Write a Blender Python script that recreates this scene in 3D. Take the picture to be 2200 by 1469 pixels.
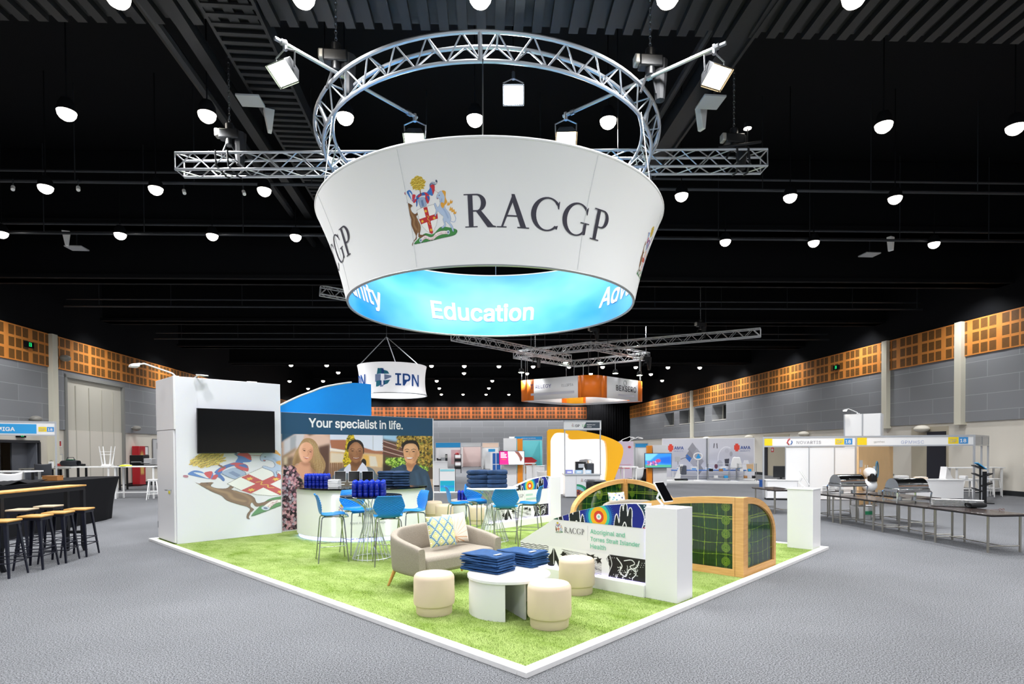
import bpy, math, random
import numpy as np
from mathutils import Vector, Matrix

# ------------------------------------------------------------------ camera, world, exposure
for _o in list(bpy.data.objects):
    bpy.data.objects.remove(_o)
SC = bpy.context.scene
COL = SC.collection
PI = math.pi
rnd = random.Random(11)
FOC, CYP, PITCH, ROLL, EYE = 1245.3, 984.2, 0.0153, -0.0063, 1.70   # measured for a 2200 x 1469 frame
_cp, _sp, _cr, _sr = math.cos(PITCH), math.sin(PITCH), math.cos(ROLL), math.sin(ROLL)
ROT = (np.array([[_cr, -_sr, 0], [_sr, _cr, 0], [0, 0, 1]]) @ np.array([[1, 0, 0], [0, _cp, -_sp], [0, _sp, _cp]])
       @ np.array([[1, 0, 0], [0, 0, -1], [0, 1, 0]], float))
CAM = np.array([0, 0, EYE])
cd = bpy.data.cameras.new('camera')
cam = bpy.data.objects.new('camera', cd)
COL.objects.link(cam)
_m = Matrix.Identity(4)
for _i in range(3):
    _m[_i][0], _m[_i][1], _m[_i][2], _m[_i][3] = ROT[0][_i], -ROT[1][_i], -ROT[2][_i], CAM[_i]
cam.matrix_world = _m
cd.sensor_width = 36
cd.lens = FOC / 2200 * 36
cd.shift_y = (CYP - 734.5) / 2200
cd.clip_end = 300
SC.camera = cam
W = bpy.data.worlds.new('world')
SC.world = W
W.use_nodes = True
W.node_tree.nodes['Background'].inputs[0].default_value = (0.85, 0.92, 1.0, 1)
W.node_tree.nodes['Background'].inputs[1].default_value = 0.62
SC.view_settings.view_transform = 'Standard'
SC.view_settings.look = 'None'
SC.view_settings.gamma = 1
SC.view_settings.use_curve_mapping = False
SC.view_settings.exposure = 0.22
try:
    SC.cycles.max_bounces = 6
    SC.cycles.diffuse_bounces = 3
    SC.cycles.glossy_bounces = 3
    SC.cycles.transmission_bounces = 4
    SC.cycles.transparent_max_bounces = 6
    SC.cycles.caustics_reflective = False
    SC.cycles.caustics_refractive = False
    SC.cycles.sample_clamp_indirect = 4
    SC.cycles.use_denoising = True
except Exception:
    pass
DOWNLIGHT_W = 510      # one hall downlight
FLOOD_W = 130          # one truss flood

# ------------------------------------------------------------------ layout frames
def ray(x, y):
    return ROT.T @ np.array([(x - 1100) / FOC, (y - CYP) / FOC, 1.0])
def G(x, y, z=0.0):                       # the point at height z that the photo shows at (x, y)
    d = ray(x, y)
    return Vector(CAM + d * ((z - EYE) / d[2]))
def PL(x, y, p, n):                       # ... on the plane through p with normal n
    d = ray(x, y); p = np.array(p); n = np.array(n)
    return Vector(CAM + d * (((p - CAM) @ n) / (d @ n)))
C0 = G(1130.9, 1458.2)
TH = math.radians(46.07)
UV3 = Vector((-math.sin(TH), math.cos(TH), 0)); VV3 = Vector((math.cos(TH), math.sin(TH), 0))
def S(a, b, z=0.0):                       # stand frame: a runs to the left-back kerb end, b to the right-back one
    p = C0 + UV3 * a + VV3 * b
    return Vector((p.x, p.y, z))
HB = 0.0882
HX = Vector((math.cos(HB), math.sin(HB), 0)); HY = Vector((-math.sin(HB), math.cos(HB), 0))
def HH(x, y, z=0.0):                      # hall frame
    p = HX * x + HY * y
    return Vector((p.x, p.y, z))

# ------------------------------------------------------------------ materials
MATS = {}
def lin(c):
    if isinstance(c, str):
        c = [int(c[i:i + 2], 16) / 255 for i in (0, 2, 4)]
    return [v / 12.92 if v <= 0.04045 else ((v + 0.055) / 1.055) ** 2.4 for v in c]
def mat(name, colour, rough=0.6, metal=0.0, emit=0.0, spec=0.5, noise=None, bump=None, trans=0.0, coat=0.0):
    """noise = (scale, dark factor 0..1); bump = (scale, strength)"""
    if name in MATS:
        return MATS[name]
    m = bpy.data.materials.new(name)
    m.use_nodes = True
    nt = m.node_tree
    b = nt.nodes['Principled BSDF']
    c = (*lin(colour), 1)
    b.inputs['Base Color'].default_value = c
    b.inputs['Roughness'].default_value = rough
    b.inputs['Metallic'].default_value = metal
    b.inputs['Specular IOR Level'].default_value = spec
    b.inputs['Coat Weight'].default_value = coat
    b.inputs['Transmission Weight'].default_value = trans
    if emit:
        b.inputs['Emission Color'].default_value = c
        b.inputs['Emission Strength'].default_value = emit
    if noise or bump:
        tc = nt.nodes.new('ShaderNodeTexCoord')
    if noise:
        n = nt.nodes.new('ShaderNodeTexNoise'); n.inputs['Scale'].default_value = noise[0]; n.inputs['Detail'].default_value = 3
        nt.links.new(tc.outputs['Object'], n.inputs['Vector'])
        r = nt.nodes.new('ShaderNodeValToRGB')
        r.color_ramp.elements[0].position = 0.3; r.color_ramp.elements[1].position = 0.7
        r.color_ramp.elements[0].color = (*[v * noise[1] for v in c[:3]], 1); r.color_ramp.elements[1].color = c
        nt.links.new(n.outputs['Fac'], r.inputs['Fac']); nt.links.new(r.outputs['Color'], b.inputs['Base Color'])
    if bump:
        n = nt.nodes.new('ShaderNodeTexNoise'); n.inputs['Scale'].default_value = bump[0]; n.inputs['Detail'].default_value = 4
        nt.links.new(tc.outputs['Object'], n.inputs['Vector'])
        bp = nt.nodes.new('ShaderNodeBump'); bp.inputs['Strength'].default_value = bump[1]; bp.inputs['Distance'].default_value = 0.01
        nt.links.new(n.outputs['Fac'], bp.inputs['Height']); nt.links.new(bp.outputs['Normal'], b.inputs['Normal'])
    MATS[name] = m
    return m
def print_mat(name, rough=0.5, emit=0.0, coat=0.0):
    if name in MATS:
        return MATS[name]
    m = bpy.data.materials.new(name); m.use_nodes = True
    nt = m.node_tree; b = nt.nodes['Principled BSDF']
    a = nt.nodes.new('ShaderNodeAttribute'); a.attribute_name = 'Ink'
    b.inputs['Roughness'].default_value = rough
    b.inputs['Coat Weight'].default_value = coat
    nt.links.new(a.outputs['Color'], b.inputs['Base Color'])
    if emit:
        nt.links.new(a.outputs['Color'], b.inputs['Emission Color'])
        b.inputs['Emission Strength'].default_value = emit
    MATS[name] = m
    return m
def nodes(m):
    nt = m.node_tree
    def N(t, **k):
        n = nt.nodes.new('ShaderNode' + t)
        for q, v in k.items():
            if hasattr(n, q): setattr(n, q, v)
            else: n.inputs[q].default_value = v
        return n
    return nt, N, nt.links.new, nt.nodes['Principled BSDF']

# ------------------------------------------------------------------ mesh building
class MB:
    def __init__(s):
        s.v = []; s.f = []
    def add(s, vs, fs):
        o = len(s.v); s.v += [tuple(p) for p in vs]; s.f += [tuple(i + o for i in f) for f in fs]; return s
    def box(s, c, d, rz=0.0, taper=1.0):
        x, y, z = d[0] / 2, d[1] / 2, d[2] / 2
        cs, sn = math.cos(rz), math.sin(rz)
        vs = []
        for k, t in ((-1, 1), (1, taper)):
            for i, j in ((-1, -1), (1, -1), (1, 1), (-1, 1)):
                px, py = i * x * t, j * y * t
                vs.append((c[0] + px * cs - py * sn, c[1] + px * sn + py * cs, c[2] + k * z))
        return s.add(vs, [(3, 2, 1, 0), (4, 5, 6, 7), (0, 1, 5, 4), (1, 2, 6, 5), (2, 3, 7, 6), (3, 0, 4, 7)])
    def bx(s, x0, x1, y0, y1, z0, z1):
        return s.box(((x0 + x1) / 2, (y0 + y1) / 2, (z0 + z1) / 2), (abs(x1 - x0), abs(y1 - y0), abs(z1 - z0)))
    def tube(s, p, q, r, r2=None, n=8):
        return s.path([p, q], r, n, r2=r2)
    def path(s, pts, r, n=8, closed=False, r2=None):
        P = [Vector(p) for p in pts]; L = len(P); vs = []; up = None
        for i in range(L):
            if closed: t = P[(i + 1) % L] - P[i - 1]
            else: t = P[min(i + 1, L - 1)] - P[max(i - 1, 0)]
            if t.length < 1e-9: t = Vector((0, 0, 1))
            t.normalize()
            if up is None:
                up = Vector((0, 0, 1)) if abs(t.z) < 0.9 else Vector((1, 0, 0))
            e1 = t.cross(up)
            if e1.length < 1e-6: e1 = t.cross(Vector((0.3, 1, 0.2)))
            e1.normalize(); e2 = t.cross(e1); up = -e2
            rr = r if r2 is None else r + (r2 - r) * i / max(1, L - 1)
            if isinstance(r, (list, tuple)): rr = r[i]
            for k in range(n):
                a = 2 * PI * k / n
                vs.append(P[i] + (e1 * math.cos(a) + e2 * math.sin(a)) * rr)
        fs = []
        for i in range(L if closed else L - 1):
            a0, b0 = i * n, ((i + 1) % L) * n
            for k in range(n):
                fs.append((a0 + k, b0 + k, b0 + (k + 1) % n, a0 + (k + 1) % n))
        if not closed:
            fs.append(tuple(range(n))); fs.append(tuple((L - 1) * n + k for k in reversed(range(n))))
        return s.add(vs, fs)
    def lathe(s, prof, n=32, c=(0, 0, 0), a0=0.0, a1=2 * PI, sy=1.0):
        full = abs(a1 - a0 - 2 * PI) < 1e-6
        m = n if full else n + 1
        vs = []
        for r, z in prof:
            for k in range(m):
                a = a0 + (a1 - a0) * k / n
                vs.append((c[0] + r * math.cos(a), c[1] + r * math.sin(a) * sy, c[2] + z))
        fs = []
        for i in range(len(prof) - 1):
            for k in range(n):
                k2 = (k + 1) % m
                fs.append((i * m + k, i * m + k2, (i + 1) * m + k2, (i + 1) * m + k))
        return s.add(vs, fs)
    def prism(s, pts, off):
        P = [Vector(p) for p in pts]; o = Vector(off); n = len(P)
        return s.add(P + [p + o for p in P], [tuple(range(n)), tuple(reversed(range(n, 2 * n)))] +
                     [(i, i + n, (i + 1) % n + n, (i + 1) % n) for i in range(n)])
    def ball(s, c, r, n=12, m=8, zmin=-1.0):
        if not isinstance(r, (tuple, list)): r = (r, r, r)
        b0 = math.asin(max(-1, zmin))
        vs = [(c[0] + r[0] * math.cos(b) * math.cos(a), c[1] + r[1] * math.cos(b) * math.sin(a), c[2] + r[2] * math.sin(b))
              for b in [b0 + (PI / 2 - b0) * j / m for j in range(m + 1)] for a in [2 * PI * i / n for i in range(n)]]
        return s.add(vs, [(j * n + i, j * n + (i + 1) % n, (j + 1) * n + (i + 1) % n, (j + 1) * n + i) for j in range(m) for i in range(n)])
    def grid(s, fn, nu, nv, cu=False):
        vs = [fn(i / nu, j / nv) for j in range(nv + 1) for i in range(nu + (0 if cu else 1))]
        w = nu if cu else nu + 1
        return s.add(vs, [(j * w + i, j * w + (i + 1) % w, (j + 1) * w + (i + 1) % w, (j + 1) * w + i) for j in range(nv) for i in range(nu)])
    def build(s, name, m, parent=None, bevel=0.0, angle=35, smooth=True, solid=0.0, sub=0):
        me = bpy.data.meshes.new(name)
        me.from_pydata([tuple(p) for p in s.v], [], s.f)
        me.materials.append(m)
        if smooth:
            me.polygons.foreach_set('use_smooth', [True] * len(me.polygons))
            me.set_sharp_from_angle(angle=math.radians(angle))
        o = bpy.data.objects.new(name, me); COL.objects.link(o)
        if parent is not None: o.parent = parent
        if solid:
            q = o.modifiers.new('solid', 'SOLIDIFY'); q.thickness = solid; q.offset = 0
        if sub:
            q = o.modifiers.new('sub', 'SUBSURF'); q.levels = sub; q.render_levels = sub
        if bevel:
            q = o.modifiers.new('bevel', 'BEVEL'); q.width = bevel; q.segments = 2; q.limit_method = 'ANGLE'; q.angle_limit = math.radians(40)
        return o
def tag(o, label=None, cat=None, group=None, kind=None):
    if label: o['label'] = label
    if cat: o['category'] = cat
    if group: o['group'] = group
    if kind: o['kind'] = kind
    return o
def thing(name, label, cat, loc=(0, 0, 0), rz=0.0, group=None):
    o = bpy.data.objects.new(name, None); COL.objects.link(o)
    o.empty_display_size = 0.1
    o.location = loc; o.rotation_euler = (0, 0, rz)
    return tag(o, label, cat, group)
def dup(root, loc, rz=None, label=None, group=None):
    r = root.copy(); COL.objects.link(r); r.location = loc
    if rz is not None: r.rotation_euler = (0, 0, rz)
    if label: r['label'] = label
    if group: r['group'] = group
    for ch in list(root.children):
        c = ch.copy(); COL.objects.link(c); c.parent = r
        for g in list(ch.children):
            d = g.copy(); COL.objects.link(d); d.parent = c
    return r
def kill(o):
    for c in list(o.children): kill(c)
    bpy.data.objects.remove(o)
NTH = ['first', 'second', 'third', 'fourth', 'fifth', 'sixth', 'seventh', 'eighth', 'ninth', 'tenth', 'eleventh', 'twelfth', 'thirteenth', 'fourteenth']

# ------------------------------------------------------------------ lettering
_TX = {}
import os
try:                                        # the interface face that ships with Blender; else its built-in one
    FONT = bpy.data.fonts.load(os.path.join(bpy.utils.resource_path('LOCAL'), 'datafiles', 'fonts', 'Inter.woff2'))
except Exception:
    FONT = None
def text_data(s, size=1.0, bold=0.0, spacing=1.0):
    k = (s, size, bold, spacing)
    if k not in _TX:
        cu = bpy.data.curves.new('t', 'FONT'); cu.body = s; cu.size = size; cu.resolution_u = 4; cu.space_character = spacing
        if FONT: cu.font = FONT
        o = bpy.data.objects.new('t', cu)
        me = bpy.data.meshes.new_from_object(o)
        n = len(me.vertices); co = np.zeros(n * 3); me.vertices.foreach_get('co', co)
        P2 = co.reshape(-1, 3)[:, :2].copy(); FF = [tuple(p.vertices) for p in me.polygons]
        if bold:                             # a heavier weight: the same outlines struck again slightly to every side
            b7 = bold * .8; sh = [(b7 * math.cos(q * PI / 2 + PI / 4), b7 * math.sin(q * PI / 2 + PI / 4)) for q in range(4)]
            FF = [tuple(i + n * q for i in f) for q in range(4) for f in FF]; P2 = np.vstack([P2 + s_ for s_ in sh]); LY = np.repeat(np.arange(4) * .0004, n)
        else: LY = np.zeros(n)
        _TX[k] = (np.column_stack([P2, LY]), FF)
        bpy.data.objects.remove(o); bpy.data.curves.remove(cu); bpy.data.meshes.remove(me)
    return _TX[k]
def serif(s):
    """the five capitals of a book serif face, cap height 1, as overlapping polygons"""
    V = []; F = []; ly = [0.0]
    def poly(p, step=True):
        if step: ly[0] += .0002
        o = len(V); V.extend([(q[0], q[1], ly[0]) for q in p]); F.append(tuple(range(o, o + len(p))))
    def ring(cx, cy, rx, ry, ix, iy, a0, a1, dx=0.0, n=28):
        A = [math.radians(a0 + (a1 - a0) * i / n) for i in range(n + 1)]
        out = [(cx + rx * math.cos(a), cy + ry * math.sin(a)) for a in A]
        inn = [(cx + dx + ix * math.cos(a), cy + iy * math.sin(a)) for a in A]
        ly[0] += .0002
        for i in range(n):
            poly([out[i], out[i + 1], inn[i + 1], inn[i]], False)
    x = 0.0
    def R4(a, b, c, d): poly([(x + a, c), (x + b, c), (x + b, d), (x + a, d)])
    for ch in s:
        if ch in 'RP':
            R4(.145, .285, 0, 1); R4(.03, .41, 0, .035); R4(.03, .3, .965, 1)
            if ch == 'R':
                R4(.25, .4, .955, 1); R4(.25, .42, .475, .52)
                ring(x + .4, .737, .275, .263, .125, .217, -90, 90)
                poly([(x + .36, .5), (x + .53, .5), (x + .88, .06), (x + .97, .035), (x + .97, 0), (x + .71, 0)])
                x += .95
            else:
                R4(.25, .4, .955, 1); R4(.25, .4, .425, .465)
                ring(x + .4, .712, .29, .288, .14, .245, -90, 90); x += .74
        elif ch == 'A':
            poly([(x + .12, 0), (x + .185, 0), (x + .5, .87), (x + .44, .97)])
            poly([(x + .42, 1.01), (x + .51, 1.01), (x + .92, 0), (x + .74, 0), (x + .44, .82)])
            poly([(x + .25, .34), (x + .65, .34), (x + .65, .385), (x + .25, .385)])
            R4(0, .3, 0, .035); R4(.63, 1, 0, .035); x += .97
        elif ch in 'CG':
            ring(x + .52, .5, .5, .52, .36, .472, 42, 318, .02)
            poly([(x + .87, .93), (x + .9, .93), (x + .9, .7), (x + .87, .7), (x + .83, .8), (x + .76, .86), (x + .86, .86)])
            if ch == 'C':
                poly([(x + .92, .2), (x + .9, .07), (x + .8, .1), (x + .82, .16)]); x += .98
            else:
                R4(.8, .92, .08, .42); R4(.68, 1.02, .415, .45); R4(.8, .9, .06, .2); x += 1.06
        x += .04
    v = np.array(V); v[:, 0] *= .95
    return v, F
def letters(parent, data, fit, frame, m, name='lettering', align='C', slices=0, off=0.0, ital=0.0):
    """data = (2d points, faces); fit = ('w', metres) or ('h', metres of cap height 1 / font size)
    frame = (origin, xdir, ydir) or a function (x, y) -> point"""
    v, F = data
    v = np.array(v, float); lay = v[:, 2].copy(); v = v[:, :2]
    v = v - [v[:, 0].min(), 0]
    w = v[:, 0].max()
    k = fit[1] / w if fit[0] == 'w' else fit[1]
    v = v * k
    w *= k
    v[:, 0] += {'C': -w / 2, 'L': 0, 'R': -w}[align]
    if ital: v[:, 0] += v[:, 1] * ital
    P = [Vector((p[0], p[1], z)) for p, z in zip(v, lay)]
    import bmesh
    bm = bmesh.new()
    bv = [bm.verts.new(p) for p in P]
    for f in F:
        try: bm.faces.new([bv[i] for i in f])
        except ValueError: pass
    if slices:
        for i in range(1, slices):
            xx = v[:, 0].min() + w * i / slices
            bmesh.ops.bisect_plane(bm, geom=bm.verts[:] + bm.edges[:] + bm.faces[:], plane_co=(xx, 0, 0), plane_no=(1, 0, 0))
    if not callable(frame):
        o, ex, ey = [Vector(q) for q in frame]
        fn = lambda x, y: o + ex * x + ey * y
    else: fn = frame
    for q in bm.verts:
        x, y, z = q.co; p = Vector(fn(x, y))
        if z: p += (Vector(fn(x + .01, y)) - p).cross(Vector(fn(x, y + .01)) - p).normalized() * z      # strokes laid one over the other
        q.co = p
    me = bpy.data.meshes.new(name); bm.to_mesh(me); bm.free()
    me.materials.append(m)
    ob = bpy.data.objects.new(name, me); COL.objects.link(ob)
    if parent is not None: ob.parent = parent
    return ob

# ------------------------------------------------------------------ printed pictures: drawn shapes held as ink colours on a fine mesh
def spl(pts, closed=True, k=6):
    P = np.array(pts, float); n = len(P); out = []
    for i in range(n if closed else n - 1):
        g = (lambda j: P[j % n]) if closed else (lambda j: P[min(max(j, 0), n - 1)])
        a, b, c, d = g(i - 1), g(i), g(i + 1), g(i + 2)
        for t in np.arange(k) / k:
            out.append(.5 * ((2 * b) + (c - a) * t + (2 * a - 5 * b + 4 * c - d) * t * t + (-a + 3 * b - 3 * c + d) * t ** 3))
    if not closed: out.append(P[-1])
    return np.array(out)
class Ink:
    def __init__(s, w, h, x0, y0, x1, y1, bg=None):
        s.w, s.h = w, h
        s.x = np.linspace(x0, x1, w); s.y = np.linspace(y0, y1, h)
        s.X, s.Y = np.meshgrid(s.x, s.y)
        s.c = np.zeros((h, w, 3)); s.a = np.zeros((h, w))
        s.rs = np.random.RandomState(5)
        if bg is not None:
            s.c[:] = lin(bg); s.a[:] = 1
    def inside(s, P):
        P = np.asarray(P, float); M = np.zeros((s.h, s.w), bool)
        x0, y0 = P.min(0); x1, y1 = P.max(0)
        i = np.where((s.x >= x0) & (s.x <= x1))[0]; j = np.where((s.y >= y0) & (s.y <= y1))[0]
        if not len(i) or not len(j): return M
        X = s.X[j[0]:j[-1] + 1, i[0]:i[-1] + 1]; Y = s.Y[j[0]:j[-1] + 1, i[0]:i[-1] + 1]
        m = np.zeros(X.shape, bool)
        for (ax, ay), (bx, by) in zip(P, np.roll(P, -1, 0)):
            if ay == by: continue
            m ^= ((ay > Y) != (by > Y)) & (X < (bx - ax) * (Y - ay) / (by - ay) + ax)
        M[j[0]:j[-1] + 1, i[0]:i[-1] + 1] = m
        return M
    def blur(s, M, r):
        M = M.astype(float)
        for _ in range(2):
            for ax in (0, 1):
                M = sum(np.roll(M, k, ax) for k in range(-r, r + 1)) / (2 * r + 1)
        return M
    def put(s, M, col, al=1.0, soft=0, noise=0.0, keep=False):
        m = s.blur(M, soft) if soft else M.astype(float)
        m = m * al
        c = np.array(lin(col))
        cc = np.broadcast_to(c, s.c.shape)
        if noise: cc = cc * (1 + noise * (s.rs.rand(s.h, s.w, 1) * 2 - 1))
        s.c = s.c * (1 - m[..., None]) + cc * m[..., None]
        if not keep: s.a = np.maximum(s.a, m > .45)
        return M
    def poly(s, pts, col, sm=False, **k):
        return s.put(s.inside(spl(pts) if sm else pts), col, **k)
    def ell(s, cx, cy, rx, ry, col, rot=0.0, **k):
        t = math.radians(rot); dx, dy = s.X - cx, s.Y - cy
        u = dx * math.cos(t) + dy * math.sin(t); v = -dx * math.sin(t) + dy * math.cos(t)
        return s.put((u / rx) ** 2 + (v / ry) ** 2 <= 1, col, **k)
    def line(s, pts, wd, col, sm=False, closed=False, **k):
        P = spl(pts, closed) if sm else np.array(pts, float)
        if closed: P = np.vstack([P, P[:1]])
        M = np.zeros((s.h, s.w), bool)
        for a, b in zip(P[:-1], P[1:]):
            lo = np.minimum(a, b) - wd; hi = np.maximum(a, b) + wd
            i = np.where((s.x >= lo[0]) & (s.x <= hi[0]))[0]; j = np.where((s.y >= lo[1]) & (s.y <= hi[1]))[0]
            if not len(i) or not len(j): continue
            sl = (slice(j[0], j[-1] + 1), slice(i[0], i[-1] + 1))
            X, Y = s.X[sl] - a[0], s.Y[sl] - a[1]; d = b - a; L = d @ d + 1e-12
            t = np.clip((X * d[0] + Y * d[1]) / L, 0, 1)
            M[sl] |= (X - t * d[0]) ** 2 + (Y - t * d[1]) ** 2 <= (wd / 2) ** 2
        return s.put(M, col, **k)
    def dots(s, M, n, r, cols, al=1.0):
        j, i = np.where(M)
        if not len(i): return
        for q in s.rs.randint(0, len(i), n):
            rr = r * (.6 + .8 * s.rs.rand())
            x, y = s.x[i[q]], s.y[j[q]]
            a = np.searchsorted(s.x, [x - rr, x + rr]); b = np.searchsorted(s.y, [y - rr, y + rr])
            sl = (slice(b[0], b[1]), slice(a[0], a[1]))
            m = ((s.X[sl] - x) ** 2 + (s.Y[sl] - y) ** 2 < rr * rr) * al
            c = np.array(lin(cols[s.rs.randint(len(cols))]))
            s.c[sl] = s.c[sl] * (1 - m[..., None]) + c * m[..., None]
    def write(s, txt, size, x, y, col, ang=0.0, bold=0.0, fn=None):
        v, F = text_data(txt, size, bold)
        ca, sa = math.cos(math.radians(ang)), math.sin(math.radians(ang))
        for f in F:
            p = [(fn(*v[i][:2]) if fn else (x + v[i][0] * ca + v[i][1] * sa, y + v[i][0] * sa - v[i][1] * ca)) for i in f]
            s.put(s.inside(p), col)
    def mesh(s, name, fn, m, parent=None, keep=None):
        """fn(X, Y) -> (N, 3) array; cells whose ink is clear are left out"""
        P = np.asarray(fn(s.X.ravel(), s.Y.ravel()), float)
        A = s.a.ravel() > .5
        if keep is not None: A = A & keep(P)
        idx = np.arange(s.w * s.h).reshape(s.h, s.w)
        q = np.stack([idx[:-1, :-1], idx[1:, :-1], idx[1:, 1:], idx[:-1, 1:]], -1).reshape(-1, 4)
        q = q[A[q].all(1)]
        used = np.unique(q); mp = np.full(s.w * s.h, -1); mp[used] = np.arange(len(used)); q = mp[q]
        me = bpy.data.meshes.new(name)
        me.vertices.add(len(used)); me.vertices.foreach_set('co', P[used].ravel())
        me.loops.add(q.size); me.loops.foreach_set('vertex_index', q.ravel().astype(np.int32))
        me.polygons.add(len(q)); me.polygons.foreach_set('loop_start', np.arange(0, q.size, 4, dtype=np.int32))
        try: me.polygons.foreach_set('loop_total', np.full(len(q), 4, np.int32))
        except Exception: pass
        me.update(calc_edges=True)
        at = me.color_attributes.new('Ink', 'FLOAT_COLOR', 'POINT')
        cc = np.ones((len(used), 4)); cc[:, :3] = s.c.reshape(-1, 3)[used]
        at.data.foreach_set('color', cc.ravel())
        me.materials.append(m)
        me.polygons.foreach_set('use_smooth', [True] * len(q))
        o = bpy.data.objects.new(name, me); COL.objects.link(o)
        if parent is not None: o.parent = parent
        return o
def crop_on_plane(x0, y0, k, p, n, inv=None):
    """ink drawn in the pixels of an enlarged crop, laid on the plane it is printed on"""
    p = np.array(p, float); n = np.array(n, float)
    def fn(X, Y):
        d = np.stack([(x0 + X * k - 1100) / FOC, (y0 + Y * k - CYP) / FOC, np.ones_like(X)], 1) @ ROT
        q = CAM + d * (((p - CAM) @ n) / (d @ n))[:, None]
        if inv is not None:
            M = np.array(inv); q = q @ M[:3, :3].T + M[:3, 3]
        return q
    return fn
# ================================================================== the hall
XL, XR, YB, Y0 = -16.2, 18.85, 63.6, -8.0
Z1, Z2, Z3, ZC = 2.62, 5.06, 6.36, 10.2
def carpet_mat():
    m = mat('grey_carpet', 'a2a4a8', 0.95, spec=0.15)
    nt, N, L, b = nodes(m)
    tc = N('TexCoord')
    n1 = N('TexNoise', Scale=85.0, Detail=4.0, Roughness=0.75); L(tc.outputs['Object'], n1.inputs['Vector'])
    n2 = N('TexNoise', Scale=0.55, Detail=3.0); L(tc.outputs['Object'], n2.inputs['Vector'])
    r = N('ValToRGB'); e = r.color_ramp.elements
    e[0].position, e[1].position = 0.40, 0.62
    e[0].color, e[1].color = (*lin('3d3e41'), 1), (*lin('9b9da1'), 1)
    L(n1.outputs['Fac'], r.inputs['Fac'])
    r2 = N('ValToRGB'); e = r2.color_ramp.elements
    e[0].position, e[1].position = 0.3, 0.7
    e[0].color, e[1].color = (.8, .8, .8, 1), (1, 1, 1, 1)
    L(n2.outputs['Fac'], r2.inputs['Fac'])
    mx = N('MixRGB', blend_type='MULTIPLY', Fac=1.0)
    L(r.outputs['Color'], mx.inputs[1]); L(r2.outputs['Color'], mx.inputs[2]); L(mx.outputs['Color'], b.inputs['Base Color'])
    bp = N('Bump', Strength=0.2, Distance=0.006); L(n1.outputs['Fac'], bp.inputs['Height']); L(bp.outputs['Normal'], b.inputs['Normal'])
    return m
def slot_mat(ax):
    m = mat('orange_slotted_panel_' + ax, 'd98a3c', 0.55)
    nt, N, L, b = nodes(m)
    tc = N('TexCoord'); sx = N('SeparateXYZ'); L(tc.outputs['Object'], sx.inputs[0])
    def M(op, a, c=None):
        n = N('Math', operation=op)
        for i, q in enumerate((a, c)):
            if q is None: continue
            if isinstance(q, (int, float)): n.inputs[i].default_value = q
            else: L(q, n.inputs[i])
        return n.outputs[0]
    u = M('FLOORED_MODULO', sx.outputs[ax], 1.17)
    s = M('MULTIPLY', M('GREATER_THAN', u, 0.1), M('LESS_THAN', u, 1.08))
    w = M('FRACT', M('DIVIDE', M('SUBTRACT', u, 0.1), 0.34))
    s = M('MULTIPLY', s, M('LESS_THAN', w, 0.8))
    h = M('FRACT', M('DIVIDE', sx.outputs['Z'], 0.4333))
    s = M('MULTIPLY', s, M('MULTIPLY', M('GREATER_THAN', h, 0.11), M('LESS_THAN', h, 0.89)))
    p = M('FRACT', M('MULTIPLY', sx.outputs['Z'], 22.0))
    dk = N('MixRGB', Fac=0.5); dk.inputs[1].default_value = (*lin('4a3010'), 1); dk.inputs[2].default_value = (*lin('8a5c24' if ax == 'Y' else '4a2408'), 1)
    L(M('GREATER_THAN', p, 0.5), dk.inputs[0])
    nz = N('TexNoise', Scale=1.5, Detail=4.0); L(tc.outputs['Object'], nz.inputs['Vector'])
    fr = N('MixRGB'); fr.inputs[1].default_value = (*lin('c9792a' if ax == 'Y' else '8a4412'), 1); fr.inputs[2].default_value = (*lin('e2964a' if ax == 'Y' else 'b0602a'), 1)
    L(nz.outputs['Fac'], fr.inputs[0])
    mx = N('MixRGB'); L(s, mx.inputs[0]); L(fr.outputs[0], mx.inputs[1]); L(dk.outputs[0], mx.inputs[2])
    L(mx.outputs[0], b.inputs['Base Color'])
    bp = N('Bump', Strength=0.6, Distance=0.02, invert=True); L(s, bp.inputs['Height']); L(bp.outputs['Normal'], b.inputs['Normal'])
    return m
def panel_mat(ax):
    m = mat('grey_wall_panel_' + ax, '8d8f92', 0.5)
    nt, N, L, b = nodes(m)
    tc = N('TexCoord'); sx = N('SeparateXYZ'); cb = N('CombineXYZ')
    L(tc.outputs['Object'], sx.inputs[0]); L(sx.outputs[ax], cb.inputs[0]); L(sx.outputs['Z'], cb.inputs[1])
    br = N('TexBrick', offset=0.5, Scale=1.0); L(cb.outputs[0], br.inputs['Vector'])
    for k, v in (('Mortar Size', 0.012), ('Mortar Smooth', 0.3), ('Brick Width', 2.4), ('Row Height', 0.6), ('Bias', 0.0)): br.inputs[k].default_value = v
    br.inputs['Color1'].default_value = (*lin('8a8c90'), 1); br.inputs['Color2'].default_value = (*lin('818386'), 1)
    br.inputs['Mortar'].default_value = (*lin('a3a5a8'), 1)
    L(br.outputs['Color'], b.inputs['Base Color'])
    return m
BLK = mat('black_paint', '0b0c0f', 0.75, spec=0.12)
BEI = mat('beige_wall_paint', 'dcd6ca', 0.7)
COLM = mat('cream_column_paint', 'e0dbc8', 0.6)
def struct(name, mb, m, parent=None, **k):
    o = mb.build(name, m, parent, **k)
    o['kind'] = 'structure'
    if parent is None: o.rotation_euler = (0, 0, HB)
    return o
fl = struct('floor', MB().bx(XL - 3, XR + 3, Y0, YB + 1, -0.2, 0), carpet_mat())
ce = struct('ceiling', MB().bx(XL - 3, XR + 3, Y0, YB + 1, ZC, ZC + .3), BLK)
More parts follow.
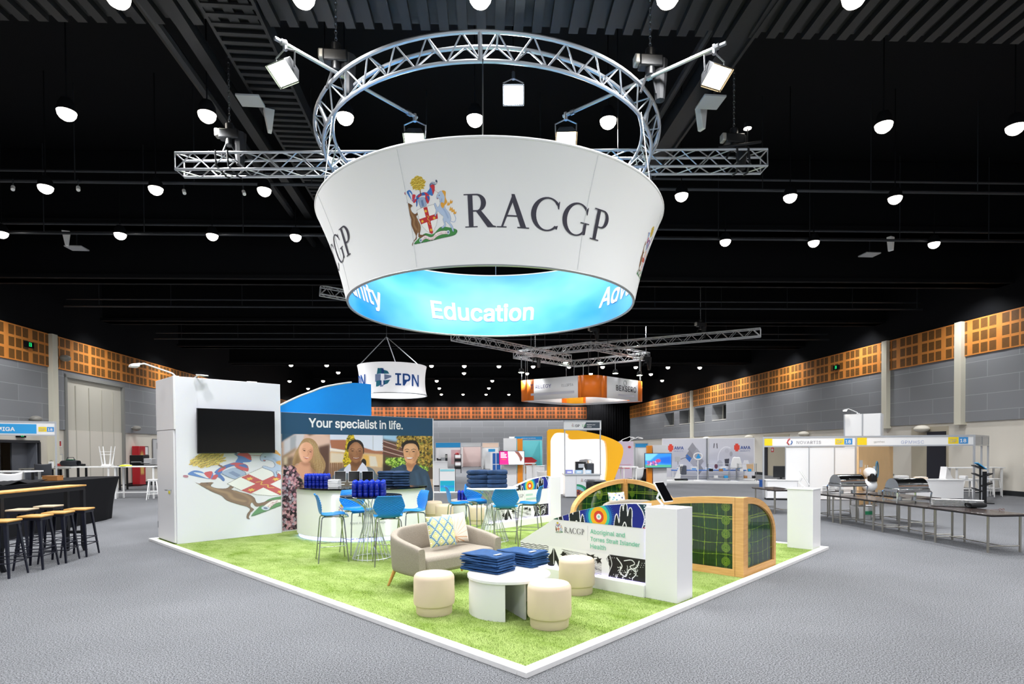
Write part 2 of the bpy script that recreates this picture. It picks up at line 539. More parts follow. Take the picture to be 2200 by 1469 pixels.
# left wall
wl = struct('wall_left', MB().bx(XL - .5, XL, Y0, 21.9, 0, Z1).bx(XL - .5, XL, 23.9, YB, 0, Z1).bx(XL - .5, XL, 21.9, 23.9, 2.1, Z1), BEI)
struct('upper_panel', MB().bx(XL - .5, XL + .06, Y0, 25.3, Z1, Z2).bx(XL - .5, XL + .06, 29.5, YB, Z1, Z2).bx(XL - .5, XL + .06, 25.3, 29.5, 4.85, Z2), panel_mat('Y'), wl)
struct('acoustic_panel', MB().bx(XL - .5, XL + .1, Y0, YB, 0, Z3 - Z2), slot_mat('Y'), wl).location = (0, 0, Z2)
struct('upper_fascia', MB().bx(XL - .5, XL + .05, Y0, YB, Z3, ZC), BLK, wl)
# right wall with four deep windows high up
wr = struct('wall_right', MB().bx(XR, XR + .5, Y0, YB, 0, Z1), BEI)
WY = [(39.7, 42.0), (43.3, 45.2), (45.9, 48.5), (49.8, 52.2)]
mb = MB(); yy = Y0
for a, b_ in WY:
    mb.bx(XR - .06, XR + .9, yy, a, Z1, Z2).bx(XR - .06, XR + .9, a, b_, Z1, 3.75).bx(XR - .06, XR + .9, a, b_, 4.9, Z2); yy = b_
mb.bx(XR - .06, XR + .9, yy, YB, Z1, Z2)
struct('upper_panel', mb, panel_mat('Y'), wr)
struct('acoustic_panel', MB().bx(XR - .1, XR + .5, Y0, YB, 0, Z3 - Z2), slot_mat('Y'), wr).location = (0, 0, Z2)
struct('upper_fascia', MB().bx(XR - .05, XR + .5, Y0, YB, Z3, ZC), BLK, wr)
for i, (a, b_) in enumerate(WY):
    w = struct('window_%d' % (i + 1), MB().bx(XR + .8, XR + .9, a, b_, 3.75, 4.9), mat('dark_glass', '17191c', 0.1))
    struct('frame', MB().bx(XR + .74, XR + .82, a, a + .08, 3.75, 4.9).bx(XR + .74, XR + .82, b_ - .08, b_, 3.75, 4.9).bx(XR - .08, XR + .8, a, b_, 3.73, 3.78), mat('pale_frame', 'd7d4cc', .5), w)
struct('baseboard_right', MB().bx(XR - .04, XR, Y0, YB, 0, .17), mat('dark_skirting', '1e2124', .5))
struct('baseboard_left', MB().bx(XL, XL + .04, Y0, 21.8, 0, .17).bx(XL, XL + .04, 24.0, 25.4, 0, .17).bx(XL, XL + .04, 29.5, YB, 0, .17), MATS['dark_skirting'])
# back wall
wk = struct('wall_back', MB().bx(XL, XR, YB, YB + .5, 0, Z2), panel_mat('X'))
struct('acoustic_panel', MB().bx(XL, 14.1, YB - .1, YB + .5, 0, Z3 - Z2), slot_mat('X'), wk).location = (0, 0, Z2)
struct('upper_fascia', MB().bx(XL, XR, YB - .12, YB + .5, Z3, ZC), BLK, wk)
for i, (x, y) in enumerate(((XL + .1, 24.5), (XL + .1, 9.0), (XR - .1, 24.05), (XR - .1, 20.25), (XR - .1, 45.6), (XR - .1, 33.0))):
    if i in (1, 5): continue
    struct('trim_%d' % (i + 1), MB().bx(x - .15, x + .15, y - .15, y + .15, 0 if i in (0,) else Z1 - .1, Z3), COLM)
# roller door, open doorway and its leaf
rd = struct('door_1', MB().bx(XL - .2, XL - .02, 25.4, 29.4, 0, 4.8), mat('roller_door_beige', 'c9c5b8', .55))
struct('panel_rib', MB().bx(XL - .02, XL + .01, 26.05, 26.1, 0, 4.5).bx(XL - .02, XL + .01, 26.95, 27.0, 0, 4.5).bx(XL - .02, XL + .01, 27.85, 27.9, 0, 4.5).bx(XL - .02, XL + .01, 28.7, 28.75, 0, 4.5), mat('roller_rib', 'bebaad', .5), rd)
struct('door_frame', MB().bx(XL - .1, XL + .1, 25.3, 25.42, 0, 4.9).bx(XL - .1, XL + .1, 29.38, 29.52, 0, 4.9).bx(XL - .1, XL + .1, 25.3, 29.5, 4.78, 4.92), mat('door_track_grey', '8a8a86', .45), rd)
dr = struct('door_2', MB().bx(XL - 2.4, XL - 2.2, 20.5, 25.2, 0, 2.7).bx(XL - 2.4, XL - .5, 20.4, 20.6, 0, 2.7).bx(XL - 2.4, XL - .5, 25.1, 25.3, 0, 2.7).bx(XL - 2.4, XL - .5, 20.4, 25.3, 2.7, 2.9), mat('corridor_cream', 'd9c8ae', .7))
struct('door_frame', MB().bx(XL - .5, XL + .03, 21.86, 21.96, 0, 2.1).bx(XL - .5, XL + .03, 23.84, 23.94, 0, 2.1).bx(XL - .5, XL + .03, 21.9, 23.9, 2.06, 2.16), mat('door_frame_dark', '2b2c31', .5), dr)
struct('door_leaf', MB().bx(XL - .55, XL - .02, 23.75, 23.82, 0.02, 2.06).bx(XL - .4, XL - .35, 23.0, 23.8, 0.02, 2.06), mat('door_leaf_grey', '6d7078', .5), dr)
d3 = struct('door_3', MB().bx(XR - .06, XR + .02, 20.9, 22.7, 0, 2.5), mat('recess_beige', 'b5ac98', .7))
struct('door_leaf', MB().bx(XR - .12, XR - .04, 20.95, 21.82, 0, 2.3), mat('navy_door', '1b1d28', .4), d3)
d4 = struct('door_4', MB().bx(XR - .06, XR + .02, 31.8, 34.6, 0, 2.5), MATS['recess_beige'])
struct('door_leaf', MB().bx(XR - .12, XR - .04, 34.1, 34.55, 0, 2.2), MATS['navy_door'], d4)
# black drape in the back right corner
mb = MB(); pts = []
for i in range(61):
    x = 13.9 + (XR - 13.9) * i / 60
    pts.append((x, YB - .45 + .07 * math.sin(i * 1.9)))
mb.add([(x, y, z) for z in (0, 7.2) for x, y in pts], [(i, i + 1, i + 62, i + 61) for i in range(60)])
o = mb.build('black_drape', mat('black_cloth', '08080a', .9, spec=.1), solid=.02)
o.rotation_euler = (0, 0, HB); tag(o, 'tall black drape closing off the far right corner of the hall', 'curtain')
# ceiling beams, rails and catwalks (parts of the ceiling)
RIB = mat('ribbed_dark_deck', '0e0f12', .6)
mb = MB()
for i in range(120):
    x = XL + (XR - XL) * i / 120
    mb.bx(x, x + .15, 4.6, 9.3, 8.32, 8.42)
ZR = -.047                                  # the roof grid sits a little off square to the side walls
struct('ribbed_bulkhead', mb.bx(XL, XR, 4.6, 9.3, 8.42, ZC - .02), RIB, ce).rotation_euler = (0, 0, ZR)
for y, zb, w in ((16.9, 8.1, .5), (19.2, 7.25, .5), (25.2, 7.2, .5), (31.2, 7.2, .5), (37.2, 7.2, .5), (46, 8.4, .6), (55, 8.4, .6)):
    struct('beam', MB().bx(XL, XR, y, y + w, zb, ZC - .02).bx(XL, XR, y - .15, y + w + .15, zb, zb + .12), BLK, ce).rotation_euler = (0, 0, ZR)
RAILM = mat('dark_rail_metal', '3a3d42', .4, .6)
for y, z in ((13.9, 7.95), (16.6, 7.75), (23.0, 7.3), (29.0, 7.2)):
    struct('lighting_rail', MB().tube((XL, y, z), (XR, y, z), .04).tube((XL, y + .12, z + .3), (XR, y + .12, z + .3), .03), RAILM, ce).rotation_euler = (0, 0, ZR)
    mb = MB()
    for k in range(13):
        x = XL + 1.3 + k * 2.7
        mb.tube((x, y, z), (x, y, ZC), .012)
    struct('rail_hanger', mb, RAILM, ce).rotation_euler = (0, 0, ZR)
for x, w in ((-3.4, .75), (4.55, .35)):
    mb = MB().bx(x - w / 2, x + w / 2, 4.6, 36, 8.36, 8.4)
    if w > .5:
        for k in range(150): mb.bx(x - w / 2, x + w / 2, 4.6 + k * .2, 4.68 + k * .2, 8.3, 8.36)
    mb.bx(x - w / 2 - .05, x - w / 2, 4.6, 36, 8.3, 8.6).bx(x + w / 2, x + w / 2 + .05, 4.6, 36, 8.3, 8.6)
    struct('catwalk', mb, RIB, ce)
struct('cable_duct', MB().bx(-4.35, -4.15, 4.6, 36, 8.3, 8.5).tube((-4.7, 4.6, 8.4), (-4.7, 36, 8.4), .09).tube((4.1, 4.6, 8.5), (4.1, 36, 8.5), .07), RIB, ce)
# pendant panels under the catwalks
WHT = mat('white_matt', 'eeeeee', .55)
PGR = mat('pale_grey_panel', 'c3c4c6', .5)
for nm, px, py, z, sz, lab in (('ceiling_panel', 538, 216, 8.15, (.42, .36), 'pale grey square panel hung beside the left catwalk above the straight truss'),
                       ('ceiling_panel', 1527, 219, 8.15, (.42, .42), 'pale grey square panel hung above the right end of the straight truss'),
                       ('ceiling_panel', 165, 533, 7.9, (.5, .4), 'small pale panel hung under the ceiling at the far left of the photo'),
                       ('ceiling_panel', 1868, 547, 7.9, (.5, .4), 'small pale panel hung under the ceiling at the far right of the photo')):
    t = thing(nm, lab, 'panel', G(px, py, z), HB)
    MB().bx(-sz[0] / 2, sz[0] / 2, -sz[1] / 2, sz[1] / 2, -.02, .02).build('face_panel', PGR, t, bevel=.01)
    MB().tube((0, 0, .02), (0, 0, ZC - z), .015).build('hanger', RAILM, t)
for px, py, z, lab in ((578, 258, 8.1, 'white wedge speaker hung beside the left catwalk'), (1507, 254, 8.1, 'white wedge speaker hung beside the right catwalk'),
                       (142, 511, 7.9, 'small white box speaker above the far left pale panel'), (1914, 523, 7.9, 'small white box speaker above the far right pale panel')):
    t = thing('wedge_speaker', lab, 'speaker', G(px, py, z), HB + .4)
    MB().prism([(-.1, -.06, .2), (.1, -.06, .2), (.05, -.06, -.22), (-.02, -.06, -.22)], (0, .14, 0)).build('cabinet', WHT, t, bevel=.01)
    MB().tube((0, 0, .2), (0, 0, ZC - z), .015).build('hanger', RAILM, t)
# downlights
LENS = mat('lit_lens', 'fff6e8', .4, emit=9)
def make_downlight():
    t = thing('ceiling_downlight', 'x', 'light')
    hs = MB().lathe([(0, .3), (.09, .3), (.14, .2), (.15, .08), (.14, .08)], 20).build('housing', BLK, t)
    MB().ball((0, 0, .08), (.15, .15, .15), 20, 8, zmin=-1.0).build('lens', LENS, hs)
    MB().tube((0, 0, .34), (0, 0, ZC - 7.55), .012, n=6).build('stem', BLK, t)
    ld = bpy.data.lights.new('lamp', 'SPOT'); ld.energy = DOWNLIGHT_W; ld.spot_size = math.radians(150); ld.spot_blend = .7
    ld.shadow_soft_size = .16; ld.color = (.98, .985, 1)
    lo = bpy.data.objects.new('lamp', ld); COL.objects.link(lo); lo.parent = t; lo.location = (0, 0, -.12)
    return t
DL = make_downlight()
GX = [-14.0, -11.6, -9.2, -6.8, -4.4, -2.0, .3, 2.75, 5.2, 7.8, 10.25, 12.7, 15.1, 17.5]
def row(y, xs, where, dyx=0.0):
    global _first
    for i, x in enumerate(xs):
        lab = '%s ceiling downlight from the left, %s' % (NTH[i], where)
        dup(DL, HH(x, y + dyx * x, 7.55), HB, lab, 'hall ceiling downlights')
row(7.7, GX[4:9], 'in the row along the top edge of the photo', -.08)
row(10.5, [-6.8, -4.4, -2.0, .3, 2.7, 7.8, 10.3], 'in the second row from the top', -.05)
row(13.5, [-9.2, -6.8, -4.4, 5.2, 7.8, 10.35], 'in the row beneath the straight truss', -.045)
row(16.4, [-12.3, -9.2, -6.75, -4.5, 7.6, 10.2, 13.8], 'in the row level with the big drum lettering', -.04)
row(41.2, GX[1:14], 'in the far row above the small white drum')
row(45.0, GX[2:14:2], 'in the sparse far row just below the drum sign')
row(62.2, GX[1:13], 'in the last row against the back wall')
_dl2 = DL.children
for y in (20.0, 26.0, 32.0, 38.0, 50.0, 56.0):  # the two farthest rows are extra, added to brighten the back
    for i, x in enumerate([-14.4] + GX[1::2]):
        dup(DL, HH(x, y - .047 * x, 7.55), HB, 'ceiling downlight between the black beams, or in the rows added to light the back', 'downlights between the black beams')
for y in (4.6, -1.0):
    for x in GX[1::2]:
        dup(DL, HH(x, y, 7.55), HB, 'ceiling downlight over the near end of the hall', 'downlights over the near end')
kill(DL)
# lamps clipped to the rail
for i, (px, py) in enumerate(((28, 401), (168, 402), (395, 409), (523, 411))):
    t = thing('rail_spotlight', '%s small white spotlight from the left clipped under the ceiling rail' % NTH[i], 'light', G(px, py, 7.8), HB)
    MB().tube((0, 0, .0), (.05, -.08, -.1), .04).build('barrel', WHT, t)
    MB().tube((0, 0, 0), (0, 0, .18), .012).build('bracket', RAILM, t)
# exit signs
GREEN = mat('exit_green', '19c86a', .4, emit=1.4)
def exit_sign(loc, rz, lab, w=.42):
    t = thing('exit_sign', lab, 'exit sign', loc, rz)
    MB().box((0, 0, 0), (w, .08, .22)).build('case', BLK, t, bevel=.01)
    MB().bx(-.05, .07, -.045, -.04, -.07, .07).build('lit_pictogram', GREEN, t)
    MB().bx(-.03, .0, -.05, -.045, -.06, .03).bx(.0, .03, -.05, -.045, -.06, -.02).bx(-.04, .04, -.05, -.045, .02, .05).build('running_figure', mat('pictogram_dark', '0c3f22', .5), t)
exit_sign(HH(XL + .18, 23.2, 5.72), HB + PI / 2, 'green exit sign on the orange slotted band of the left wall')
exit_sign(HH(XR - .18, 27.4, 5.68), HB - PI / 2, 'green exit sign on the orange slotted band of the right wall')
exit_sign(HH(XL + .05, 22.9, 2.36), HB + PI / 2, 'green exit sign over the open doorway in the left wall')
# wall lamps and domes
for wx, y, z, lab in ((XL, 30.1, 2.85, 'grey camera dome on the beige wall behind the white display wall'), (XL, 23.3, 2.95, 'cream wall lamp above the blue booth fascia'),
                  (XL, 25.0, 5.5, 'dark dome camera on the orange band beside the left column')):
    t = thing('dome_camera', lab, 'camera', HH(wx + .08, y, z), HB)
    MB().ball((.22, 0, 0), (.2, .2, .13), 14, 8).build('dome', mat('dome_grey', '8d8b84', .4), t)
    MB().tube((0, 0, .02), (.2, 0, .02), .04).build('arm', PGR, t)
for px, py, X, lab in ((1730, 932, 18.7, 'cream wall lamp above the lettered white fascia with the red and blue mark'), (1985, 921, 18.7, 'cream wall lamp above the right white fascia'),
                       (1520, 942, 18.7, 'cream wall lamp behind the two-poster medical booth, left of its post'), (1612, 939, 18.7, 'cream wall lamp above the right end of the medical booth posters')):
    n = np.array(HX)
    p = PL(px, py, np.array(HX * X), n)
    t = thing('wall_lamp', lab, 'lamp', p, HB)
    MB().ball((-.1, 0, 0), (.25, .32, .15), 16, 8).build('shade', mat('lamp_cream', 'efe9da', .5), t)
    MB().tube((0, 0, -.02), (.15, 0, -.02), .05).build('arm', PGR, t)
# ================================================================== the stand: platform, white display cabin, poster wall, counter
def on_a(px, py, a):                       # (b, z) of a photo point on the stand plane a = const
    p = PL(px, py, S(a, 0), UV3); return (p - C0).dot(VV3), p.z
def on_b(px, py, b):
    p = PL(px, py, S(0, b), VV3); return (p - C0).dot(UV3), p.z
GLW = mat('gloss_white', 'f4f4f5', .28, coat=.2)
LAM = mat('white_laminate', 'eeedee', .42)
STEEL = mat('brushed_steel', 'b9bcc0', .3, 1.0)
CHROME = mat('chrome', 'd9dcdf', .12, 1.0)
GLBK = mat('gloss_black', '07080a', .12)
TBLK = mat('satin_black', '101114', .4)
INK = print_mat('printed_ink', .5)
A0, B0 = 9.80, 7.47
pl = thing('stand_platform', 'low green turf platform with white kerb under the whole display stand', 'platform', S(0, 0), TH)
k = .1
MB().bx(0, B0, 0, k, 0, .045).bx(0, B0, A0 - k, A0, 0, .045).bx(0, k, k, A0 - k, 0, .045).bx(B0 - k, B0, k, A0 - k, 0, .045).build('white_kerb', mat('kerb_white', 'f3f1f0', .45, noise=(9, .93)), pl, bevel=.004)
TURF = mat('green_turf', 'a3c840', .9, spec=.1)
nt, N, L, b = nodes(TURF)
tc = N('TexCoord'); mp = N('Mapping'); mp.inputs['Scale'].default_value = (1, .55, 1); mp.inputs['Rotation'].default_value = (0, 0, .5)
L(tc.outputs['Object'], mp.inputs['Vector'])
n1 = N('TexNoise', Scale=2.6, Detail=6.0, Roughness=.7); L(mp.outputs[0], n1.inputs['Vector'])
n2 = N('TexNoise', Scale=110.0, Detail=2.0); L(tc.outputs['Object'], n2.inputs['Vector'])
r = N('ValToRGB'); e = r.color_ramp.elements
e[0].position, e[1].position = .3, .6
e[0].color, e[1].color = (*lin('7d9c3a'), 1), (*lin('b4c97c'), 1)
L(n1.outputs['Fac'], r.inputs['Fac'])
r2 = N('ValToRGB'); e = r2.color_ramp.elements
e[0].position, e[1].position = .25, .7
e[0].color, e[1].color = (.74, .76, .62, 1), (1.0, 1.0, 1.0, 1); L(n2.outputs['Fac'], r2.inputs['Fac'])
mx = N('MixRGB', blend_type='MULTIPLY', Fac=1.0); L(r.outputs[0], mx.inputs[1]); L(r2.outputs[0], mx.inputs[2]); L(mx.outputs[0], b.inputs['Base Color'])
bp = N('Bump', Strength=.9, Distance=.02); L(n2.outputs['Fac'], bp.inputs['Height']); L(bp.outputs[0], b.inputs['Normal'])
tb = MB().bx(k, B0 - k, k, A0 - k, 0, .03).build('turf', TURF, pl)
# short pile standing proud of the turf
rs = np.random.RandomState(3); n = 150000
q = rs.rand(n * 3, 2) * np.array([B0 - 2 * k, A0 - 2 * k]) + k
dd = np.hypot(q[:, 0] + 3.1, q[:, 1] + 2.9)
q = q[rs.rand(len(q)) < np.clip((5.2 / dd) ** 2.2, 0, 1)][:n]; n = len(q)
h = .006 + .012 * rs.rand(n); an = rs.rand(n) * 2 * PI; le = (rs.rand(n, 2) - .5) * .022
w = .0022
vv = np.zeros((n, 3, 3)); vv[:, 0, :2] = q + w * np.stack([np.cos(an), np.sin(an)], 1); vv[:, 1, :2] = q - w * np.stack([np.cos(an), np.sin(an)], 1)
vv[:, 2, :2] = q + le; vv[:, :2, 2] = .028; vv[:, 2, 2] = .03 + h
me = bpy.data.meshes.new('turf_pile'); me.vertices.add(n * 3); me.vertices.foreach_set('co', vv.ravel())
me.loops.add(n * 3); me.loops.foreach_set('vertex_index', np.arange(n * 3, dtype=np.int32))
me.polygons.add(n); me.polygons.foreach_set('loop_start', np.arange(0, n * 3, 3, dtype=np.int32)); me.update(calc_edges=True)
me.materials.append(TURF)
o = bpy.data.objects.new('turf_pile', me); COL.objects.link(o); o.parent = pl; o['kind'] = 'stuff'

# ---- the coat of arms as the photo shows it: tree, helm, ribbons, shield with a starred cross, kangaroo, maned unicorn, scroll on a green mound
def crest(w, h):
    c = Ink(w, h, 870, 425, 1375, 1055)
    c.poly([(905, 1028), (960, 985), (1040, 945), (1120, 960), (1200, 905), (1280, 912), (1362, 942), (1335, 985), (1190, 1005), (1050, 1022), (960, 1032)], '3f8a45', sm=True)
    c.line([(905, 1028), (1050, 1024), (1190, 1007), (1335, 986), (1360, 944)], 5, '2a5c32', sm=True)
    # kangaroo
    kg = [(897, 632), (906, 655), (914, 652), (925, 660), (947, 676), (950, 686), (934, 694), (926, 712), (940, 742), (965, 760), (990, 745), (1000, 728), (1004, 742), (985, 772), (972, 780), (985, 820), (1000, 860), (1000, 900), (985, 948), (1030, 958), (1048, 965), (1010, 976), (965, 972), (970, 930), (950, 955), (946, 985), (915, 1005), (894, 1028), (888, 1045), (884, 1030), (905, 1000), (932, 978), (938, 950), (922, 905), (908, 850), (914, 800), (905, 750), (902, 700), (900, 668)]
    c.poly(kg, '7a5433', sm=True)
    c.line([(918, 700), (930, 760), (945, 800), (935, 850), (955, 900)], 16, 'a07a52', sm=True, soft=2)
    c.line([(975, 800), (985, 850), (982, 900), (960, 930)], 12, '97704a', sm=True, soft=2)
    c.line(kg[5:22], 3, '3d2716', sm=True); c.line(kg[26:], 3, '3d2716', sm=True)
    c.ell(930, 674, 4, 4, '1d120a')
    # ribbons and helm
    c.poly([(1018, 632), (1085, 628), (1092, 690), (1070, 722), (1045, 732), (1022, 700)], '9db0cf', sm=True)
    c.poly([(1040, 650), (1062, 648), (1066, 700), (1046, 705)], '6f86b0'); c.line([(1018, 640), (1024, 700), (1046, 732), (1072, 720), (1092, 690), (1086, 632)], 3, '39486a', sm=True)
    for pts, col in (([(1000, 612), (1040, 590), (1090, 585), (1130, 600), (1120, 625), (1080, 612), (1040, 618), (1010, 640)], '2f66b4'),
                     ([(1012, 618), (1035, 600), (1060, 596), (1050, 612), (1030, 620)], 'c9303c'), ([(1085, 590), (1105, 592), (1122, 610), (1100, 612)], 'c9303c'),
                     ([(975, 640), (1005, 625), (1010, 650), (1000, 690), (985, 700), (990, 660)], '2f66b4'), ([(960, 650), (985, 630), (1000, 640), (975, 665)], 'c9303c'),
                     ([(1090, 615), (1125, 615), (1130, 650), (1105, 690), (1092, 660)], 'c9303c'), ([(1105, 620), (1128, 630), (1120, 665), (1112, 650)], '2f66b4'),
                     ([(915, 555), (950, 545), (968, 570), (972, 600), (998, 600), (985, 630), (960, 650), (940, 620), (925, 590)], '3a77c4'),
                     ([(940, 560), (958, 580), (968, 610), (955, 640), (945, 600)], 'dfe5ef'), ([(968, 590), (1000, 598), (975, 632), (958, 645)], 'cf3440'),
                     ([(1110, 590), (1140, 560), (1145, 525), (1180, 510), (1190, 535), (1185, 580), (1160, 625), (1130, 610)], '3a77c4'),
                     ([(1150, 540), (1185, 530), (1188, 575), (1165, 615), (1160, 570)], 'cf3440'), ([(1140, 530), (1165, 508), (1200, 515), (1195, 535), (1160, 528)], 'aab4c6')):
        c.poly(pts, col, sm=True)
    c.line([(1205, 500), (1218, 505), (1212, 525), (1190, 535), (1160, 520), (1145, 545)], 6, '4b5a78', sm=True); c.ell(1210, 506, 9, 13, '556079')
    c.ell(899, 568, 10, 14, 'b0687a')
    # tree
    c.line([(1050, 600), (1048, 540)], 11, '7a4a2a')
    for i in range(60):
        t = i * 2.399; rr = math.sqrt(i / 60)
        c.ell(1040 + 66 * rr * math.cos(t), 503 + 58 * rr * math.sin(t), 15, 8, 'd8b63c' if i % 3 else 'e8cf5e', rot=30 * math.sin(i))
    for i in range(34):
        t = i * 2.399 + .5; rr = math.sqrt(i / 34); x, y = 1040 + 66 * rr * math.cos(t), 503 + 58 * rr * math.sin(t)
        c.line([(x - 9, y + 3), (x, y - 3), (x + 9, y + 1)], 3, '6e5a14')
    # shield
    sh = [(985, 728), (1050, 712), (1110, 705), (1180, 695), (1186, 760), (1182, 830), (1165, 885), (1112, 958), (1060, 930), (1020, 880), (995, 810)]
    c.poly(sh, 'f6f5f2'); c.line(sh, 3, '5a5248', closed=True)
    c.poly([(1056, 716), (1094, 712), (1124, 950), (1106, 958), (1088, 946)], 'c42a30')
    c.poly([(996, 812), (1184, 782), (1188, 826), (1008, 860)], 'c42a30')
    for x, y in ((1075, 748), (1028, 834), (1150, 818), (1106, 922)):
        c.poly([(x + (17 if i % 2 == 0 else 8) * math.cos(i * PI / 6 + .3), y + (17 if i % 2 == 0 else 8) * math.sin(i * PI / 6 + .3)) for i in range(12)], 'f0c23a')
    c.line([(1078, 790), (1098, 800), (1082, 820), (1100, 838), (1090, 858), (1104, 875)], 5, 'e6b23a', sm=True)
    # unicorn
    un = [(1192, 645), (1204, 618), (1225, 598), (1250, 592), (1268, 612), (1272, 660), (1262, 710), (1270, 745), (1300, 790), (1312, 840), (1300, 868), (1322, 905), (1330, 950), (1318, 952), (1305, 915), (1278, 878), (1255, 860), (1258, 895), (1228, 915), (1212, 912), (1240, 885), (1232, 840), (1240, 815), (1215, 790), (1190, 762), (1168, 800), (1158, 795), (1175, 755), (1165, 700), (1178, 690), (1192, 725), (1212, 712), (1222, 680), (1212, 652), (1200, 660)]
    c.poly(un, 'b9cbe6', sm=True); c.line(un, 3, '4d6288', sm=True, closed=True)
    c.line([(1240, 660), (1235, 720), (1262, 770), (1285, 830)], 10, '8fa9d2', sm=True, soft=2)
    c.line([(1178, 572), (1214, 606)], 5, 'b0482f')
    for p in ([(1250, 590), (1285, 600), (1280, 650), (1290, 690), (1262, 720), (1240, 735), (1262, 690), (1270, 640)], [(1230, 690), (1258, 700), (1250, 740), (1228, 725)]):
        c.poly(p, 'e6a63a', sm=True)
    for x, y in ((1300, 705), (1325, 690), (1335, 765), (1352, 785), (1318, 750)):
        c.poly([(x - 16, y + 16), (x - 10, y - 6), (x, y - 22), (x + 4, y - 4), (x + 16, y - 14), (x + 10, y + 14)], 'e9a93c', sm=True)
    c.line([(1305, 860), (1340, 870), (1356, 840), (1345, 800)], 8, 'a9bcdc', sm=True)
    c.ell(1222, 628, 4, 4, '2a2f44'); c.ell(1203, 650, 4, 6, 'b33b3b')
    # scroll
    top = spl([(985, 985), (1040, 965), (1085, 985), (1120, 982), (1150, 955), (1210, 940), (1272, 945)], False)
    bot = spl([(1280, 975), (1215, 972), (1160, 988), (1120, 1012), (1080, 1012), (1040, 995), (995, 1018)], False)
    c.poly(np.vstack([top, bot]), 'f7eeee'); c.line(top, 3, '6b4a4a'); c.line(bot, 3, '6b4a4a')
    for x, y in ((985, 1005), (1275, 958)): c.ell(x, y, 15, 19, 'c9d3e6'); c.ell(x, y, 7, 10, '5c6f94')
    base = spl([(1003, 1012), (1040, 990), (1080, 1008), (1120, 1007), (1158, 980), (1215, 966), (1268, 970)], False, 10)
    sg = np.concatenate([[0], np.cumsum(np.hypot(*np.diff(base, axis=0).T))])
    v, F = text_data('CUM SCIENTIA CARITAS', 1.0); tw = v[:, 0].max(); ks = sg[-1] / tw
    def onp(x, y, *_):
        t = x * ks; px = np.interp(t, sg, base[:, 0]); py = np.interp(t, sg, base[:, 1])
        qx = np.interp(t + 2, sg, base[:, 0]) - np.interp(t - 2, sg, base[:, 0]); qy = np.interp(t + 2, sg, base[:, 1]) - np.interp(t - 2, sg, base[:, 1])
        L = math.hypot(qx, qy) + 1e-9
        return px + qy / L * y * 27, py - qx / L * y * 27
    for f in F: c.put(c.inside([onp(*v[i][:2]) for i in f]), 'b0354a')
    return c

# ---- white display cabin
CA, CB = 8.67, .14
cabin = thing('display_cabin', 'tall white cabin with a printed coat of arms at the left end of the turf', 'cabin', S(CA, CB, .0), TH)
cw, cdp, chh = 1.95, 1.06, 3.05
MB().bx(.03, cw, 0, cdp, .03, chh).build('body', mat('cabin_print_white', 'e9e9ef', .5), cabin, bevel=.004)
MB().bx(0, .03, 0, cdp, 2.1, chh).build('upper_side_panel', LAM, cabin, bevel=.003)
dr = MB().bx(0, .03, .04, cdp - .03, .05, 2.085).build('door', LAM, cabin, bevel=.003)
MB().tube((0, .2, 1.0), (-.06, .2, 1.0), .012).tube((-.06, .2, 1.0), (-.06, .34, 1.0), .011).build('handle', STEEL, dr)
MB().bx(-.012, 0, .28, .33, .93, .99).build('key_tag', mat('yellow_tag', 'f2e22a', .5), dr)
for z in (.25, 1.75): MB().bx(-.01, 0, cdp - .05, cdp - .03, z, z + .12).build('hinge', STEEL, dr)
cm = Matrix.Translation(S(CA, CB, 0)) @ Matrix.Rotation(TH, 4, 'Z')
c = crest(340, 424)
c.c = c.c * .86 + .11
_j = crop_on_plane(0, 0, 1, S(CA - .004, 0), UV3, cm.inverted())
def mural(X, Y):
    dx, dy = (X - 1040) * .2315, (Y - 505) * .2315       # into photo pixels of the drum crest, then turned and stretched as on the wall
    return _j(447 + 2.045 * dx + 1.293 * dy, 988 - .706 * dx + .816 * dy)
c.mesh('coat_of_arms_print', mural, INK, cabin, keep=lambda P: (P[:, 0] < cw - .005) & (P[:, 2] < 2.6))
# TV
tv = thing('wall_television', 'large black flat television mounted on the white display cabin', 'television', S(CA - .02, .49, 1.66), TH)
tvc = MB().bx(0, 1.43, -.1, -.055, 0, .83).build('case', TBLK, tv, bevel=.006)
MB().bx(.012, 1.418, -.104, -.099, .022, .818).build('screen', GLBK, tvc)
MB().bx(.35, 1.05, -.056, .012, .2, .65).build('bracket', TBLK, tv)
MB().bx(.69, .74, -.106, -.1, .006, .014).build('badge', STEEL, tvc)
# arm lamps on the cabin
def arm_lamp(loc, rz, lab, lit=0, L=.62):
    t = thing('arm_lamp', lab, 'lamp', loc, rz)
    MB().bx(-.05, .05, -.03, .03, 0, .03).build('clamp', WHT, t)
    MB().path([(0, 0, .02), (.05, 0, .07), (L * .8, 0, .2), (L, 0, .17)], .014).build('arm', WHT, t)
    MB().prism([(L - .05, -.08, .2), (L + .09, -.08, .17), (L + .1, -.08, .12), (L - .04, -.08, .13)], (0, .16, 0)).build('lamp_head', WHT, t, bevel=.01)
    MB().bx(L - .02, L + .08, -.06, .06, .118, .124).build('lens', LENS if lit else mat('frosted_lens', 'f7f7f2', .4), t)
    return t
arm_lamp(S(CA + .2, CB + .1, chh), TH + PI, 'white arm lamp reaching left from the top of the white display cabin')
arm_lamp(S(CA + .1, CB + .35, chh - .02), TH - PI / 2 + .3, 'white arm lamp lying low on the front edge of the cabin roof', 0, .25).scale = (1, 1, .35)
arm_lamp(S(CA + .9, CB + 1.6, chh), TH - PI / 2, 'lit arm lamp glaring over the top edge of the white display cabin', 1, .35).scale = (1, 1, .4)

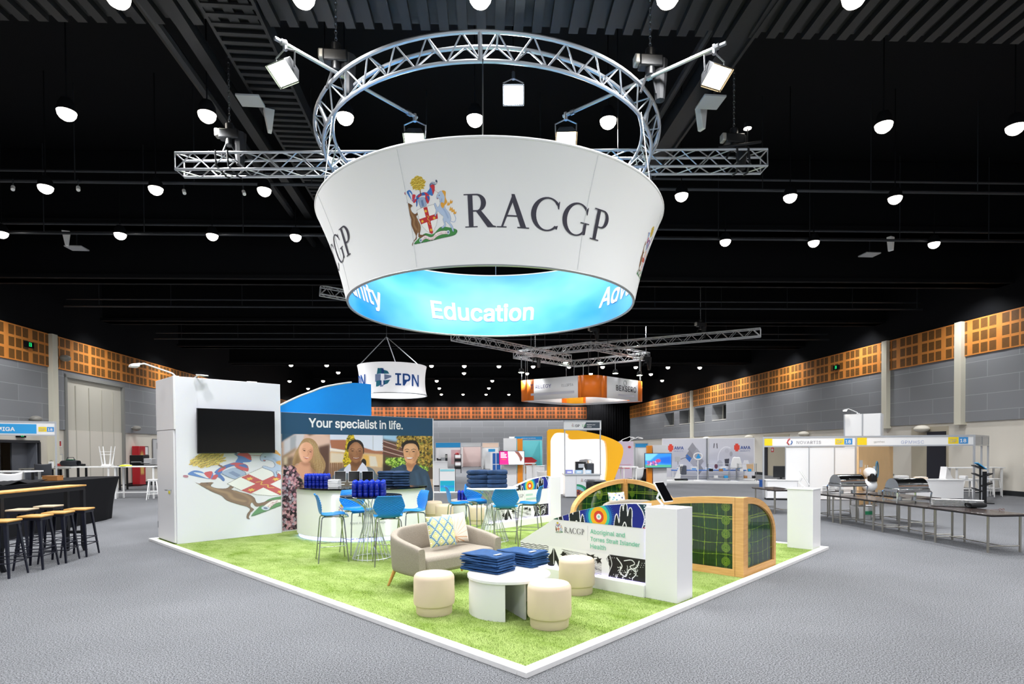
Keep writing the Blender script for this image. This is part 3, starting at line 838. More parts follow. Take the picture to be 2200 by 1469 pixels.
# ---- poster wall
PA, PB = 8.80, 2.16
pw = thing('poster_wall', 'tall poster wall printed with three smiling portraits under a navy headline band', 'display wall', S(PA, PB, 0), TH)
PW = 3.96
MB().bx(0, PW, .004, .1, .03, 2.5).build('wall_panel', LAM, pw)
MB().bx(0, PW - .03, -.002, .006, 2.05, 2.495).build('headline_band', mat('navy_print', '1f4a66', .45), pw)
arch = [(-.02, 2.5)] + [tuple(p) for p in spl([(-.02, 2.62), (.37, 2.82), (.68, 2.95), (1.0, 3.08), (1.55, 3.21), (1.85, 3.235), (2.15, 3.23)], False, 4)] + [(2.15, 2.5)]
MB().prism([(x, .015, z) for x, z in arch], (0, .07, 0)).build('blue_arch_panel', mat('sky_blue_panel', '0a98f8', .45), pw, angle=20)
MB().path([(x, .02, z + .012) for x, z in arch[1:-8]], .022, 6).build('white_arch_edge', GLW, pw)
ob, oz = on_a(663, 921, PA); eb, ez = on_a(865, 921, PA)
letters(pw, text_data('Your specialist in life.', 1, .026, .97), ('w', eb - ob), ((ob - PB, -.006, 2.205), (1, 0, 0), (0, 0, 1)), GLW, 'headline_lettering', 'L')
c = Ink(520, 350, 30, -10, 2175, 1405, 'b79a80')
# backgrounds
c.poly([(30, -10), (760, -10), (760, 600), (30, 600)], 'c9a58e')
c.poly([(30, -10), (260, -10), (60, 110), (30, 130)], '2b5067', soft=2); c.poly([(60, 110), (240, 10), (360, 10), (350, 150), (60, 330)], 'cfccd0', soft=3)
c.poly([(150, 60), (235, 20), (230, 200), (150, 250)], 'a9aaae', soft=2)
c.poly([(360, -10), (560, -10), (700, 60), (700, 160), (420, 240), (330, 110)], 'd9b5a2', soft=3); c.poly([(360, -10), (560, -10), (420, 40)], '6b4f42', soft=3)
c.poly([(540, 190), (704, 150), (704, 640), (560, 640)], '5b3f34', soft=4); c.poly([(40, 320), (240, 190), (230, 240), (45, 370)], 'a08264', soft=3)
c.poly([(40, 360), (200, 320), (190, 460), (40, 480)], '77604e', soft=4); c.poly([(60, 340), (110, 330), (110, 430), (60, 440)], 'cdb99a', soft=3)
c.poly([(704, -10), (1440, -10), (1440, 260), (704, 260)], 'd3d8e6'); c.poly([(704, 92), (960, 96), (960, 250), (720, 210), (704, 120)], 'a8694b', soft=1)
c.poly([(1170, 200), (1320, 245), (1440, 250), (1440, 300), (1170, 270)], 'a56a4c', soft=1); c.poly([(704, 210), (960, 250), (960, 275), (704, 240)], 'efe2d2', soft=1)
c.poly([(704, 245), (960, 280), (1440, 300), (1440, 480), (704, 420)], 'd8b284', soft=2); c.poly([(715, 275), (890, 290), (900, 400), (715, 410)], 'dccbb4', soft=2)
c.poly([(1250, 320), (1340, 325), (1370, 465), (1260, 460)], 'd9cdbf', soft=1); c.poly([(1160, 300), (1240, 310), (1250, 460), (1190, 450)], 'dca94e', soft=3)
for x in range(704, 960, 26): c.poly([(x, 415), (x + 20, 412), (x + 20, 640), (x, 640)], '8a6244')
c.poly([(704, 480), (940, 470), (940, 640), (704, 640)], '7d5a42', al=.6, soft=3)
M = c.poly([(960, 25), (1035, 20), (1045, 100), (985, 470), (905, 470), (888, 380), (915, 250), (935, 90)], 'c2a41c', soft=1); c.dots(M, 260, 10, ['e2c62a', '8f7a12', 'd6b522', '6f640f'])
c.line([(1303, 40), (1303, 230)], 9, 'b9bcc4')
c.poly([(1440, -10), (2175, -10), (2175, 640), (1440, 640)], '57432f')
c.poly([(1440, -10), (1700, -10), (1700, 130), (1440, 80)], '9fc3de', soft=3)
for i in range(6): c.line([(1440, 110 + i * 34), (1720, 205 + i * 30)], 13, '6b3038' if i % 2 else 'b98f8c')
M = c.poly([(1640, 40), (2150, 45), (2150, 480), (1920, 420), (1930, 200), (1700, 150), (1640, 260)], '7c6326', soft=4)
c.dots(M, 700, 13, ['b8923a', '4d4016', 'd2ad55', '2f2a14', '8c8a3c', '9a7a2a'], .85)
M = c.poly([(1490, 350), (1720, 345), (1760, 440), (2060, 470), (2080, 520), (1700, 480), (1560, 500), (1480, 420)], '6f9a2e', soft=2); c.dots(M, 300, 11, ['9cc244', '4c7020', 'c0d86a', '38541a'])
c.poly([(1440, 430), (1580, 450), (1560, 640), (1440, 640)], '2e2219', soft=4)
c.poly([(1900, 1000), (2175, 960), (2175, 1405), (1840, 1405)], '8b8279', soft=3)
c.poly([(700, 620), (1500, 560), (1950, 640), (1950, 1405), (270, 1405), (270, 700)], '6b6058', soft=2)
# fair haired woman in a flowered black dress
c.poly([(300, 130), (340, 85), (400, 68), (470, 90), (530, 160), (560, 260), (620, 360), (645, 450), (600, 560), (470, 620), (430, 500), (260, 420), (190, 490), (165, 470), (230, 330), (255, 220)], 'a5835a', sm=True)
for i in range(16): c.line([(400 + i * 9, 90 + i * 6), (470 + i * 7, 230 + i * 8), (480 + i * 9, 380 + i * 6), (455 + i * 10, 570)], 5, ['c9a873', '8a6840', 'd8bd8c', '77592f'][i % 4], sm=True, al=.75)
for i in range(8): c.line([(330 - i * 3, 110 + i * 8), (262 - i * 4, 250), (215 - i * 4, 400), (180 + i * 6, 480)], 5, ['c9a873', '8a6840', 'b08d58'][i % 3], sm=True, al=.75)
c.poly([(300, 400), (420, 410), (440, 470), (520, 560), (470, 640), (330, 640), (200, 480), (260, 440)], 'd59d7e', sm=True)
c.poly([(272, 240), (300, 165), (360, 128), (420, 140), (465, 190), (470, 270), (455, 340), (420, 390), (370, 412), (320, 392), (285, 330)], 'e0a583', sm=True)
c.poly([(272, 240), (300, 165), (340, 140), (310, 230), (318, 330), (360, 405), (320, 392), (285, 330)], 'efc0a0', sm=True, soft=3, al=.7)
c.poly([(440, 200), (468, 240), (462, 320), (430, 380), (400, 400), (435, 320)], 'b9765a', sm=True, soft=3, al=.7)
for x, y in ((348, 243), (432, 262)): c.ell(x, y, 17, 7, '6b4030', rot=10); c.ell(x, y, 6, 6, '20140f'); c.line([(x - 24, y - 18), (x, y - 27), (x + 22, y - 18)], 5, '8a6040', sm=True)
c.line([(395, 250), (405, 300), (385, 312)], 5, 'b87a5e', sm=True); c.poly([(335, 325), (375, 340), (418, 340), (385, 362), (355, 350)], 'a8403e', sm=True); c.line([(350, 337), (375, 345), (405, 345)], 6, 'f4e6df', sm=True)
M = c.poly([(58, 520), (120, 480), (190, 455), (235, 520), (300, 640), (330, 760), (300, 1405), (50, 1405)], '211b24', sm=True)
c.dots(M, 520, 17, ['c58c98', '8d5f6a', 'a9a3b0', '5b4150', 'd9aab0', '15121a'], .85)
c.poly([(300, 385), (360, 415), (430, 395), (440, 440), (370, 460), (310, 430)], '9a5f44', sm=True, soft=4, al=.6)
c.poly([(440, 420), (470, 430), (520, 560), (470, 600), (440, 520)], '6b4a2c', sm=True, soft=5, al=.7); c.poly([(255, 300), (280, 380), (250, 430), (200, 470), (230, 360)], '6b4a2c', sm=True, soft=5, al=.6)
c.poly([(395, 240), (420, 250), (425, 300), (405, 320)], 'c58a68', sm=True, soft=3, al=.6); c.poly([(300, 300), (340, 300), (345, 330), (310, 340)], 'f0b69a', sm=True, soft=4, al=.6)
# young woman in a pale collared shirt
c.ell(1172, 420, 40, 62, '1a1412'); c.poly([(945, 230), (955, 140), (1010, 98), (1075, 92), (1140, 118), (1175, 190), (1170, 290), (1100, 200), (1000, 200)], '241a17', sm=True)
c.poly([(960, 280), (975, 190), (1040, 130), (1100, 135), (1155, 200), (1165, 280), (1140, 360), (1110, 400), (1060, 415), (1010, 395), (980, 350)], '9c6a48', sm=True)
c.poly([(1010, 200), (1060, 150), (1110, 165), (1120, 230), (1060, 240), (1020, 235)], 'b98460', sm=True, soft=3, al=.7); c.poly([(970, 300), (1000, 280), (1030, 330), (1020, 390), (985, 360)], '7d4f34', sm=True, soft=3, al=.6)
for x in (1018, 1118): c.ell(x, 248, 19, 6, '2a1812'); c.line([(x - 28, 228), (x, 216), (x + 26, 226)], 6, '3a241a', sm=True)
c.line([(1070, 250), (1085, 300), (1060, 306)], 6, '7d4f34', sm=True); c.poly([(1015, 335), (1070, 345), (1125, 332), (1100, 360), (1045, 362)], '7a3a38', sm=True); c.line([(1030, 343), (1070, 350), (1110, 341)], 6, 'f0e2da', sm=True)
c.poly([(1005, 390), (1065, 415), (1130, 385), (1145, 440), (1110, 540), (1020, 545), (985, 450)], '85583a', sm=True)
c.poly([(1015, 395), (1065, 420), (1125, 390), (1130, 440), (1070, 470), (1010, 440)], '55321f', sm=True, soft=4, al=.65)
c.poly([(1110, 260), (1160, 270), (1140, 350), (1100, 390), (1090, 350)], '7a4c32', sm=True, soft=4, al=.6)
c.poly([(780, 560), (850, 500), (930, 480), (1000, 540), (1130, 540), (1200, 470), (1300, 500), (1350, 580), (1350, 640), (780, 640)], '5b6470', sm=True)
c.poly([(905, 500), (975, 430), (995, 470), (985, 548), (915, 548)], 'd6d5e6', sm=True); c.poly([(1080, 530), (1140, 430), (1165, 415), (1222, 490), (1222, 548), (1100, 548)], 'd6d5e6', sm=True)
# dark haired man in a navy shirt
c.poly([(1715, 240), (1705, 170), (1745, 115), (1830, 98), (1905, 115), (1945, 180), (1935, 270), (1905, 190), (1760, 170), (1730, 260)], '1f1712', sm=True)
c.ell(1935, 290, 16, 42, 'd29a72'); c.poly([(1730, 300), (1725, 220), (1760, 160), (1840, 145), (1900, 165), (1935, 240), (1925, 330), (1895, 400), (1845, 430), (1790, 420), (1750, 380)], 'd9a077', sm=True)
c.poly([(1760, 180), (1830, 155), (1880, 175), (1880, 230), (1800, 240), (1760, 230)], 'e9b990', sm=True, soft=3, al=.7); c.poly([(1890, 260), (1925, 250), (1915, 350), (1880, 400), (1860, 380)], 'b07a54', sm=True, soft=3, al=.7)
for x in (1775, 1868): c.ell(x, 258, 20, 6, '2a1a14'); c.line([(x - 30, 235), (x, 222), (x + 28, 232)], 7, '2a1a12', sm=True)
c.line([(1815, 260), (1808, 305), (1835, 312)], 5, 'b57c56', sm=True); c.poly([(1755, 335), (1805, 340), (1865, 338), (1835, 366), (1790, 366)], 'a0524a', sm=True); c.poly([(1768, 341), (1855, 343), (1830, 356), (1790, 356)], 'f7efe8', sm=True)
c.poly([(1770, 410), (1850, 432), (1895, 405), (1900, 470), (1830, 535), (1760, 490)], 'c98e66', sm=True)
c.poly([(1775, 415), (1850, 436), (1890, 410), (1895, 455), (1830, 490), (1765, 460)], '8a5638', sm=True, soft=4, al=.6)
sh = [(1540, 520), (1640, 470), (1735, 432), (1760, 490), (1830, 540), (1895, 440), (1990, 490), (2060, 540), (2110, 700), (2140, 900), (2060, 1010), (1930, 1090), (1930, 1180), (1700, 1180), (1480, 700)]
c.poly(sh, '33495f', sm=True); c.poly([(1760, 440), (1775, 495), (1740, 520), (1700, 460)], '2a3d50'); c.poly([(1900, 425), (1945, 500), (1840, 535), (1880, 480)], '2a3d50')
c.line([(1830, 540), (1810, 800), (1800, 1150)], 5, '24364a', sm=True)
for p in ([(1950, 560), (1990, 700), (2010, 850)], [(2060, 600), (2080, 800), (2000, 960)], [(1960, 1000), (2060, 960), (2120, 900)]): c.line(p, 14, '27394c', sm=True, soft=2)
for p in ([(1900, 560), (1930, 700), (1920, 900)], [(2020, 600), (2050, 760)]): c.line(p, 16, '425d78', sm=True, soft=3)
c.poly([(1850, 1090), (1990, 1070), (2030, 1405), (1850, 1405)], '2a2019', sm=True); c.poly([(1930, 1160), (1990, 1150), (2020, 1290), (1940, 1300)], '8a6a40', soft=2)
pm = Matrix.Translation(S(PA, PB, 0)) @ Matrix.Rotation(TH, 4, 'Z')
c.mesh('portrait_print', crop_on_plane(600, 930, 340 / 2200, S(PA - .001, 0), UV3, pm.inverted()), INK, pw,
       keep=lambda P: (P[:, 0] > .0) & (P[:, 0] < PW - .03) & (P[:, 2] > .05) & (P[:, 2] < 2.06))

# ---- curved reception counter
KA, KB, KR, KH = 7.5, 3.4, 1.40, .97
ct = thing('reception_counter', 'white curved reception counter with black top and blue underglow below the poster wall', 'counter', S(KA, KB, 0), TH)
a0, a1 = math.radians(150), math.radians(287)
def sector(mb, r0, r1, z0, z1, q0=a0, q1=a1, n=48):
    A = [q0 + (q1 - q0) * i / n for i in range(n + 1)]
    vs = [(r * math.cos(a), r * math.sin(a), z) for a in A for r, z in ((r1, z0), (r1, z1), (r0, z1), (r0, z0))]
    fs = [(4 * i + j, 4 * i + (j + 1) % 4, 4 * i + 4 + (j + 1) % 4, 4 * i + 4 + j) for i in range(n) for j in range(4)]
    return mb.add(vs, fs + [(0, 3, 2, 1), (4 * n, 4 * n + 1, 4 * n + 2, 4 * n + 3)])
sector(MB(), .8, KR, .1, KH).build('body', LAM, ct)
sector(MB(), .72, KR + .05, KH, KH + .035).build('counter_top', GLBK, ct, bevel=.004)
GLOW = mat('blue_led', '7d86ff', .4, emit=7)
sector(MB(), .9, KR - .05, .03, .1).build('plinth', LAM, ct)
sector(MB(), KR - .05, KR - .035, .035, .1).build('base_light_strip', GLOW, ct)
def kpix(px, py):                                   # counter angle for a photo column
    p = ray(px, py); cx, cy = S(KA, KB).x, S(KA, KB).y
    A, Bq, Cq = p[0] ** 2 + p[1] ** 2, -2 * (p[0] * cx + p[1] * cy), cx * cx + cy * cy - KR ** 2
    t = (-Bq - math.sqrt(max(0, Bq * Bq - 4 * A * Cq))) / (2 * A)
    v = Vector((p[0] * t - cx, p[1] * t - cy)); return math.atan2(v.y, v.x) - TH, EYE + p[2] * t
qa, _ = kpix(716, 1100); qb, _ = kpix(833, 1100)
if qa < 0: qa += 2 * PI
if qb < 0: qb += 2 * PI
WGL = mat('white_led', 'dfe3ff', .4, emit=5)
sector(MB(), KR, KR + .012, .14, .87, qa - .012, qa + .012, 2).build('panel_light_strip', WGL, ct)
sector(MB(), KR, KR + .012, .85, .87, qa, qb, 24).build('panel_light_strip', WGL, ct)
sector(MB(), KR, KR + .012, .14, .87, qb - .012, qb + .012, 2).build('panel_light_strip', WGL, ct)
def kfn(q0, z0, off=.006): return lambda x, y: Vector(((KR + off) * math.cos(q0 + x / KR), (KR + off) * math.sin(q0 + x / KR), z0 + y))
DK = mat('charcoal_ink', '3a3a44', .5)
letters(ct, serif('RACGP'), ('w', .78), kfn(qa + .19 + .42, .50), DK, 'lettering', 'C', 10)
letters(ct, text_data('Royal Australian College of', 1, .0), ('w', .7), kfn(qa + .08 + .4, .36), mat('grey_ink', 'a5a7ad', .5), 'small_lettering', 'C', 8)
cr = crest(90, 112)
fk = kfn(qa + .07, .47, .005)
cr.mesh('coat_of_arms_print', lambda X, Y: np.array([fk((x - 870) / 505 * .2, (1055 - y) / 630 * .26) for x, y in zip(X, Y)]), INK, ct)
# ================================================================== things on and around the stand
TZ = .03
# ---- bottles
BOT = mat('cobalt_bottle', '0a2496', .2, spec=.6, trans=.1)
CAPM = mat('cobalt_cap', '2446dc', .35)
def make_bottle():
    t = thing('water_bottle', 'x', 'bottle')
    MB().lathe([(0, 0), (.034, 0), (.037, .008), (.037, .05), (.033, .056), (.033, .062), (.037, .068), (.037, .086), (.034, .091), (.034, .097), (.037, .102), (.037, .16), (.03, .183), (.026, .19), (0, .19)], 18).build('bottle_body', BOT, t)
    MB().lathe([(.029, .188), (.031, .192), (.031, .222), (.026, .228), (.014, .23), (.013, .243), (0, .244)], 18).build('cap', CAPM, t)
    return t
BT = make_bottle()
def bottles(p0, ex, ey, nx, ny, z, where, grp, keep=lambda i, j: True):
    for j in range(ny):
        for i in range(nx):
            if not keep(i, j): continue
            p = p0 + ex * i + ey * j
            dup(BT, (p.x, p.y, z), rnd.uniform(-.3, .3), '%s blue bottle from the left, %s row, %s' % (NTH[i], ('front', 'second', 'third', 'back')[j], where), grp)
CTZ = .97 + .035
def along(px0, px1, py, z, n):
    a, b_ = G(px0, py, z), G(px1, py, z); d = (b_ - a) / (n - 1); d.z = 0; return a, d
p, d = along(655, 705, 1044, CTZ, 6); e = Vector((-d.y, d.x, 0)).normalized() * .082
bottles(p + e * .6, d.normalized() * .08, e, 6, 3, CTZ, 'in the cluster on the reception counter', 'bottles on the reception counter')
# paper stack and tablets on the counter
t = thing('leaflet_stack', 'stack of white leaflets beside the bottles on the reception counter', 'paper', G(719, 1046, CTZ), TH - .9)
for k in range(4):
    MB().box((rnd.uniform(-.004, .004), rnd.uniform(-.004, .004), .018 + .036 * k), (.2, .15, .034), rnd.uniform(-.05, .05)).build('bundle', WHT, t, bevel=.003)
def make_tablet():
    t = thing('tablet_stand', 'x', 'tablet')
    MB().bx(-.07, .07, -.05, .07, 0, .012).build('base', GLW, t, bevel=.004)
    MB().path([(0, .04, .01), (0, .12, .09), (0, .085, .16)], .014).build('arm', GLW, t)
    h = MB(); sc = MB()
    tl = math.radians(58)
    cx, cz = math.cos(tl), math.sin(tl)
    def slab(mb, w, l0, l1, n0, n1):       # tilted slab: l along its height, n out of its face
        mb.add([(x, -.02 + l * cx - n * cz, .05 + l * cz + n * cx) for x in (-w / 2, w / 2) for l in (l0, l1) for n in (n0, n1)],
               [(0, 1, 3, 2), (4, 6, 7, 5), (0, 4, 5, 1), (2, 3, 7, 6), (0, 2, 6, 4), (1, 5, 7, 3)])
        return mb
    cs_ = slab(h, .18, 0, .25, .0, .018).build('case', GLW, t, bevel=.004)
    slab(sc, .172, .007, .243, .018, .02).build('screen', GLBK, cs_)
    return t
TB = make_tablet()
for i, (px, lab) in enumerate(((731, 'left of three dark tablets on the reception counter, beside the leaflets'), (761, 'middle of three dark tablets on the reception counter'), (790, 'right of three dark tablets on the reception counter, beside the folded bags'))):
    q = G(px, 1041, CTZ); o = dup(TB, (q.x, q.y, CTZ), TH - .55, lab, 'tablets on the reception counter')
    o.scale = (1.25, 1.0, 1.0)
dup(TB, S(.36, 2.72, 1.05), TH - .05, 'dark tablet on top of the front lettered sign pedestal', 'tablets on pedestals').scale = (1.0, 1.0, 1.0)
dup(TB, S(.3, 7.34, 1.02), TH + .35, 'dark slim tablet on the plain white pedestal at the right corner', 'tablets on pedestals').scale = (1.0, 1.0, 1.05)
kill(TB)
# ---- folded bags
BAGM = mat('denim_blue_cloth', '1b4c82', .85, noise=(24, .72), bump=(60, .5))
NAVY = mat('navy_cloth', '17375c', .85, noise=(18, .7), bump=(50, .4))
def bag_mesh(seed, m, w=.40, l=.34, h=.042):
    r = random.Random(seed); ph = [r.uniform(0, 6) for _ in range(6)]
    def top(x, y): return .006 * math.sin(7 * x + ph[0]) * math.cos(6 * y + ph[1]) + .004 * math.sin(19 * x + ph[2] + 11 * y)
    mb = MB(); nx, ny, nz = 14, 12, 4
    def fn(u, v):
        # a closed belt round the long axis: v runs round the soft rounded section
        a = 2 * PI * v; ex = .32
        cy, sz = math.cos(a), math.sin(a)
        yy = math.copysign(abs(cy) ** ex, cy) * l / 2; zz = math.copysign(abs(sz) ** ex, sz) * h / 2
        xx = (u - .5) * w * (1 + .02 * math.sin(9 * yy + ph[3]))
        e = min(1, min(u, 1 - u) * 14) ** .5
        return (xx, yy * (.985 + .015 * e) + .006 * math.sin(8 * xx + ph[4]), h / 2 + zz * (.55 + .45 * e) + (top(xx, yy) if sz > 0 else 0))
    mb.grid(fn, 16, 32)
    nu = 17; a = [j * nu for j in range(32)]; mb.f.append(tuple(reversed(a))); mb.f.append(tuple(j * nu + 16 for j in range(32)))
    return mb
def bag_stack(loc, rz, n, where, grp, m, label_tag=True, w=.40, l=.34, h=.042):
    for k in range(n):
        pos = NTH[n - 1 - k] + ' folded blue bag from the top, ' + where
        t = bag_mesh(k + int(abs(loc[0] * 100)), m, w, l, h).build('folded_bag', m, None, angle=60)
        t.location = (loc[0] + rnd.uniform(-.008, .008), loc[1] + rnd.uniform(-.008, .008), loc[2] + k * h * .96); t.rotation_euler = (0, 0, rz + rnd.uniform(-.05, .05))
        tag(t, pos, 'bag', grp)
        fold = MB().path([(-w / 2 + .004, -l / 2 - .001, h * .5), (w / 2 - .004, -l / 2 - .001, h * .52)], .004, 5).build('folded_hem', m, t)
        if k == n - 1 and label_tag:
            MB().bx(w / 2 - .09, w / 2 - .05, -l / 2 + .05, -l / 2 + .15, h + .006, h + .009).build('woven_label', mat('pale_label', 'c9d7ef', .6), t)
CFZ = .425
q = G(1052, 1226, CFZ); bag_stack((q.x - .02, q.y + .05, CFZ), TH - PI / 2 + .12, 7, 'left stack on the coffee table', 'bags in the left coffee table stack', BAGM, w=.50, l=.31, h=.027)
q = G(1128, 1212, CFZ); bag_stack((q.x - .02, q.y + .04, CFZ), TH - PI / 2 + .05, 6, 'right stack on the coffee table', 'bags in the right coffee table stack', BAGM, w=.50, l=.30, h=.027)
q = G(828, 1045, CTZ); bag_stack((q.x, q.y + .12, CTZ), .1, 6, 'left stack on the reception counter', 'bags in the left counter stack', NAVY, False, w=.31, l=.36, h=.05)
q = G(863, 1045, CTZ); bag_stack((q.x - .02, q.y + .1, CTZ), .12, 6, 'right stack on the reception counter', 'bags in the right counter stack', NAVY, False, w=.31, l=.36, h=.05)

# ---- bar stools
STB = mat('sky_blue_shell', '0b80d0', .32, spec=.5)
LEGM = mat('stool_chrome', 'a6a9a8', .22, .9)
def make_bar_stool():
    t = thing('bar_stool', 'x', 'stool')
    prof = spl([(.215, .668), (.19, .69), (.1, .698), (-.03, .686), (-.13, .69), (-.18, .72), (-.2, .79), (-.212, .88), (-.235, .965), (-.262, 1.015)], False, 8)
    wid = np.interp(np.linspace(0, 1, len(prof)), [0, .08, .3, .48, .57, .745, .76, 1], [.36, .40, .42, .37, .31, .455, .455, .33])
    n = len(prof) - 1
    def fn(u, v):
        k = v * n; i = min(int(k), n - 1); f = k - i
        y, z = prof[i] * (1 - f) + prof[i + 1] * f
        w = wid[i] * (1 - f) + wid[i + 1] * f
        s = u * 2 - 1
        back = min(1, max(0, (v - .5) * 6)); seat = 1 - back
        # quilted diamonds pressed into the back
        a, c_ = u * 14 * PI, v * 46 * PI
        q = .006 * back * (abs(math.sin((a + c_) / 2)) + abs(math.sin((a - c_) / 2)) - 1)
        dish = .022 * s * s
        return (s * w / 2, y + back * (dish * 1.2 + q), z + seat * dish * (1 if v > .1 else v * 10))
    MB().grid(fn, 56, 96).build('seat_shell', STB, t, solid=.008, angle=70)
    for sx in (-1, 1):
        for sy in (-1, 1):
            pts = [(sx * .07, sy * .1 - .01, .672), (sx * .14, sy * .14 - .01, .672), (sx * .158, sy * .152 - .01, .66), (sx * .168, sy * .16 - .01, .63), (sx * .215, sy * .215 - .01, .0)]
            MB().path(pts, .0095, 8).build('leg', LEGM, t)
    for sx in (-1, 1):
        MB().tube((sx * .2, -.2, .24), (sx * .2, .19, .24), .006).build('side_rail', LEGM, t)
    MB().tube((-.2, .185, .255), (.2, .185, .255), .006).build('foot_rail', LEGM, t)
    MB().bx(-.1, .1, -.11, .1, .664, .68).build('under_plate', LEGM, t)
    return t
ST = make_bar_stool()
def face(a, b_): return math.atan2(b_[1] - a[1], b_[0] - a[0]) - PI / 2
def stools(c, items, grp):
    for px, py, lab, turn in items:
        p = G(px, py, .69 + TZ)
        dup(ST, (p.x, p.y, TZ), face(p, c) + turn, lab, grp)
T1 = G(800, 1061, 1.0); T2 = G(1056, 1047, 1.0)
T1 = Vector((-2.18, 8.95, 0)); T2 = Vector((-.36, 10.55, 0))
stools(T1, ((714, 1106, 'blue bar stool left of the near bar table, before the counter', .15), (768, 1096, 'blue bar stool behind the near bar table, against the reception counter', .1),
            (834, 1110, 'blue bar stool with its quilted back towards us at the near bar table', -.38), (884, 1098, 'blue bar stool right of the near bar table, beside the sofa arm', 0)), 'blue bar stools at the near bar table')
stools(T2, ((986, 1082, 'blue bar stool left of the far bar table, in front of the small bottles', .15), (1030, 1077, 'blue bar stool behind the far bar table, half hidden by its wire base', .1),
            (1086, 1090, 'blue bar stool with its quilted back towards us at the far bar table', -.3), (1136, 1082, 'blue bar stool right of the far bar table, before the rear lettered sign', 0)), 'blue bar stools at the far bar table')
kill(ST)
# ---- wire bar tables
WIRE = mat('white_wire', 'dfe3e6', .3, .6)
def wire_table(c, lab, top_m):
    t = thing('bar_table', lab, 'table', (c.x, c.y, TZ), TH)
    MB().lathe([(0, .955), (.455, .955), (.47, .962), (.47, .972), (.46, .978), (0, .978)], 48).build('table_top', top_m, t)
    MB().lathe([(.3, .94), (.46, .952), (.465, .958)], 48).build('top_rim', WIRE, t)
    for k in range(22):
        a = 2 * PI * k / 22; tw = .5
        pts = spl([(.40, .945, 0), (.26, .9, .1), (.125, .8, .3), (.1, .7, .45), (.15, .42, .7), (.29, .0, 1.0)], False, 4)
        MB().path([(r * math.cos(a + tw * q), r * math.sin(a + tw * q), z) for r, z, q in pts], .0055, 5).build('wire', WIRE, t)
    MB().path([(.1 * math.cos(2 * PI * k / 24), .1 * math.sin(2 * PI * k / 24), .72) for k in range(24)], .006, 6, True).path([(.285 * math.cos(2 * PI * k / 32), .285 * math.sin(2 * PI * k / 32), .02) for k in range(32)], .006, 6, True).build('wire_ring', WIRE, t)
    return t
wire_table(T1, 'near round bar table with black top on a flared white wire base', GLBK)
wire_table(T2, 'far round bar table on wire base holding two stacks of navy bags', mat('pale_table_top', 'd9dde2', .3))
p = G(763, 1064, 1.01); d = (G(858, 1064, 1.01) - p).normalized() * .083; e = Vector((-d.y, d.x, 0))
bottles(Vector((T1.x - .19, T1.y - .26, 0)), Vector((.083, .01, 0)), Vector((-.01, .085, 0)), 6, 3, 1.008, 'in the cluster on the near bar table', 'bottles on the near bar table', lambda i, j: i < 6)
for i, (px, wh) in enumerate(((1030, 'left'), (1073, 'right'))):
    q = G(px, 1048, 1.01); bag_stack((q.x - .04, q.y + .2, 1.008), .25 - .2 * i, 4, '%s navy stack on the far bar table' % wh, 'bags in the %s stack on the far bar table' % wh, NAVY, False, w=.36, l=.38, h=.082)
# ---- sofas
SOF = mat('oatmeal_weave', 'a69d90', .9, noise=(90, .82), bump=(140, .5), spec=.2)
OAK = mat('oak_leg', 'd29a55', .5)
def make_sofa(lab, loc, rz):
    t = thing('sofa', lab, 'sofa', loc, rz)
    W2, D2 = .60, .35                       # half width, half depth; front is -y
    path = [(-W2, -D2)] + [(-W2 - .015, -D2 + .2)] + [(-W2, .1), (-W2 + .05, D2 - .1), (-W2 + .22, D2), (0, D2 + .02), (W2 - .22, D2), (W2 - .05, D2 - .1), (W2, .1), (W2 + .015, -D2 + .2), (W2, -D2)]
    P = spl(path, False, 7); n = len(P) - 1
    s = np.concatenate([[0], np.cumsum(np.hypot(*np.diff(P, axis=0).T))]); s /= s[-1]
    hgt = np.interp(s, [0, .05, .2, .34, .5, .66, .8, .95, 1], [.53, .56, .62, .7, .72, .7, .62, .56, .53])
    def fn(u, v):
        k = u * n; i = min(int(k), n - 1); f = k - i
        p = P[i] * (1 - f) + P[i + 1] * f; h = hgt[i] * (1 - f) + hgt[i + 1] * f
        tv = P[i + 1] - P[i]; tv = tv / np.hypot(*tv); nr = np.array([-tv[1], tv[0]])       # outward is to the left of travel
        a = v * 2 * PI
        cx, cz = math.cos(a), math.sin(a); ex = .45
        ox = math.copysign(abs(cx) ** ex, cx) * .05; zz = .5 + .5 * math.copysign(abs(cz) ** .3, cz)
        z = .2 + (h - .2) * zz
        lean = .05 * (z - .2)
        q = p + nr * (ox + lean)
        return (q[0], q[1], z)
    mb = MB().grid(fn, n, 28)
    w_ = n + 1
    mb.f.append(tuple(j * w_ for j in range(28))); mb.f.append(tuple(j * w_ + n for j in reversed(range(28))))
    mb.build('back_and_arms', SOF, t, angle=60)
    MB().bx(-W2 + .04, W2 - .04, -D2 + .0, D2 - .03, .215, .415).build('seat_cushion', SOF, t, bevel=.045)
    for sx in (-1, 1):
        for sy in (-1, 1):
            MB().tube((sx * (W2 - .06), sy * (D2 - .06), .2), (sx * (W2 + .0), sy * (D2 + .0), 0), .024, .014).build('leg', OAK, t)
    return t
sofa = make_sofa('oatmeal sofa with oak legs and two cushions before the near bar table', S(2.8, 1.52, TZ), TH)
sofa2 = make_sofa('oatmeal sofa mostly hidden behind the front lettered sign', S(2.72, 6.0, TZ), TH - .45)
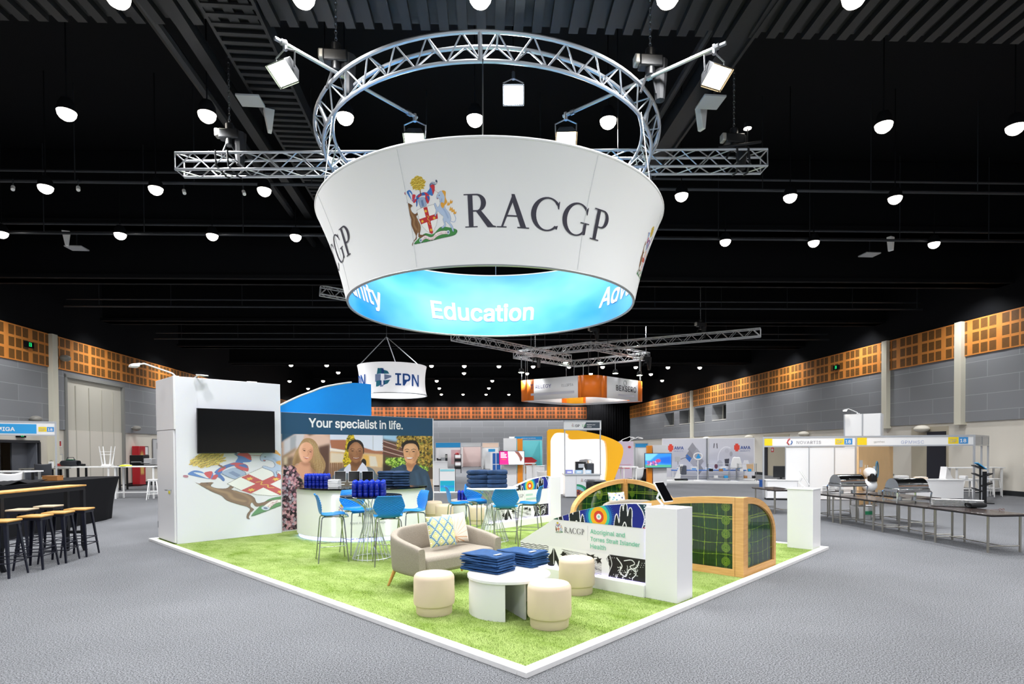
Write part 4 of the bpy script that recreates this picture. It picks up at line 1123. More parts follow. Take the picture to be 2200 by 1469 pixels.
# ---- cushions
def pillow(name, ink, loc, rz, tilt, size, lab):
    def shape(u, v, side):
        s_, t_ = u * 2 - 1, v * 2 - 1
        th = .062 * ((1 - s_ ** 4) * (1 - t_ ** 4)) ** .6
        k = 1 - .07 * (1 - abs(t_) ** 3) * abs(s_) ** 8; k2 = 1 - .07 * (1 - abs(s_) ** 3) * abs(t_) ** 8
        return (s_ * size / 2 * k, side * th, t_ * size / 2 * k2)
    t = thing(name, lab, 'cushion', loc, rz)
    t.rotation_euler = (tilt, 0, rz)
    for side, nm in ((-1, 'printed_front'), (1, 'back_cover')):
        def fn(X, Y, sd=side): return np.array([shape(x, 1 - y, sd) for x, y in zip(X, Y)])
        if side < 0: ink.mesh(nm, fn, INK, t)
        else: MB().grid(lambda u, v: shape(u, v, 1), 24, 24).build(nm, mat('cream_cover', 'efe9d8', .8), t)
    return t
c = Ink(150, 150, 0, 0, 1, 1, 'f3f3e6')
for r_ in range(-1, 6):
    for q_ in range(-1, 5):
        x = (q_ + (.5 if r_ % 2 else 0)) * .34 + .02; y = r_ * .205 + .03
        og = spl([(x, y - .185), (x + .07, y - .1), (x + .155, y), (x + .07, y + .1), (x, y + .185), (x - .07, y + .1), (x - .155, y), (x - .07, y - .1)])
        cen = np.array([x, y])
        c.poly(og, '2f6c8c'); c.poly(cen + (og - cen) * .86, 'f5f5ec'); c.poly(cen + (og - cen) * .7, 'c3cf3d'); c.poly(cen + (og - cen) * .55, 'eef0cc'); c.poly(cen + (og - cen) * .4, 'e3dd7a'); c.poly(cen + (og - cen) * .2, 'f7f5ea')
        c.line(cen + (og - cen) * 1.0, .012, '1f4f74', closed=True); c.line(cen + (og - cen) * 1.08, .016, '9fd2da', closed=True)
pillow('cushion', c, S(2.83, 1.50, .645 + TZ), TH - .08, -.28, .40, 'cream cushion with blue and lime ogee pattern leaning on the oatmeal sofa')
c = Ink(100, 100, 0, 0, 1, 1, 'f2e8da')
for i in range(11):
    a = .25 + i * .27; c.line([(.25, .78), (.25 + math.cos(a) * 1.2, .78 - math.sin(a) * 1.2)], .011, 'd9a04f', al=.8)
for i in range(8):
    a = -i * .3 - .1; c.line([(.25, .78), (.25 + math.cos(a) * .6, .78 - math.sin(a) * .6)], .03, 'cf8f3d', al=.8)
pillow('cushion', c, S(2.93, 1.82, .64 + TZ), TH + .05, -.25, .40, 'cream cushion with orange starburst lines half behind the ogee cushion')
c = Ink(90, 90, 0, 0, 1, 1, 'f1efe6')
for i in range(30):
    c.ell((i * .37) % 1, (i * .173) % 1, .05, .05, ['4fa0b5', 'd7d24a', '34466b', 'e0b9a8', '8fc4c0'][i % 5])
q = G(1326, 1082, .6); pillow('cushion', c, (q.x, q.y + .0, .62 + TZ), TH - .45, -.3, .38, 'white spotted cushion on the sofa behind the front lettered sign')
# ---- ottomans
OTM = mat('cream_vinyl', 'e3cfb4', .55, spec=.3)
def make_ottoman():
    t = thing('ottoman', 'x', 'stool')
    MB().lathe([(0, .415), (.15, .413), (.185, .405), (.203, .385), (.208, .36), (.21, .12), (.205, .1), (.192, .092), (0, .09)], 40).build('upholstered_seat', OTM, t)
    MB().lathe([(0, .095), (.186, .095), (.186, .085), (.182, .01), (.178, 0), (0, 0)], 40).build('recessed_base', OTM, t)
    return t
OT = make_ottoman()
for px, py, lab in ((932, 1318, 'cream round ottoman left of the coffee table, in front of the sofa'), (1181, 1346, 'cream round ottoman nearest us at the front of the turf'), (1240, 1274, 'cream round ottoman between coffee table and front lettered sign')):
    p = G(px, py, TZ); dup(OT, (p.x, p.y + .04, TZ), 0, lab, 'cream ottomans')
for px, py, lab in ((955, 1121, 'far cream ottoman left of the low bottle table, behind the sofa'), (932, 1112, 'far cream round ottoman just right of the poster wall'), (1026, 1125, 'far cream ottoman right of the low bottle table')):
    p = G(px, py, TZ); dup(OT, (p.x, p.y, TZ), 0, lab, 'cream ottomans at the rear')
kill(OT)
# ---- round coffee tables: a drum side open towards the right
def coffee(c, rz, lab):
    t = thing('coffee_table', lab, 'table', c, rz)
    MB().lathe([(0, .36), (.42, .36), (.43, .365), (.43, .39), (.425, .395), (0, .395)], 56).build('table_top', GLW, t)
    mb = MB(); q0, q1 = math.radians(130), math.radians(268)
    sector(mb, .395, .415, 0, .36, q0, q1, 30)
    mb.build('curved_side', LAM, t)
    sector(MB(), .395, .415, 0, .36, math.radians(-40), math.radians(95), 30).build('curved_side', LAM, t)
    MB().box((0, 0, .18), (.02, .74, .36), .5).build('centre_board', LAM, t)
    MB().bx(-.05, -.03, -.4, -.38, .2, .21).build('peg_hole', TBLK, t)
coffee(Vector((-.04, 5.99, TZ)), -.05, 'white round coffee table carrying two stacks of blue bags')
p = G(1003, 1108, TZ); coffee(Vector((p.x, p.y + .2, TZ)), .4, 'white round low table with small bottles behind the far bar table')
bottles(Vector((p.x - .2, p.y + .02, 0)), Vector((.085, .0, 0)), Vector((0, .09, 0)), 6, 3, TZ + .396, 'in the cluster on the low rear table', 'bottles on the low rear table')
kill(BT)

# ---- lettered sign walls with a pedestal
MINT = mat('mint_ink', '5fc7a0', .5)
DK2 = mat('grey_black_ink', '4a4648', .5)
VIO = mat('violet_led', 'a79bff', .4, emit=5)
PROF = [(.53, .03), (2.48, .03), (2.48, .46), (2.04, .71), (1.88, .81), (1.51, .93), (1.09, 1.03), (.8, 1.065), (.53, 1.08)]
def sign_art(up):
    """printed art of the sign in its own metres: x = distance from pedestal end (right) towards the left, y = height"""
    if up:
        c = Ink(330, 80, .0, 1.07, 1.36, .80)
        c.put(c.a < 9, '0c1f86'); c.put(c.X > 1.22, '16160f')
        for p in ([(1.36, .80), (1.3, .80), (1.2, .9), (1.24, .92)],): c.poly(p, '1d5b46')
        c.line([(1.2, .79), (1.24, .92)], .012, 'f2f2f2'); c.line([(1.27, .79), (1.3, .88)], .012, 'f2f2f2')
        # open hands with white outlines on black
        def hand(x, y, k, flip=1):
            P = [(-.13, -.12), (-.13, .02), (-.105, .07), (-.085, .02), (-.07, -.03), (-.06, .1), (-.045, .17), (-.02, .18), (-.01, .12), (0, .19), (.025, .21), (.045, .17), (.05, .06), (.07, .14), (.095, .16), (.115, .12), (.11, 0), (.09, -.12)]
            P = [(x - flip * a * k, y + b_ * k) for a, b_ in P]
            c.poly(P, '121a1c', sm=True); c.line(P, .011, 'f4f4f4', sm=True, closed=True)
            c.line([(x - .05 * k, y - .13 * k), (x - .01 * k, y - .02 * k), (x + .04 * k, y - .13 * k)], .012, 'f4f4f4', sm=True)
        hand(.3, .87, .95); hand(1.0, .83, .95, -1)
        M = c.poly([(1.12, .8), (1.12, 1.0), (.97, 1.02), (.9, .8)], '14191b', al=.0)
        for r_, col in ((.19, '0f6fb4'), (.155, '3cc2a2'), (.12, 'f4b414'), (.072, 'd8402c'), (.036, 'f6f2ea'), (.016, '8fd0c8')): c.ell(.655, .885, r_, r_, col)
        for i in range(60):
            a = 2 * PI * i / 60
            for r_, col in ((.205, '2f8fc8'), (.225, '1f4fb0')): c.ell(.655 + r_ * math.cos(a), .885 + r_ * math.sin(a), .005, .005, col)
        c.poly([(.0, .8), (.05, .8), (.02, .92), (.1, 1.08), (.0, 1.08)], '0f3a46'); c.line([(.06, .8), (.03, .9), (.06, 1.0), (.13, 1.08)], .012, 'f2f2f2', sm=True)
        for i in range(9): c.ell(.022 + .01 * math.sin(i), .815 + i * .03, .008, .008, 'e8f2f2')
        c.poly([(0, .80), (.06, .80), (0, .82)], 'c02a4a')
    else:
        c = Ink(480, 100, .0, .45, 1.95, .18, 'f4f3f2')
        for i in range(11):
            y = .44 - i * .022
            c.line([(x, y - .012 * max(0, (x - 1.3)) + .005 * math.sin(x * 60 + i)) for x in np.linspace(1.45, 1.95, 70)], .009, '1a1718')
        for i in range(17):
            c.line([(x, .42 - i * .014 - .16 * (1.15 - x) + .006 * math.sin(x * 9 + i)) for x in np.linspace(.62, 1.2, 50)], .005, '262022')
        for i in range(6):
            a = i * .4; c.line([(1.2 + .05 * q * math.cos(a + q), .4 - .03 * q) for q in np.linspace(0, 3, 12)], .006, '262022')
        for x in np.linspace(.75, 1.22, 26): c.ell(x, .425 - .05 * (1.2 - x), .006, .005, '1a1718')
        def leaf(x, y, w, h, n=5):
            P = []
            for i in range(n * 2):
                a = 2 * PI * i / (n * 2); r_ = 1 if i % 2 == 0 else .45
                P.append((x + w * r_ * math.cos(a), y + h * r_ * math.sin(a)))
            c.poly(P, '161314', sm=False)
        c.poly([(1.36, .43), (1.4, .36), (1.45, .3), (1.46, .2), (1.36, .2), (1.33, .27), (1.28, .2), (1.24, .2), (1.3, .33)], '161314', sm=True); c.line([(1.36, .43), (1.36, .22)], .008, 'f4f4f4')
        leaf(1.2, .36, .06, .05); leaf(1.5, .3, .05, .07); leaf(.78, .39, .12, .04, 6); leaf(.66, .36, .06, .05)
        for q in range(4): c.line([(.7 + .02 * q, .33), (.74 + .02 * q, .28), (.68 + .02 * q, .24)], .005, '1a1718', sm=True)
        c.poly([(0, .18), (.52, .18), (.5, .3), (.55, .4), (.5, .45), (0, .45)], '161314')
        c.line([(.55, .44), (.52, .34), (.56, .28), (.6, .18)], .01, 'f4f4f4', sm=True); c.line([(.5, .44), (.47, .34), (.5, .26), (.53, .18)], .008, 'f4f4f4', sm=True)
        c.line([(.4, .42), (.33, .34), (.36, .26), (.28, .22), (.24, .3), (.14, .34), (.1, .42)], .012, 'f4f4f4', sm=True); c.line([(.3, .4), (.2, .42), (.16, .38), (.22, .34), (.14, .28), (.18, .22)], .01, 'f4f4f4', sm=True)
        for q in range(26):
            x = .12 + .012 * q; y = .25 + .07 * math.sin(q * .7)
            c.line([(x, y), (x + .018 * math.cos(q * 2.4), y + .03 * math.sin(q * 2.4))], .007, 'f4f4f4')
        for q in range(40): c.ell(.02 + (q * .617 % 1) * .5, .19 + (q * .377 % 1) * .24, .004, .004, 'f0f0f0')
    return c
def inside_prof(P, u):
    pr = np.array(PROF); t = u(P)
    zt = np.interp(t, pr[::-1][:-2, 0] if False else [.53, .8, 1.09, 1.51, 1.88, 2.04, 2.48], [1.08, 1.065, 1.03, .93, .81, .71, .46])
    return (P[:, 2] < zt) & (t < 2.478) & (t > .535)
def lettered_sign(lab, loc, rz, lines):
    """local x runs from the pedestal end to the low end of the sign, -y is its lettered face"""
    t = thing('lettered_sign', lab, 'sign', loc, rz)
    MB().prism([(-a, 0, z) for a, z in PROF], (0, .1, 0)).build('sign_panel', LAM, t, angle=15)
    MB().bx(-2.48, -.53, -.07, 0, .03, .17).build('plinth', LAM, t, bevel=.004)
    MB().bx(-.53, -.14, -.04, .31, .03, 1.05).build('pedestal', LAM, t, bevel=.004)
    MB().bx(-.545, -.532, -.006, -.001, .2, 1.0).bx(-2.44, -.56, -.012, -.006, .172, .178).build('light_strip', VIO, t)
    for up, nm in ((True, 'painted_art_print'), (False, 'line_art_print')):
        c = sign_art(up)
        fn = lambda X, Y: np.stack([-(.53 + X), np.full_like(X, -.003), Y], 1)
        c.mesh(nm, fn, INK, t, keep=lambda P: inside_prof(P, lambda Q: -Q[:, 0]) & (P[:, 2] > .185))
    letters(t, serif('RACGP'), ('w', .315), ((-1.715, -.004, .645), (1, 0, 0), (0, 0, 1)), DK2, 'lettering', 'L')
    cr = crest(70, 88); cr.mesh('coat_of_arms_print', lambda X, Y: np.stack([-1.87 + (X - 870) / 505 * .135, np.full_like(X, -.003), .625 + (1055 - Y) / 630 * .15], 1), INK, t)
    MB().bx(-1.352, -1.349, -.003, -.001, .58, .76).build('divider_line', mat('light_grey_ink', 'cfcfd2', .5), t)
    for i, (s_, w_) in enumerate(lines):
        if not s_: MB().bx(-1.31, -1.31 + w_, -.004, -.003, .672 - i * .09, .71 - i * .09).build('faint_mint_print', mat('faint_mint_ink', 'b9d6cb', .5), t); continue
        letters(t, text_data(s_, 1, .004), ('w', w_), ((-1.31, -.004, .672 - i * .09), (1, 0, 0), (0, 0, 1)), MINT, 'mint_lettering', 'L')
    return t
# front sign: its face looks along -b, so local x = -a direction
def sign_frame(a, b_): return S(a, b_, 0), TH - PI / 2
lettered_sign('low white lettered sign with painted hands and target, front right of turf', S(0, 2.59, 0), TH - PI / 2, (('Aboriginal and', .49), ('Torres Strait Islander', .69), ('Health', .225)))
lettered_sign('low white lettered sign with painted arch at the rear, behind the far bar table', S(5.79, 7.62, 0), TH, (('', .22), ('', .4)))
t = thing('pedestal', 'plain white square pedestal at the far right corner of the turf', 'pedestal', S(.12, 7.04, TZ), TH)
MB().bx(0, .4, 0, .4, 0, .985).build('column', LAM, t, bevel=.004)
MB().bx(-.008, .408, -.008, .408, .975, .99).build('cap', GLW, t, bevel=.002)

# ---- timber screens with patterned green glass
TIM = mat('honey_timber', 'e0aa66', .5, noise=(6, .86))
def _timber():
    nt, N, L, b = nodes(TIM)
    tc = N('TexCoord'); mp = N('Mapping'); mp.inputs['Scale'].default_value = (3, 3, 26); L(tc.outputs['Object'], mp.inputs[0])
    nz = N('TexNoise', Scale=1.6, Detail=4.0); L(mp.outputs[0], nz.inputs['Vector'])
    r = N('ValToRGB'); r.color_ramp.elements[0].color = (*lin('d9a160'), 1); r.color_ramp.elements[1].color = (*lin('e6b271'), 1); r.color_ramp.elements[0].position = .35; r.color_ramp.elements[1].position = .65
    L(nz.outputs['Fac'], r.inputs[0]); L(r.outputs[0], b.inputs['Base Color'])
_timber()
GLASS = print_mat('patterned_green_glass', .06, coat=.3)
GLASS.node_tree.nodes['Principled BSDF'].inputs['Transmission Weight'].default_value = .12
HT, HE = 1.03, .44
def top_at(t, Lg): return HE + (HT - HE) * math.sqrt(max(0, 1 - (t / Lg) ** 2.2))
def glass_art(Lg, seed):
    r = random.Random(seed)
    c = Ink(int(200 * Lg), 200, 0, 1.05, Lg, 0, '0c2e14')
    for i in range(14):
        x, y = r.uniform(0, Lg), r.uniform(0, 1.05); c.ell(x, y, r.uniform(.12, .35), r.uniform(.08, .2), r.choice(['06200c', '164a26', '22541a', '103426', '183c34']), soft=9, al=.7)
    x = .0
    while x < Lg:
        c.line([(x, .1), (x, 1.0)], .005, r.choice(['1f5230', '103018', '2c6228']), al=.55); x += r.uniform(.02, .045)
    xs = [.32, .5, .68, .86] + [1.1, 1.35, 1.6, 1.85]
    for i, x in enumerate(xs):
        if x < Lg: c.line([(x + .01 * math.sin(z * 7 + i), z) for z in np.linspace(.1, 1.0, 24)], .008, '8da82e', al=.7)
    for i, z in enumerate((.26, .42, .60, .78)):
        c.line([(x, z + .012 * math.sin(x * 8 + i)) for x in np.linspace(.1, Lg, 30)], .007, '7f9c30', al=.7)
    for k in range(5): c.line([(x, .74 + .009 * k) for x in (.1, Lg)], .003, '9aac40')
    for z in (.18, .36, .54, .72, .9):
        for r_ in (.055, .042, .029, .016): c.ell(.2, z, r_, r_, '1f4f1a'); c.line([(.2 + r_ * math.cos(a), z + r_ * math.sin(a)) for a in np.linspace(0, 2 * PI, 28)], .005, '86a132')
    c.line([(.19, .1), (.19, 1)], .004, '7f9c30'); c.line([(.21, .1), (.21, 1)], .004, '7f9c30')
    if Lg > 1.3:
        for r_ in (.1, .085, .07, .055, .04): c.line([(.92 + r_ * math.cos(a), .76 + r_ * math.sin(a)) for a in np.linspace(0, 2 * PI, 40)], .005, '97b03a')
    return c
def timber_screen(lab, loc, rz, LA, LB):
    """corner post at the origin; one wing runs along +y (length LA), the other along +x (length LB)"""
    t = thing('timber_screen', lab, 'screen', loc, rz)
    MB().bx(-.045, .075, -.045, .075, 0, HT).build('corner_post', TIM, t, bevel=.004)
    for wing, Lg in (('y', LA), ('x', LB)):
        T = [.06 + (Lg - .06) * i / 40 for i in range(41)]
        out = [(.06, .0)] + [(q, top_at(q, Lg)) for q in T] + [(Lg, 0)]
        inn = [(.1, .09)] + [(max(.1, min(q, Lg - .07)), min(top_at(q, Lg) - .085, top_at(min(q + .05, Lg), Lg) - .04)) for q in T] + [(Lg - .07, .09)]
        n = len(out); th = .09
        def W3(q, z, d): return (d, q, z) if wing == 'y' else (q, d, z)
        vs = [W3(q, z, d) for d in (-.045, .045) for ring_ in (out, inn) for q, z in ring_]
        fs = []
        for i in range(n):
            j = (i + 1) % n
            fs += [(i, j, n + j, n + i), (2 * n + j, 2 * n + i, 3 * n + i, 3 * n + j), (i, 2 * n + i, 2 * n + j, j), (n + i, n + j, 3 * n + j, 3 * n + i)]
        f_ = MB().add(vs, fs).build('wing_frame', TIM, t, angle=30)
        c = glass_art(Lg, int(Lg * 10))
        zin = [p[1] for p in inn[1:-1]]; qin = [p[0] for p in inn[1:-1]]
        for d in (-.018, .018):
            c.mesh('glass_panel', lambda X, Y, d=d: np.stack([np.full_like(X, d), X, Y], 1) if wing == 'y' else np.stack([X, np.full_like(X, d), Y], 1), GLASS, t,
                   keep=lambda P: (P[:, 1 if wing == 'y' else 0] > .09) & (P[:, 1 if wing == 'y' else 0] < Lg - .06) & (P[:, 2] > .08) & (P[:, 2] < np.interp(P[:, 1 if wing == 'y' else 0], T, [top_at(q, Lg) - .05 for q in T])))
    return t
timber_screen('honey timber corner screen with green glass right of the front lettered sign', S(.165, 4.3, TZ), TH, 2.1, 1.09)
timber_screen('round topped honey timber screen with green glass at the rear edge of the turf', S(3.9, 7.33, TZ), TH + PI, 1.2, 1.8)
# ================================================================== hanging over the stand: drum sign, ring truss, beam truss, floods
DC = Vector((-.34, 10.23, 0)); ZB, ZT, RB, RT = 4.17, 5.61, 2.44, 2.915
drum = thing('drum_sign', 'huge white hanging drum sign with coat of arms and sky blue inside, over the stand', 'hanging sign', (DC.x, DC.y, ZB))
DH = ZT - ZB
def rad(f): return RB + (RT - RB) * f - .05 * math.sin(PI * f)
FAB = mat('drum_white_fabric', 'f0f0f1', .7, spec=.2)
nt, N, L, b = nodes(FAB)
tc = N('TexCoord'); mp = N('Mapping'); mp.inputs['Scale'].default_value = (1, 1, .12); L(tc.outputs['Object'], mp.inputs[0])
nz = N('TexNoise', Scale=1.6, Detail=2.0); L(mp.outputs[0], nz.inputs['Vector'])
bp = N('Bump', Strength=.25, Distance=.05); L(nz.outputs['Fac'], bp.inputs['Height']); L(bp.outputs[0], b.inputs['Normal'])
MB().lathe([(rad(i / 16) + .02, DH * i / 16) for i in range(17)], 128).build('outer_skin', FAB, drum)
BLU = mat('sky_print_fabric', '58b9f3', .65, spec=.2)
nt, N, L, b = nodes(BLU)
tc = N('TexCoord'); mp = N('Mapping'); mp.inputs['Rotation'].default_value = (0, .7, 0); mp.inputs['Scale'].default_value = (.5, .5, .9); L(tc.outputs['Object'], mp.inputs[0])
nz = N('TexNoise', Scale=.75, Detail=3.0); L(mp.outputs[0], nz.inputs['Vector'])
r = N('ValToRGB'); e_ = r.color_ramp.elements; e_[0].position, e_[1].position = .35, .68
e_[0].color, e_[1].color = (*lin('1f8ddf'), 1), (*lin('7cc4f2'), 1)
L(nz.outputs['Fac'], r.inputs[0]); L(r.outputs[0], b.inputs['Base Color'])
MB().lathe([(rad(i / 16) - .02, DH * i / 16) for i in range(17)], 128).build('inner_skin', BLU, drum)
RIM = mat('rim_aluminium', 'b9bdc2', .35, .8)
MB().path([(rad(0) * math.cos(a), rad(0) * math.sin(a), 0) for a in [2 * PI * i / 128 for i in range(128)]], .022, 8, True).build('bottom_rim', RIM, drum)
MB().path([(rad(1) * math.cos(a), rad(1) * math.sin(a), DH) for a in [2 * PI * i / 128 for i in range(128)]], .024, 8, True).build('top_rim', GLW, drum)
def outf(th0, f0, off=.03):                 # x to the right along the outside, y up the slant
    def fn(x, y):
        f = f0 + y / DH; r_ = rad(f) + off; a = -PI / 2 + th0 + x / 2.70
        return Vector((r_ * math.cos(a), r_ * math.sin(a), f * DH))
    return fn
def inf(th0, f0):                           # seen from inside, x still runs to the right
    def fn(x, y):
        f = f0 + y / DH; r_ = rad(f) - .03; a = th0 - x / 2.62
        return Vector((r_ * math.cos(a), r_ * math.sin(a), f * DH))
    return fn
NAV = mat('charcoal_lettering', '3b3946', .5)
def racgp_wide(th, w):
    v, F = serif('RACGP'); v = v * [1.24, 1.0, 1.0]
    letters(drum, (v, F), ('h', .385), outf(th, .313, .0215), NAV, 'lettering', 'L', 40)
for k in (-1, 0, 1):
    q = k * PI / 2
    racgp_wide(math.radians(-5.7) + q, 2.2)
    c = crest(230, 288) if k == 0 else crest(110, 138)
    fo = outf(math.radians(-23.6) + q, .195, .022)
    c.mesh('coat_of_arms_print', lambda X, Y: np.array([fo((x - 870) / 505 * .745, (1055 - y) / 630 * .83) for x, y in zip(X, Y)]), INK, drum)
for s_, a in (('Education', 96.5), ('Advocacy', 6.5), ('Community', 181)):
    letters(drum, text_data(s_, 1, .028), ('h', .74), inf(math.radians(a), .235), GLW, 'inside_lettering', 'C', 40)
for a in (-22.5, 31, -62, 75): MB().path([outf(math.radians(a), f, .021)(0, 0) for f in np.linspace(.02, .98, 9)], .005, 4).build('painted_flood_edge', mat('flood_edge_grey', 'd2d3d6', .7), drum)  # grey lines paint the border of the flood light on the skin
# suspension wires from the ring
for k, a in enumerate((-90, -35, 0, 35, 90, 145, 180, 215)):
    a = math.radians(a)
    MB().tube((RT * math.cos(a), RT * math.sin(a), DH), (2.78 * math.cos(a), 2.78 * math.sin(a), 6.66 - ZB), .008, n=5).build('suspension_wire', STEEL, drum)
# ---- trusses
ALU = mat('truss_aluminium', 'c9ccd0', .35, .75)
RC = Vector((-.37, 10.25, 0)); RZ = 6.66
ring = thing('ring_truss', 'round aluminium lattice truss hung right above the big drum sign', 'truss', (RC.x, RC.y, RZ))
CH = [(2.90, .28), (2.62, .28), (2.77, 0)]
for r_, z in CH:
    MB().path([(r_ * math.cos(2 * PI * k / 96), r_ * math.sin(2 * PI * k / 96), z) for k in range(96)], .027, 8, True).build('main_tube', ALU, ring)
mb = MB(); n = 40
for k in range(n):
    a0_, a1_ = 2 * PI * k / n, 2 * PI * (k + .5) / n; a2_ = 2 * PI * (k + 1) / n
    p = lambda c, a: (CH[c][0] * math.cos(a), CH[c][0] * math.sin(a), CH[c][1])
    mb.tube(p(2, a0_), p(0, a1_), .012, n=6).tube(p(0, a1_), p(2, a2_), .012, n=6).tube(p(2, a0_), p(1, a1_), .012, n=6).tube(p(1, a1_), p(2, a2_), .012, n=6)
    if k % 2 == 0: mb.tube(p(0, a1_), p(1, a1_), .012, n=6)
mb.build('lattice', ALU, ring)
mb = MB()
for k in range(6):
    a = 2 * PI * k / 6 - PI / 2
    MB().tube((2.90 * math.cos(a), 2.90 * math.sin(a), .28), (2.77 * math.cos(a), 2.77 * math.sin(a), 0), .03, n=8).build('joint_post', ALU, ring)
def box_truss(lab, p0, p1, w=.29, mtl=None, n=None, tr=.025, grp=None, hang=True):
    p0, p1 = Vector(p0), Vector(p1); d = p1 - p0; L_ = d.length
    t = thing('box_truss', lab, 'truss', p0, math.atan2(d.y, d.x), grp)
    t.rotation_euler = (0, -math.asin(d.z / L_), math.atan2(d.y, d.x))
    m = mtl or ALU; h = w / 2
    for y in (-h, h):
        for z in (-h, h): MB().tube((0, y, z), (L_, y, z), tr, n=8).build('main_tube', m, t)
    mb = MB(); n = n or max(3, round(L_ / (w * 2.0))); s_ = L_ / n; q = tr * .45
    for k in range(n):
        x0, x1, x2 = k * s_, (k + .5) * s_, (k + 1) * s_
        for y in (-h, h): mb.tube((x0, y, -h), (x1, y, h), q, n=5).tube((x1, y, h), (x2, y, -h), q, n=5)
        for z in (-h, h): mb.tube((x0, -h, z), (x1, h, z), q, n=5).tube((x1, h, z), (x2, -h, z), q, n=5)
    for x in (0, L_):
        mb.path([(x, -h, -h), (x, h, -h), (x, h, h), (x, -h, h)], q * 1.3, 6, True)
    mb.build('lattice', m, t)
    if hang:
        for x in (L_ * .25, L_ * .75): MB().tube((x, 0, h), (x, 0, ZC - p0.z - .1), .012, n=5).build('suspension_rod', TBLK, t)
    return t
bt = box_truss('long straight aluminium box truss crossing behind the big drum sign', (-5.9, 10.43, 6.81), (4.55, 10.47, 6.83), .29, n=17)
# ---- chain hoists
BAGB = mat('hoist_bag_black', '17181b', .6)
def hoist(loc, lab, top=ZC, strap=.42):
    t = thing('chain_hoist', lab, 'hoist', loc, HB)
    MB().box((0, 0, 0), (.34, .16, .17)).lathe([(0, -.2), (.07, -.2), (.07, .2), (0, .2)], 14).build('motor', TBLK, t, bevel=.02)
    MB().box((-.2, 0, .02), (.08, .14, .14)).build('end_cover', mat('hoist_silver', 'b9b6ae', .4, .4), t, bevel=.02)
    mb = MB(); z = .08; k = 0
    while z < top - loc[2] - .1:
        c_, s_ = (1, 0) if k % 2 else (0, 1)
        mb.path([(.016 * math.cos(a) * c_, .016 * math.cos(a) * s_, z + .03 + .034 * math.sin(a)) for a in [PI * i / 3 for i in range(6)]], .007, 4, True)
        z += .05; k += 1
    mb.build('chain', STEEL, t)
    MB().lathe([(0, -.52), (.07, -.5), (.1, -.2), (.115, .05), (.1, .06), (0, .05)], 10, c=(.16, .05, 0)).build('chain_bag', BAGB, t)
    MB().path([(-.02, 0, -.08), (-.14, .02, -strap)], .02, 6).path([(.02, 0, -.08), (.1, .02, -strap)], .02, 6).build('lifting_sling', BAGB, t)
    return t
def at_depth(px, py, y):
    d = ray(px, py); t_ = y / d[1]; return Vector(CAM + d * t_)
hoist(at_depth(493, 290, 10.42), 'black chain hoist over the left part of the straight truss', strap=.35)
hoist(at_depth(1577, 300, 10.45), 'black chain hoist wrapped in a bag over the right end of the straight truss', strap=.35)
hoist(at_depth(722, 124, 8.35), 'black chain hoist on the left side of the ring truss')
hoist(at_depth(1397, 135, 8.4), 'black chain hoist on the right side of the ring truss')
mb = MB()
for x in (.72, .93): mb.path([(x, -.17, .17), (x + .02, -.18, -.1), (x + .1, .0, -.2), (x + .1, .17, -.16)], .018, 6)
mb.build('strap', BAGB, bt)
mb = MB()
for x in (9.9, 10.1): mb.path([(x, -.17, .17), (x + .02, -.18, -.1), (x + .05, .0, -.2), (x + .05, .17, -.16)], .018, 6)
mb.path([(9.6, -.1, .2), (10.0, -.16, .22), (10.35, -.1, .3)], .025, 6).build('strap', BAGB, bt)
# ---- two boom pipes with flood lamps
WARM = mat('warm_flood_lens', 'ffe2b0', .4, emit=22); COOL = mat('cool_flood_lens', 'f2ffe4', .4, emit=22); ICE = mat('icy_flood_lens', 'e6f4ff', .4, emit=60)
def flood(loc, aim, lens, colr, lab, power, drop=.3):
    t = thing('flood_light', lab, 'light', loc)
    d = (Vector(aim) - Vector(loc)); rz = math.atan2(d.y, d.x) - PI / 2
    t.rotation_euler = (0, 0, rz)
    tl = math.atan2(-d.z, math.hypot(d.x, d.y))
    def T(v):                                   # local: y forward, tilt down by tl
        x, y, z = v; return (x, y * math.cos(tl) + z * math.sin(tl), -y * math.sin(tl) + z * math.cos(tl))
    a = [(-.1, -.12, -.09), (.1, -.12, -.09), (.1, -.12, .09), (-.1, -.12, .09), (-.17, .1, -.15), (.17, .1, -.15), (.17, .1, .15), (-.17, .1, .15)]
    MBH = MB().add([T(v) for v in a], [(0, 1, 2, 3), (0, 4, 5, 1), (1, 5, 6, 2), (2, 6, 7, 3), (3, 7, 4, 0)])
    hs = MBH.build('housing', TBLK, t, bevel=.008)
    MB().add([T(v) for v in ((-.15, .08, -.13), (.15, .08, -.13), (.15, .08, .13), (-.15, .08, .13))], [(0, 1, 2, 3)]).build('lens', lens, hs, solid=.006)
    MB().path([(-.16, 0, 0), (-.17, 0, .2), (0, 0, drop - .02), (.17, 0, .2), (.16, 0, 0)], .012, 6).tube((0, 0, drop - .04), (0, 0, drop + .08), .03).build('yoke_bracket', STEEL, t)
    ld = bpy.data.lights.new('lamp', 'SPOT'); ld.energy = power; ld.spot_size = math.radians(110); ld.spot_blend = .8; ld.color = colr; ld.shadow_soft_size = .14
    lo = bpy.data.objects.new('lamp', ld); COL.objects.link(lo); lo.parent = t
    lo.location = T((0, .14, 0)); lo.rotation_euler = (PI / 2 - tl, 0, 0)
    return t
def boom(a, b_, lab):
    t = thing('boom_pipe', lab, 'pipe', a)
    MB().tube((0, 0, 0), b_ - a, .026, n=10).build('pipe', ALU, t)
    d = (b_ - a)
    for f in (.05, .42, .5, .93): MB().tube(d * f - d.normalized() * .035, d * f + d.normalized() * .035, .04, n=10).build('clamp', STEEL, t)
la, lb = G(590, 82, 7.02), G(896, 253, 7.02); boom(la, lb, 'aluminium boom pipe lying across the left of the ring truss')
